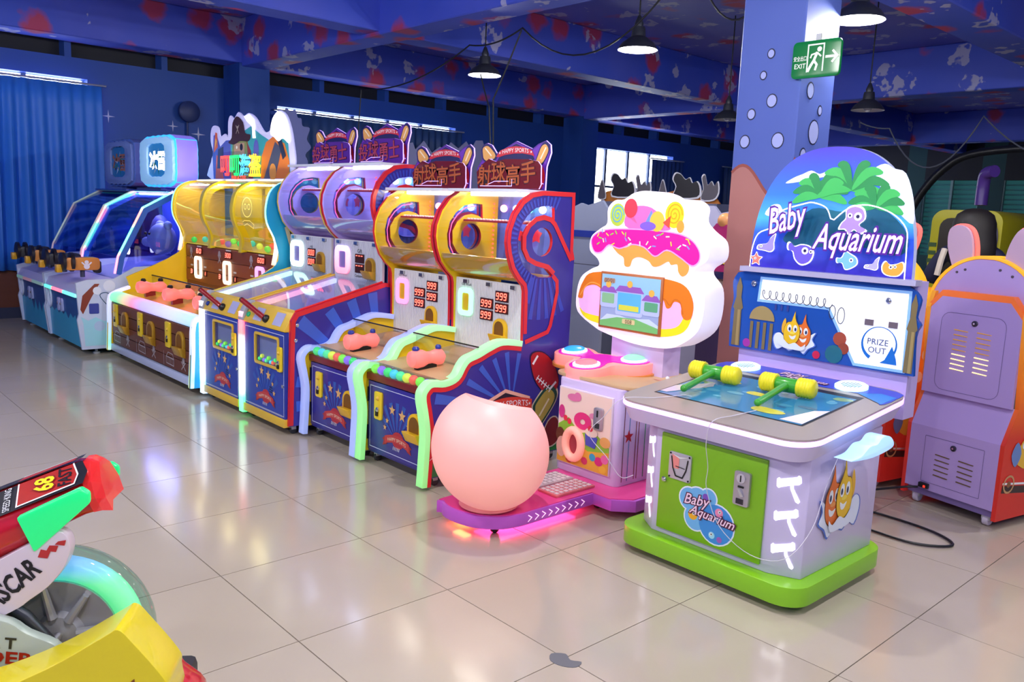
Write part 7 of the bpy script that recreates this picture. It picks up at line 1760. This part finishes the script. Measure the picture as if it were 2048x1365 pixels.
# ================================================================ TOY MOTORBIKE RIDE (lower left corner)
def bike():
    th = math.radians(55)
    O = Vector((2.403, -0.674, 0))
    t = thing('motorbike_ride', 'red and yellow toy motorbike ride with glowing green wheel in the corner', 'ride', tuple(O), th, local=True)
    RDM = M('#c81420', 0.2, coat=0.6); YM = M('#e8d41a', 0.3, coat=0.4); GLG = M('#20d07a', 0.3, emit=0.5, ecol='#18f080'); WP = M('#e4d4e4', 0.3, coat=0.4)
    # local axes: x forward, y to the left (away from the camera), z up
    # nose fairing, lofted along its rising axis
    tail, tip = Vector((-0.455, 0, 0.51)), Vector((0.115, 0, 0.748))
    ax = (tip - tail).normalized(); up = Vector((-ax.z, 0, ax.x)); sd = Vector((0, 1, 0)); Ln = (tip - tail).length
    def sec(s, top, H, k): return [tail + ax * s + sd * (q[0] * k) + up * (top + q[1]) for q in ((-0.105, -0.085), (-0.085, -0.045), (-0.03, -0.004), (0.02, 0.0), (0.06, -0.02), (0.075, -0.06), (0.06, -H), (-0.06, -H), (-0.1, -0.12))]
    st = [(0.0, 0.0, 0.24, 1.15), (0.2, 0.0, 0.21, 1.1), (0.4, 0.0, 0.165, 1.0), (0.5, 0.0, 0.13, 0.95), (0.55, -0.003, 0.115, 0.9), (0.58, -0.012, 0.105, 0.8)]
    mb = MB(); rings = [sec(*q) for q in st]; n_ = len(rings[0]); vs = [p for r_ in rings for p in r_]; fs = []
    for i in range(len(rings) - 1):
        for k in range(n_): fs.append((i * n_ + k, i * n_ + (k + 1) % n_, (i + 1) * n_ + (k + 1) % n_, (i + 1) * n_ + k))
    fs.append(tuple(range(n_))); fs.append(tuple((len(rings) - 1) * n_ + k for k in range(n_)))
    mb.add(vs, fs, RDM); N = mb.build('nose_fairing', t, bevel=0.01, seg=2)
    # clear red lamp cap over the tip
    r2 = [sec(0.572, -0.004, 0.112, 0.9), sec(0.59, -0.008, 0.11, 0.86), sec(0.604, -0.022, 0.1, 0.66)]
    mb = MB(); vs = [p for r_ in r2 for p in r_]; fs = []
    for i in range(2):
        for k in range(n_): fs.append((i * n_ + k, i * n_ + (k + 1) % n_, (i + 1) * n_ + (k + 1) % n_, (i + 1) * n_ + k))
    fs.append(tuple(2 * n_ + k for k in range(n_)))
    mb.add(vs, fs, milky('red_lens', '#e83030', 0.7, 0.2)); mb.build('tip_lens', N, smooth=False)
    # green glowing side lamps
    for s_ in (-1, 1):
        e = 0.1 * s_ * (1.06 if s_ < 0 else 0.8)
        q = [tail + ax * a_ + up * h_ + sd * e for a_, h_ in ((0.42, -0.06), (0.585, -0.048), (0.598, -0.068), (0.588, -0.092), (0.42, -0.155))]
        q2 = [p + sd * 0.02 * s_ + up * -0.002 for p in q]
        mb = MB(); m_ = len(q); mb.add(q + q2, [tuple(range(m_)), tuple(range(2 * m_ - 1, m_ - 1, -1))] + [(i, (i + 1) % m_, (i + 1) % m_ + m_, i + m_) for i in range(m_)], GLG); mb.build('side_lamp', N, bevel=0.006)
    mb = MB().ball(tail + ax * 0.2 + sd * -0.1 + up * -0.06, 0.04, M('#8a6aff', 0.3, emit=1.2), 14, (0.8, 0.5, 1)); mb.build('violet_lamp', N)
    # sticker on the sloping shoulder
    p0 = tail + sd * -0.087 + up * -0.045; p1 = tail + sd * -0.03 + up * -0.004
    V = (p1 - p0).normalized(); A_ = lambda: Art(p0 + ax * 0.075, ax, V, lift=0.0015)
    a = A_(); Wd = (p1 - p0).length
    a2 = Art(tail + ax * 0.075 + sd * -0.03, ax, sd, lift=0.003)
    BK = M('#10101c', 0.3)
    a.poly([(0.235, -0.01), (0.505, -0.004), (0.515, 0.03), (0.5, Wd), (0.235, Wd)], BK, 0); a.poly([(0.335, 0.0), (0.485, 0.004), (0.492, 0.03), (0.48, Wd), (0.335, Wd)], M('#b02018', 0.3), 1)
    a.line([(0.338, Wd), (0.338, 0.0), (0.483, 0.004), (0.491, 0.03), (0.478, Wd)], 0.004, WHITE, 2)
    a.fit('68', 0.405, 0.038, 0.05, 0.062, M('#8a1418', 0.3), 3, rot=PI / 2, shear=0.25, off=0.06); a.fit('68', 0.405, 0.038, 0.044, 0.054, M('#f0e020', 0.3), 4, rot=PI / 2, shear=0.25, off=0.03)
    a.fit('FAST', 0.458, 0.038, 0.06, 0.036, BK, 3, rot=PI / 2, shear=0.3, off=0.02); a.fit('SPEED·KING', 0.312, 0.032, 0.07, 0.018, WHITE, 3, rot=PI / 2); a.fit('SUPER RACING', 0.272, 0.032, 0.072, 0.018, M('#d8e020', 0.3), 3, rot=PI / 2, shear=0.2)
    a.build('racing_sticker', N)
    a2.poly([(0.235, 0.003), (0.5, 0.003), (0.495, 0.045), (0.235, 0.048)], BK, 0); a2.poly([(0.335, 0.003), (0.48, 0.003), (0.477, 0.036), (0.335, 0.038)], M('#b02018', 0.3), 1); a2.line([(0.335, 0.038), (0.477, 0.036)], 0.004, WHITE, 2); a2.build('sticker_top', N)
    # white front fender
    F_ = spline([(-0.25, 0.42), (-0.102, 0.50), (0.005, 0.56), (0.053, 0.578), (0.073, 0.545), (0.061, 0.494), (0.024, 0.443), (-0.024, 0.405), (-0.071, 0.373), (-0.25, 0.29)], 4, True)
    Fd = MB().prism(F_, 'y', -0.12, -0.085, WP).build('fender', t, bevel=0.014, seg=3)
    a = front(-0.12); a.fit('NASCAR', -0.075, 0.435, 0.185, 0.05, BK, 1, rot=0.74, shear=0.2, off=0.03)
    for k in range(3): a.poly([(0.0 + 0.02 * k, 0.515 + 0.016 * k), (0.022 + 0.02 * k, 0.512 + 0.016 * k), (0.03 + 0.018 * k, 0.53 + 0.014 * k), (0.008 + 0.02 * k, 0.535 + 0.01 * k)], M('#c02a30', 0.3), 1)
    a.build('fender_lettering', Fd)
    # wheel: clear tyre with diodes inside, pressed metal rim
    wc = (0.0, 0.0, 0.262); R1, R0 = 0.185, 0.048
    ring = [(R1 * math.cos(u), 0.0, 0.262 + R1 * math.sin(u)) for u in [2 * PI * k / 48 for k in range(48)]]
    LT = led('tyre_glow', [(0.0, '#ff6a50'), (0.42, '#ff7a60'), (0.5, '#20f080'), (0.75, '#18f090'), (0.85, '#30b8ff'), (1.0, '#5a70ff')], 'Z', 0.1, 0.5, 0.9)
    T = MB().tube(ring, R0, glass('tyre_clear', '#e8fff8', 0.85, 0.06), 16, closed=True).build('tyre', t)
    MB().tube([(0.17 * math.cos(u), 0.0, 0.262 + 0.17 * math.sin(u)) for u in [2 * PI * k / 48 for k in range(48)]], 0.034, LT, 12, closed=True).build('tyre_light', T)
    GR = M('#c0c0c8', 0.3, 0.35)
    Rm = MB().lathe([(0.15, -0.035), (0.15, 0.035), (0.13, 0.03), (0.05, 0.01), (0.0, 0.01)], wc, (0, 1, 0), GR, 40, caps=False)
    Rm.lathe([(0.15, -0.035), (0.132, -0.03), (0.06, -0.012), (0.05, -0.03), (0.0, -0.034)], wc, (0, 1, 0), GR, 40, caps=False); Rm = Rm.build('rim', t)
    for k in range(8):
        u = 2 * PI * k / 8 + 0.2; c_, s_ = math.cos(u), math.sin(u)
        MB().tube([(0.05 * c_, -0.032, 0.262 + 0.05 * s_), (0.135 * c_, -0.036, 0.262 + 0.135 * s_)], [0.012, 0.008], GR, 8).build('spoke', Rm)
    # body plate and yellow leg shield nearest the camera
    P_ = MB().prism(spline([(-0.3, 0.40), (-0.088, 0.372), (-0.022, 0.333), (0.05, 0.29), (0.03, 0.22), (-0.1, 0.18), (-0.3, 0.18)], 4, True), 'y', -0.15, -0.12, M('#b8c4bc', 0.3, coat=0.3)).build('body_plate', t, bevel=0.008)
    a = front(-0.15); a.fit('SUPER T', -0.12, 0.318, 0.15, 0.03, M('#2a2a2a', 0.3), 1, rot=-0.12, off=0.03); a.fit('RIDER', -0.085, 0.276, 0.16, 0.032, M('#b02018', 0.3), 1, rot=-0.12, off=0.03); a.build('plate_lettering', P_)
    Y_ = MB().prism(spline([(-0.3, 0.20), (-0.04, 0.285), (0.1, 0.346), (0.218, 0.417), (0.248, 0.432), (0.278, 0.40), (0.34, 0.315), (0.348, 0.28), (0.33, 0.2), (0.1, 0.12), (-0.3, 0.1)], 4, True), 'y', -0.33, -0.2, YM).build('leg_shield', t, bevel=0.028, seg=4)
    a = front(-0.33); a.poly(spline([(0.2, 0.26), (0.25, 0.285), (0.28, 0.315), (0.27, 0.275), (0.23, 0.245)], 3, True), M('#8a4a20', 0.3), 1); a.build('flame_print', Y_)
    MB().prism(spline([(0.2, 0.2), (0.29, 0.27), (0.33, 0.225), (0.38, 0.175), (0.36, 0.12), (0.2, 0.1)], 3, True), 'y', -0.2, -0.1, RDM).build('red_bumper', t, bevel=0.012)
    MB().box(-0.42, 0.3, -0.22, 0.16, 0.03, 0.1, M('#2a2a30', 0.5)).build('ride_base', t, bevel=0.02)
    for s_ in (-1, 1): MB().tube([(-0.25, 0.1 * s_ + 0, 0.5), (-0.05, 0.09 * s_, 0.35), (0.0, 0.07 * s_, 0.262)], 0.016, M('#50525a', 0.3, 0.7), 10).build('fork', t)
    MB().lathe([(0.012, -0.075), (0.012, 0.075)], wc, (0, 1, 0), CHROME, 12).build('axle', t)
    MB().prism([(-0.42, 0.1), (-0.42, 0.62), (-0.25, 0.56), (-0.05, 0.1)], 'y', -0.1, 0.1, M('#b01822', 0.3)).build('ride_body', t, bevel=0.02)
    for (x, y) in ((-0.35, -0.16), (0.24, -0.16), (-0.35, 0.1), (0.24, 0.1)): MB().lathe([(0.03, 0), (0.03, 0.032)], (x, y, 0), (0, 0, 1), BLACK, 12).build('rubber_foot', t)
bike()

# ================================================================ THINGS BEHIND THE ROW
def board(name, label, pts, X, th, mat, cat='board'):
    o = MB().prism(pts, 'x', X, X + th, mat).build(name); return tag(o, label, cat)
LILB = M('#8088c8', 0.5)
board('coral_cutout', 'lilac coral-shaped cutout board behind the pirate sign', spline([(3.8, 0.003), (3.76, 1.2), (3.75, 1.9), (3.72, 2.3), (3.76, 2.42), (3.8, 2.5), (3.86, 2.5), (3.9, 2.56), (3.95, 2.52), (4.02, 2.55), (4.05, 2.46), (4.1, 2.45), (4.12, 2.36), (4.22, 2.34), (4.18, 2.2), (4.24, 2.1), (4.16, 2.0), (4.2, 1.85), (4.15, 1.2), (4.12, 0.003)], 4, True), -5.28, 0.02, LILB)
board('city_cutout', 'pale lilac city skyline cutout board behind the yellow machines', [(5.6, 0.0), (5.62, 2.1), (5.7, 2.25), (5.8, 2.18), (5.9, 2.3), (6.0, 2.32), (6.05, 2.22), (6.2, 2.36), (6.35, 2.2), (6.5, 2.3), (6.62, 2.25), (6.7, 2.38), (6.85, 2.3), (7.0, 2.42), (7.1, 2.3), (7.2, 2.45), (7.32, 2.46), (7.4, 2.3), (7.55, 2.25), (7.6, 0.0)], -5.5, 0.02, M('#a8acdc', 0.5))
f_ = thing('wall_fan', 'dark round wall fan between the painted stars', 'fan', (-5.6, 2.82, 2.42))
MB().lathe([(0.11, 0), (0.125, 0.02), (0.125, 0.07), (0.1, 0.09)], (-5.7, 2.82, 2.42), (1, 0, 0), M('#223266', 0.5), 24).build('fan_cage', f_)
MB().tube([(-5.72, 2.82, 2.3), (-5.72, 2.82, 1.75)], 0.012, M('#223266', 0.5), 8).build('fan_cord', f_)
MB().box(-5.755, -5.69, 2.79, 2.85, 2.36, 2.46, M('#223266', 0.5)).build('fan_bracket', f_)
# plain grey backs of two cabinets
def grey_back(label, x0, x1, y0, y1, tops, band, mat):
    t = thing('arcade_cabinet', label, 'arcade machine', ((x0 + x1) / 2, (y0 + y1) / 2, 0))
    MB().prism([(x0, 0.03)] + [(x1, 0.03)] + tops, 'y', y0, y0 + 0.03, mat).build('back_panel', t)
    MB().box(x0, x1, y0 + 0.03, y1, 0.03, min(p[1] for p in tops) - 0.05, M('#5a5f78', 0.5)).build('body', t)
    MB().box(x0 + 0.02, x1 - 0.02, y0 - 0.008, y0, band, band + 0.06, M('#2a3a9c', 0.4)).build('blue_band', t)
    a = front(y0); a.line([(x0 + 0.02, band - 0.25), (x1 - 0.02, band - 0.25)], 0.004, M('#5a5a6a', 0.5), 0); a.build('panel_seam', t)
    for x in (x0 + 0.05, x1 - 0.05):
        MB().lathe([(0.02, 0), (0.02, 0.032)], (x, y0 + 0.06, 0), (0, 0, 1), BLACK, 10).build('foot', t); MB().lathe([(0.02, 0), (0.02, 0.032)], (x, y1 - 0.06, 0), (0, 0, 1), BLACK, 10).build('foot', t)
    return t
GB = M('#9098b4', 0.5)
grey_back('plain grey cabinet back with a blue band between yellow machine and cake', -1.0, -0.36, 4.5, 5.1, [(-0.36, 1.45), (-0.42, 1.52), (-0.52, 1.49), (-0.6, 1.47), (-0.68, 1.49), (-0.8, 1.44), (-1.0, 1.42)], 1.18, GB)
grey_back('pale lilac cabinet back peeping out right of the cake head', 0.25, 0.86, 4.75, 5.2, [(0.86, 1.35), (0.84, 1.44), (0.76, 1.46), (0.66, 1.44), (0.6, 1.5), (0.3, 1.5), (0.25, 1.4)], 0.9, M('#a8a8c8', 0.5))
# two shooting cabinets with cutout signs on top
def gunner_cab(label, x0, Y):
    t = thing('shooting_cabinet', label, 'arcade machine', (x0 + 0.4, Y + 0.3, 0), group='shooting cabinets')
    MB().prism([(Y, 0.03), (Y, 1.42), (Y + 0.1, 1.55), (Y + 0.6, 1.55), (Y + 0.6, 0.03)], 'x', x0 + 0.05, x0 + 0.75, M('#6a7090', 0.5)).build('body', t)
    OB = M('#b06a2a', 0.45, emit=0.05)
    sg = MB().prism([(x0 + 0.02, 1.55), (x0 + 0.1, 1.66), (x0 + 0.4, 1.72), (x0 + 0.7, 1.64), (x0 + 0.78, 1.55)], 'y', Y + 0.1, Y + 0.12, OB).build('sign_board', t)
    def cut(name, pts, y, m1, m2):
        q = spline(pts, 3, True); c = (sum(p[0] for p in q) / len(q), sum(p[1] for p in q) / len(q))
        o = MB().prism(q, 'y', y, y + 0.01, m1).build(name, t); a = front(y); a.poly([(c[0] + (p[0] - c[0]) * 0.9, c[1] + (p[1] - c[1]) * 0.9) for p in q], m2, 0)
        a.build('figure_print', o); return c
    EW = M('#d8d8e4', 0.45); DK = M('#26242a', 0.5)
    cut('figure_cutout', [(x0 + 0.2, 1.6), (x0 + 0.22, 1.72), (x0 + 0.17, 1.8), (x0 + 0.2, 1.87), (x0 + 0.27, 1.86), (x0 + 0.34, 1.8), (x0 + 0.4, 1.82), (x0 + 0.44, 1.76), (x0 + 0.5, 1.78), (x0 + 0.55, 1.7), (x0 + 0.52, 1.6)], Y + 0.08, EW, DK)
    cut('figure_cutout', [(x0 + 0.56, 1.58), (x0 + 0.58, 1.7), (x0 + 0.55, 1.82), (x0 + 0.59, 1.85), (x0 + 0.63, 1.74), (x0 + 0.68, 1.78), (x0 + 0.72, 1.73), (x0 + 0.76, 1.78), (x0 + 0.78, 1.66), (x0 + 0.72, 1.58)], Y + 0.07, EW, M('#5a5560', 0.5))
    cut('figure_cutout', [(x0 + 0.0, 1.58), (x0 + 0.02, 1.72), (x0 + 0.05, 1.8), (x0 + 0.09, 1.72), (x0 + 0.12, 1.58)], Y + 0.07, EW, M('#5a5560', 0.5))
    mb = MB()
    for i in range(14):
        for j in range(3): mb.ball((x0 + 0.1 + 0.035 * i, Y - 0.004, 1.46 - 0.03 * j), 0.007, M('#30f080', 0.4, emit=2.0) if i < 5 else (M('#ff4040', 0.4, emit=2.0) if i < 7 else M('#8a60ff', 0.4, emit=2.0)), 6)
    o = mb.build('led_dots', t); o['kind'] = 'stuff'
    MB().box(x0 + 0.08, x0 + 0.72, Y - 0.003, Y, 0.95, 1.36, M('#1a2038', 0.2)).build('screen', t)
gunner_cab('shooting cabinet with dark soldier cutouts in front of the bright window', -1.98, 6.1)
gunner_cab('shooting cabinet with dark soldier cutouts just right of the bright window', -1.1, 6.1)
# game-on prize cabinet beside the column
t = thing('prize_cabinet', 'pink and purple prize cabinet squeezed between cake head and column', 'arcade machine', (0.98, 4.4, 0))
MB().box(0.9, 1.32, 4.2, 4.7, 0.03, 0.62, M('#4a3a60', 0.4)).build('body', t)
MB().box(0.92, 1.3, 4.22, 4.68, 0.62, 1.0, glass('prize_glass', '#f8e8d0', 0.9)).build('glass_box', t)
MB().box(0.92, 1.3, 4.3, 4.68, 0.62, 0.66, M('#f8a83a', 0.4, emit=1.2)).build('lit_floor', t)
s_ = MB().prism([(0.9, 1.0), (1.32, 1.0), (1.34, 1.2), (1.24, 1.34), (1.02, 1.36), (0.88, 1.2)], 'y', 4.18, 4.24, M('#b02a6a', 0.4, emit=0.2)).build('sign_board', t)
a = front(4.18); a.fit('GAME ON', 1.11, 1.1, 0.38, 0.1, M('#3a1420', 0.4), 0, off=0.06); a.fit('GAME ON', 1.11, 1.1, 0.36, 0.085, M('#f0c830', 0.4, emit=0.4), 1, off=0.02); a.build('sign_lettering', s_)
MB().ball((1.07, 4.22, 1.38), 0.06, M('#e8a060', 0.4), 14).build('top_knob', t)
for k in range(3): MB().tube([(0.98 + 0.1 * k, 4.3, 0.66), (0.98 + 0.1 * k, 4.3, 0.86)], 0.015, M('#ffc860', 0.3, emit=1.5), 8).build('light_rod', t)
for x in (0.94, 1.28): MB().lathe([(0.02, 0), (0.02, 0.032)], (x, 4.25, 0), (0, 0, 1), BLACK, 10).build('foot', t); MB().lathe([(0.02, 0), (0.02, 0.032)], (x, 4.65, 0), (0, 0, 1), BLACK, 10).build('foot', t)

# yellow submarine-shaped ride, periscope, black arch
t = thing('submarine_ride', 'yellow submarine-shaped kiddie ride with dark windows and purple periscope', 'ride', (1.65, 8.0, 0))
YS = M('#c8c018', 0.35); DW = M('#2a2418', 0.3)
MB().prism(rrect(1.25, 1.9, 0.3, 1.58, 0.12, 6), 'y', 7.6, 8.6, YS).build('hull', t, bevel=0.06, seg=3)
a = front(7.6); a.poly(rrect(1.33, 1.78, 0.75, 1.5, 0.1), DW, 0); a.build('window_opening', t)
MB().tube([(1.8 + 0.06 * math.cos(u), 7.58, 1.3 + 0.16 * math.sin(u)) for u in [2 * PI * k / 20 for k in range(20)]], 0.02, M('#8a8498', 0.4), 8, closed=True).build('porthole_ring', t)
MB().tube(spline([(1.55, 8.0, 1.64), (1.55, 8.0, 1.85), (1.58, 7.95, 1.95), (1.68, 7.88, 1.97)], 4), 0.06, M('#5a3a98', 0.35), 12).build('periscope', t)
for k in range(3): MB().box(1.245, 1.32, 7.59, 7.6, 1.05 + 0.08 * k, 1.09 + 0.08 * k, M('#3a5a30', 0.4)).build('hull_stripe', t)
MB().box(1.3, 1.85, 7.7, 8.5, 0.0, 0.3, M('#2a2a30', 0.5)).build('ride_base', t)
o = MB().tube(spline([(0.3, 9.0, 0.0), (0.34, 9.0, 1.0), (0.46, 9.0, 1.6), (0.75, 9.0, 2.05), (1.15, 9.0, 2.25), (2.2, 9.0, 2.3)], 6), 0.045, M('#10141c', 0.4), 10).build('arch_pipe'); tag(o, 'thick black arched pipe rising behind the yellow submarine ride', 'pipe')
t = thing('snack_counter', 'low green and white counter beside the person with dark hair', 'counter', (1.75, 5.5, 0))
MB().box(1.55, 1.95, 5.3, 5.7, 0.0, 0.9, M('#3a8a2a', 0.4)).build('cabinet', t); MB().box(1.52, 1.98, 5.27, 5.73, 0.9, 0.94, M('#d8dcd8', 0.4)).build('counter_top', t)
MB().prism(rrect(1.5, 1.66, 0.95, 1.4, 0.07), 'y', 5.6, 5.66, M('#d0d020', 0.4)).build('yellow_panel', t); MB().box(1.7, 1.92, 5.45, 5.5, 1.24, 1.26, M('#e86a90', 0.4, emit=0.5)).build('pink_shelf', t); MB().box(1.7, 1.72, 5.45, 5.5, 0.94, 1.24, M('#b8b8c8', 0.4)).build('shelf_post', t); MB().box(1.9, 1.92, 5.45, 5.5, 0.94, 1.24, M('#b8b8c8', 0.4)).build('shelf_post', t)

# ---------------------------------------------------------------- the person, seen from behind
def person():
    P0 = Vector((2.40, 5.4, 0))
    t = thing('person', 'person with long dark hair and navy jacket seen from behind', 'person', tuple(P0), math.radians(18), local=True)
    # skinned body: joints as connected edges, root at the pelvis
    J = [((0, 0, 0.80), 0.135), ((0, 0, 0.95), 0.125), ((0, 0.0, 1.10), 0.14), ((0, 0.0, 1.22), 0.12), ((0, 0.0, 1.30), 0.055), ((0, -0.02, 1.38), 0.075), ((0, -0.02, 1.47), 0.075),
         ((-0.09, 0, 0.74), 0.095), ((-0.10, -0.01, 0.44), 0.065), ((-0.10, 0.02, 0.09), 0.042), ((-0.10, -0.10, 0.035), 0.035),
         ((0.09, 0, 0.74), 0.095), ((0.10, -0.01, 0.44), 0.065), ((0.10, 0.02, 0.09), 0.042), ((0.10, -0.10, 0.035), 0.035),
         ((-0.175, 0.0, 1.215), 0.062), ((-0.27, -0.04, 1.02), 0.052), ((-0.14, -0.22, 1.0), 0.04),
         ((0.175, 0.0, 1.215), 0.062), ((0.25, -0.04, 1.02), 0.052), ((0.12, -0.22, 1.02), 0.04)]
    E_ = [(0, 1), (1, 2), (2, 3), (3, 4), (4, 5), (5, 6), (0, 7), (7, 8), (8, 9), (9, 10), (0, 11), (11, 12), (12, 13), (13, 14), (3, 15), (15, 16), (16, 17), (3, 18), (18, 19), (19, 20)]
    # the person faces away from the camera: +y is forward
    me = bpy.data.meshes.new('body'); me.from_pydata([(x, -y, z) for (x, y, z), r in J], E_, [])
    o = bpy.data.objects.new('body', me); COL.objects.link(o); o.parent = t
    md = o.modifiers.new('skin', 'SKIN'); md.use_smooth_shade = True
    for v, (p, r) in zip(me.skin_vertices[0].data, J): v.radius = (r, r * 0.82 if r > 0.1 else r)
    me.skin_vertices[0].data[0].use_root = True
    sb = o.modifiers.new('sub', 'SUBSURF'); sb.levels = 2; sb.render_levels = 2
    m, nt, n, l, b = nodemat('navy_clothes')
    tc = n.new('ShaderNodeTexCoord'); sp = n.new('ShaderNodeSeparateXYZ'); l.new(tc.outputs['Object'], sp.inputs[0])
    mr = n.new('ShaderNodeMapRange'); mr.inputs[1].default_value = 0.0; mr.inputs[2].default_value = 1.5; l.new(sp.outputs[2], mr.inputs[0])
    cr = n.new('ShaderNodeValToRGB'); l.new(mr.outputs[0], cr.inputs[0]); cr.color_ramp.interpolation = 'CONSTANT'
    ramp(cr, [(0.0, '#e0e0e0'), (0.05, '#20242e'), (0.5, '#14183a'), (0.86, '#caa088')]); l.new(cr.outputs[0], b.inputs['Base Color']); b.inputs['Roughness'].default_value = 0.7
    me.materials.append(m)
    HR = M('#140e0e', 0.6)
    mb = MB().lathe([(0.02, 1.545), (0.06, 1.535), (0.1, 1.50), (0.118, 1.44), (0.122, 1.37), (0.13, 1.30), (0.135, 1.22), (0.128, 1.17), (0.1, 1.15), (0.0, 1.15)], (0, 0, 0), (0, 0, 1), HR, 24)
    for v in mb.v: v.x *= 1.2; v.y = v.y * 0.9 + (0.01 if v.z > 1.35 else -0.035)
    mb.build('hair', t)
    MB().tube([(-0.17, -0.09, 1.24), (-0.185, -0.13, 1.16), (-0.2, -0.13, 1.05)], 0.022, M('#c8bcae', 0.6), 8).build('bag_strap', t)
    # hands: palm with five curled fingers
    SKN = M('#caa088', 0.5)
    for s_, hx in ((-1, -0.14), (1, 0.12)):
        mb = MB(); base = Vector((hx, 0.25, 1.01)); mb.ball(base, 0.036, SKN, 12, (0.95, 1.1, 0.5))
        for k in range(4):
            q = base + Vector(((k - 1.5) * 0.017, 0.03, 0)); L = (0.052, 0.06, 0.056, 0.045)[k]
            mb.tube([q, q + Vector((0, L * .5, 0.004)), q + Vector((0, L * .85, -0.012)), q + Vector((0, L, -0.03))], [0.0085, 0.008, 0.0075, 0.006], SKN, 8)
        q = base + Vector((-0.03 * s_, 0.0, 0)); mb.tube([q, q + Vector((-0.014 * s_, 0.02, 0.002)), q + Vector((-0.012 * s_, 0.045, -0.008))], [0.011, 0.009, 0.007], SKN, 8)
        mb.build('hand', t, merge=False)
person()
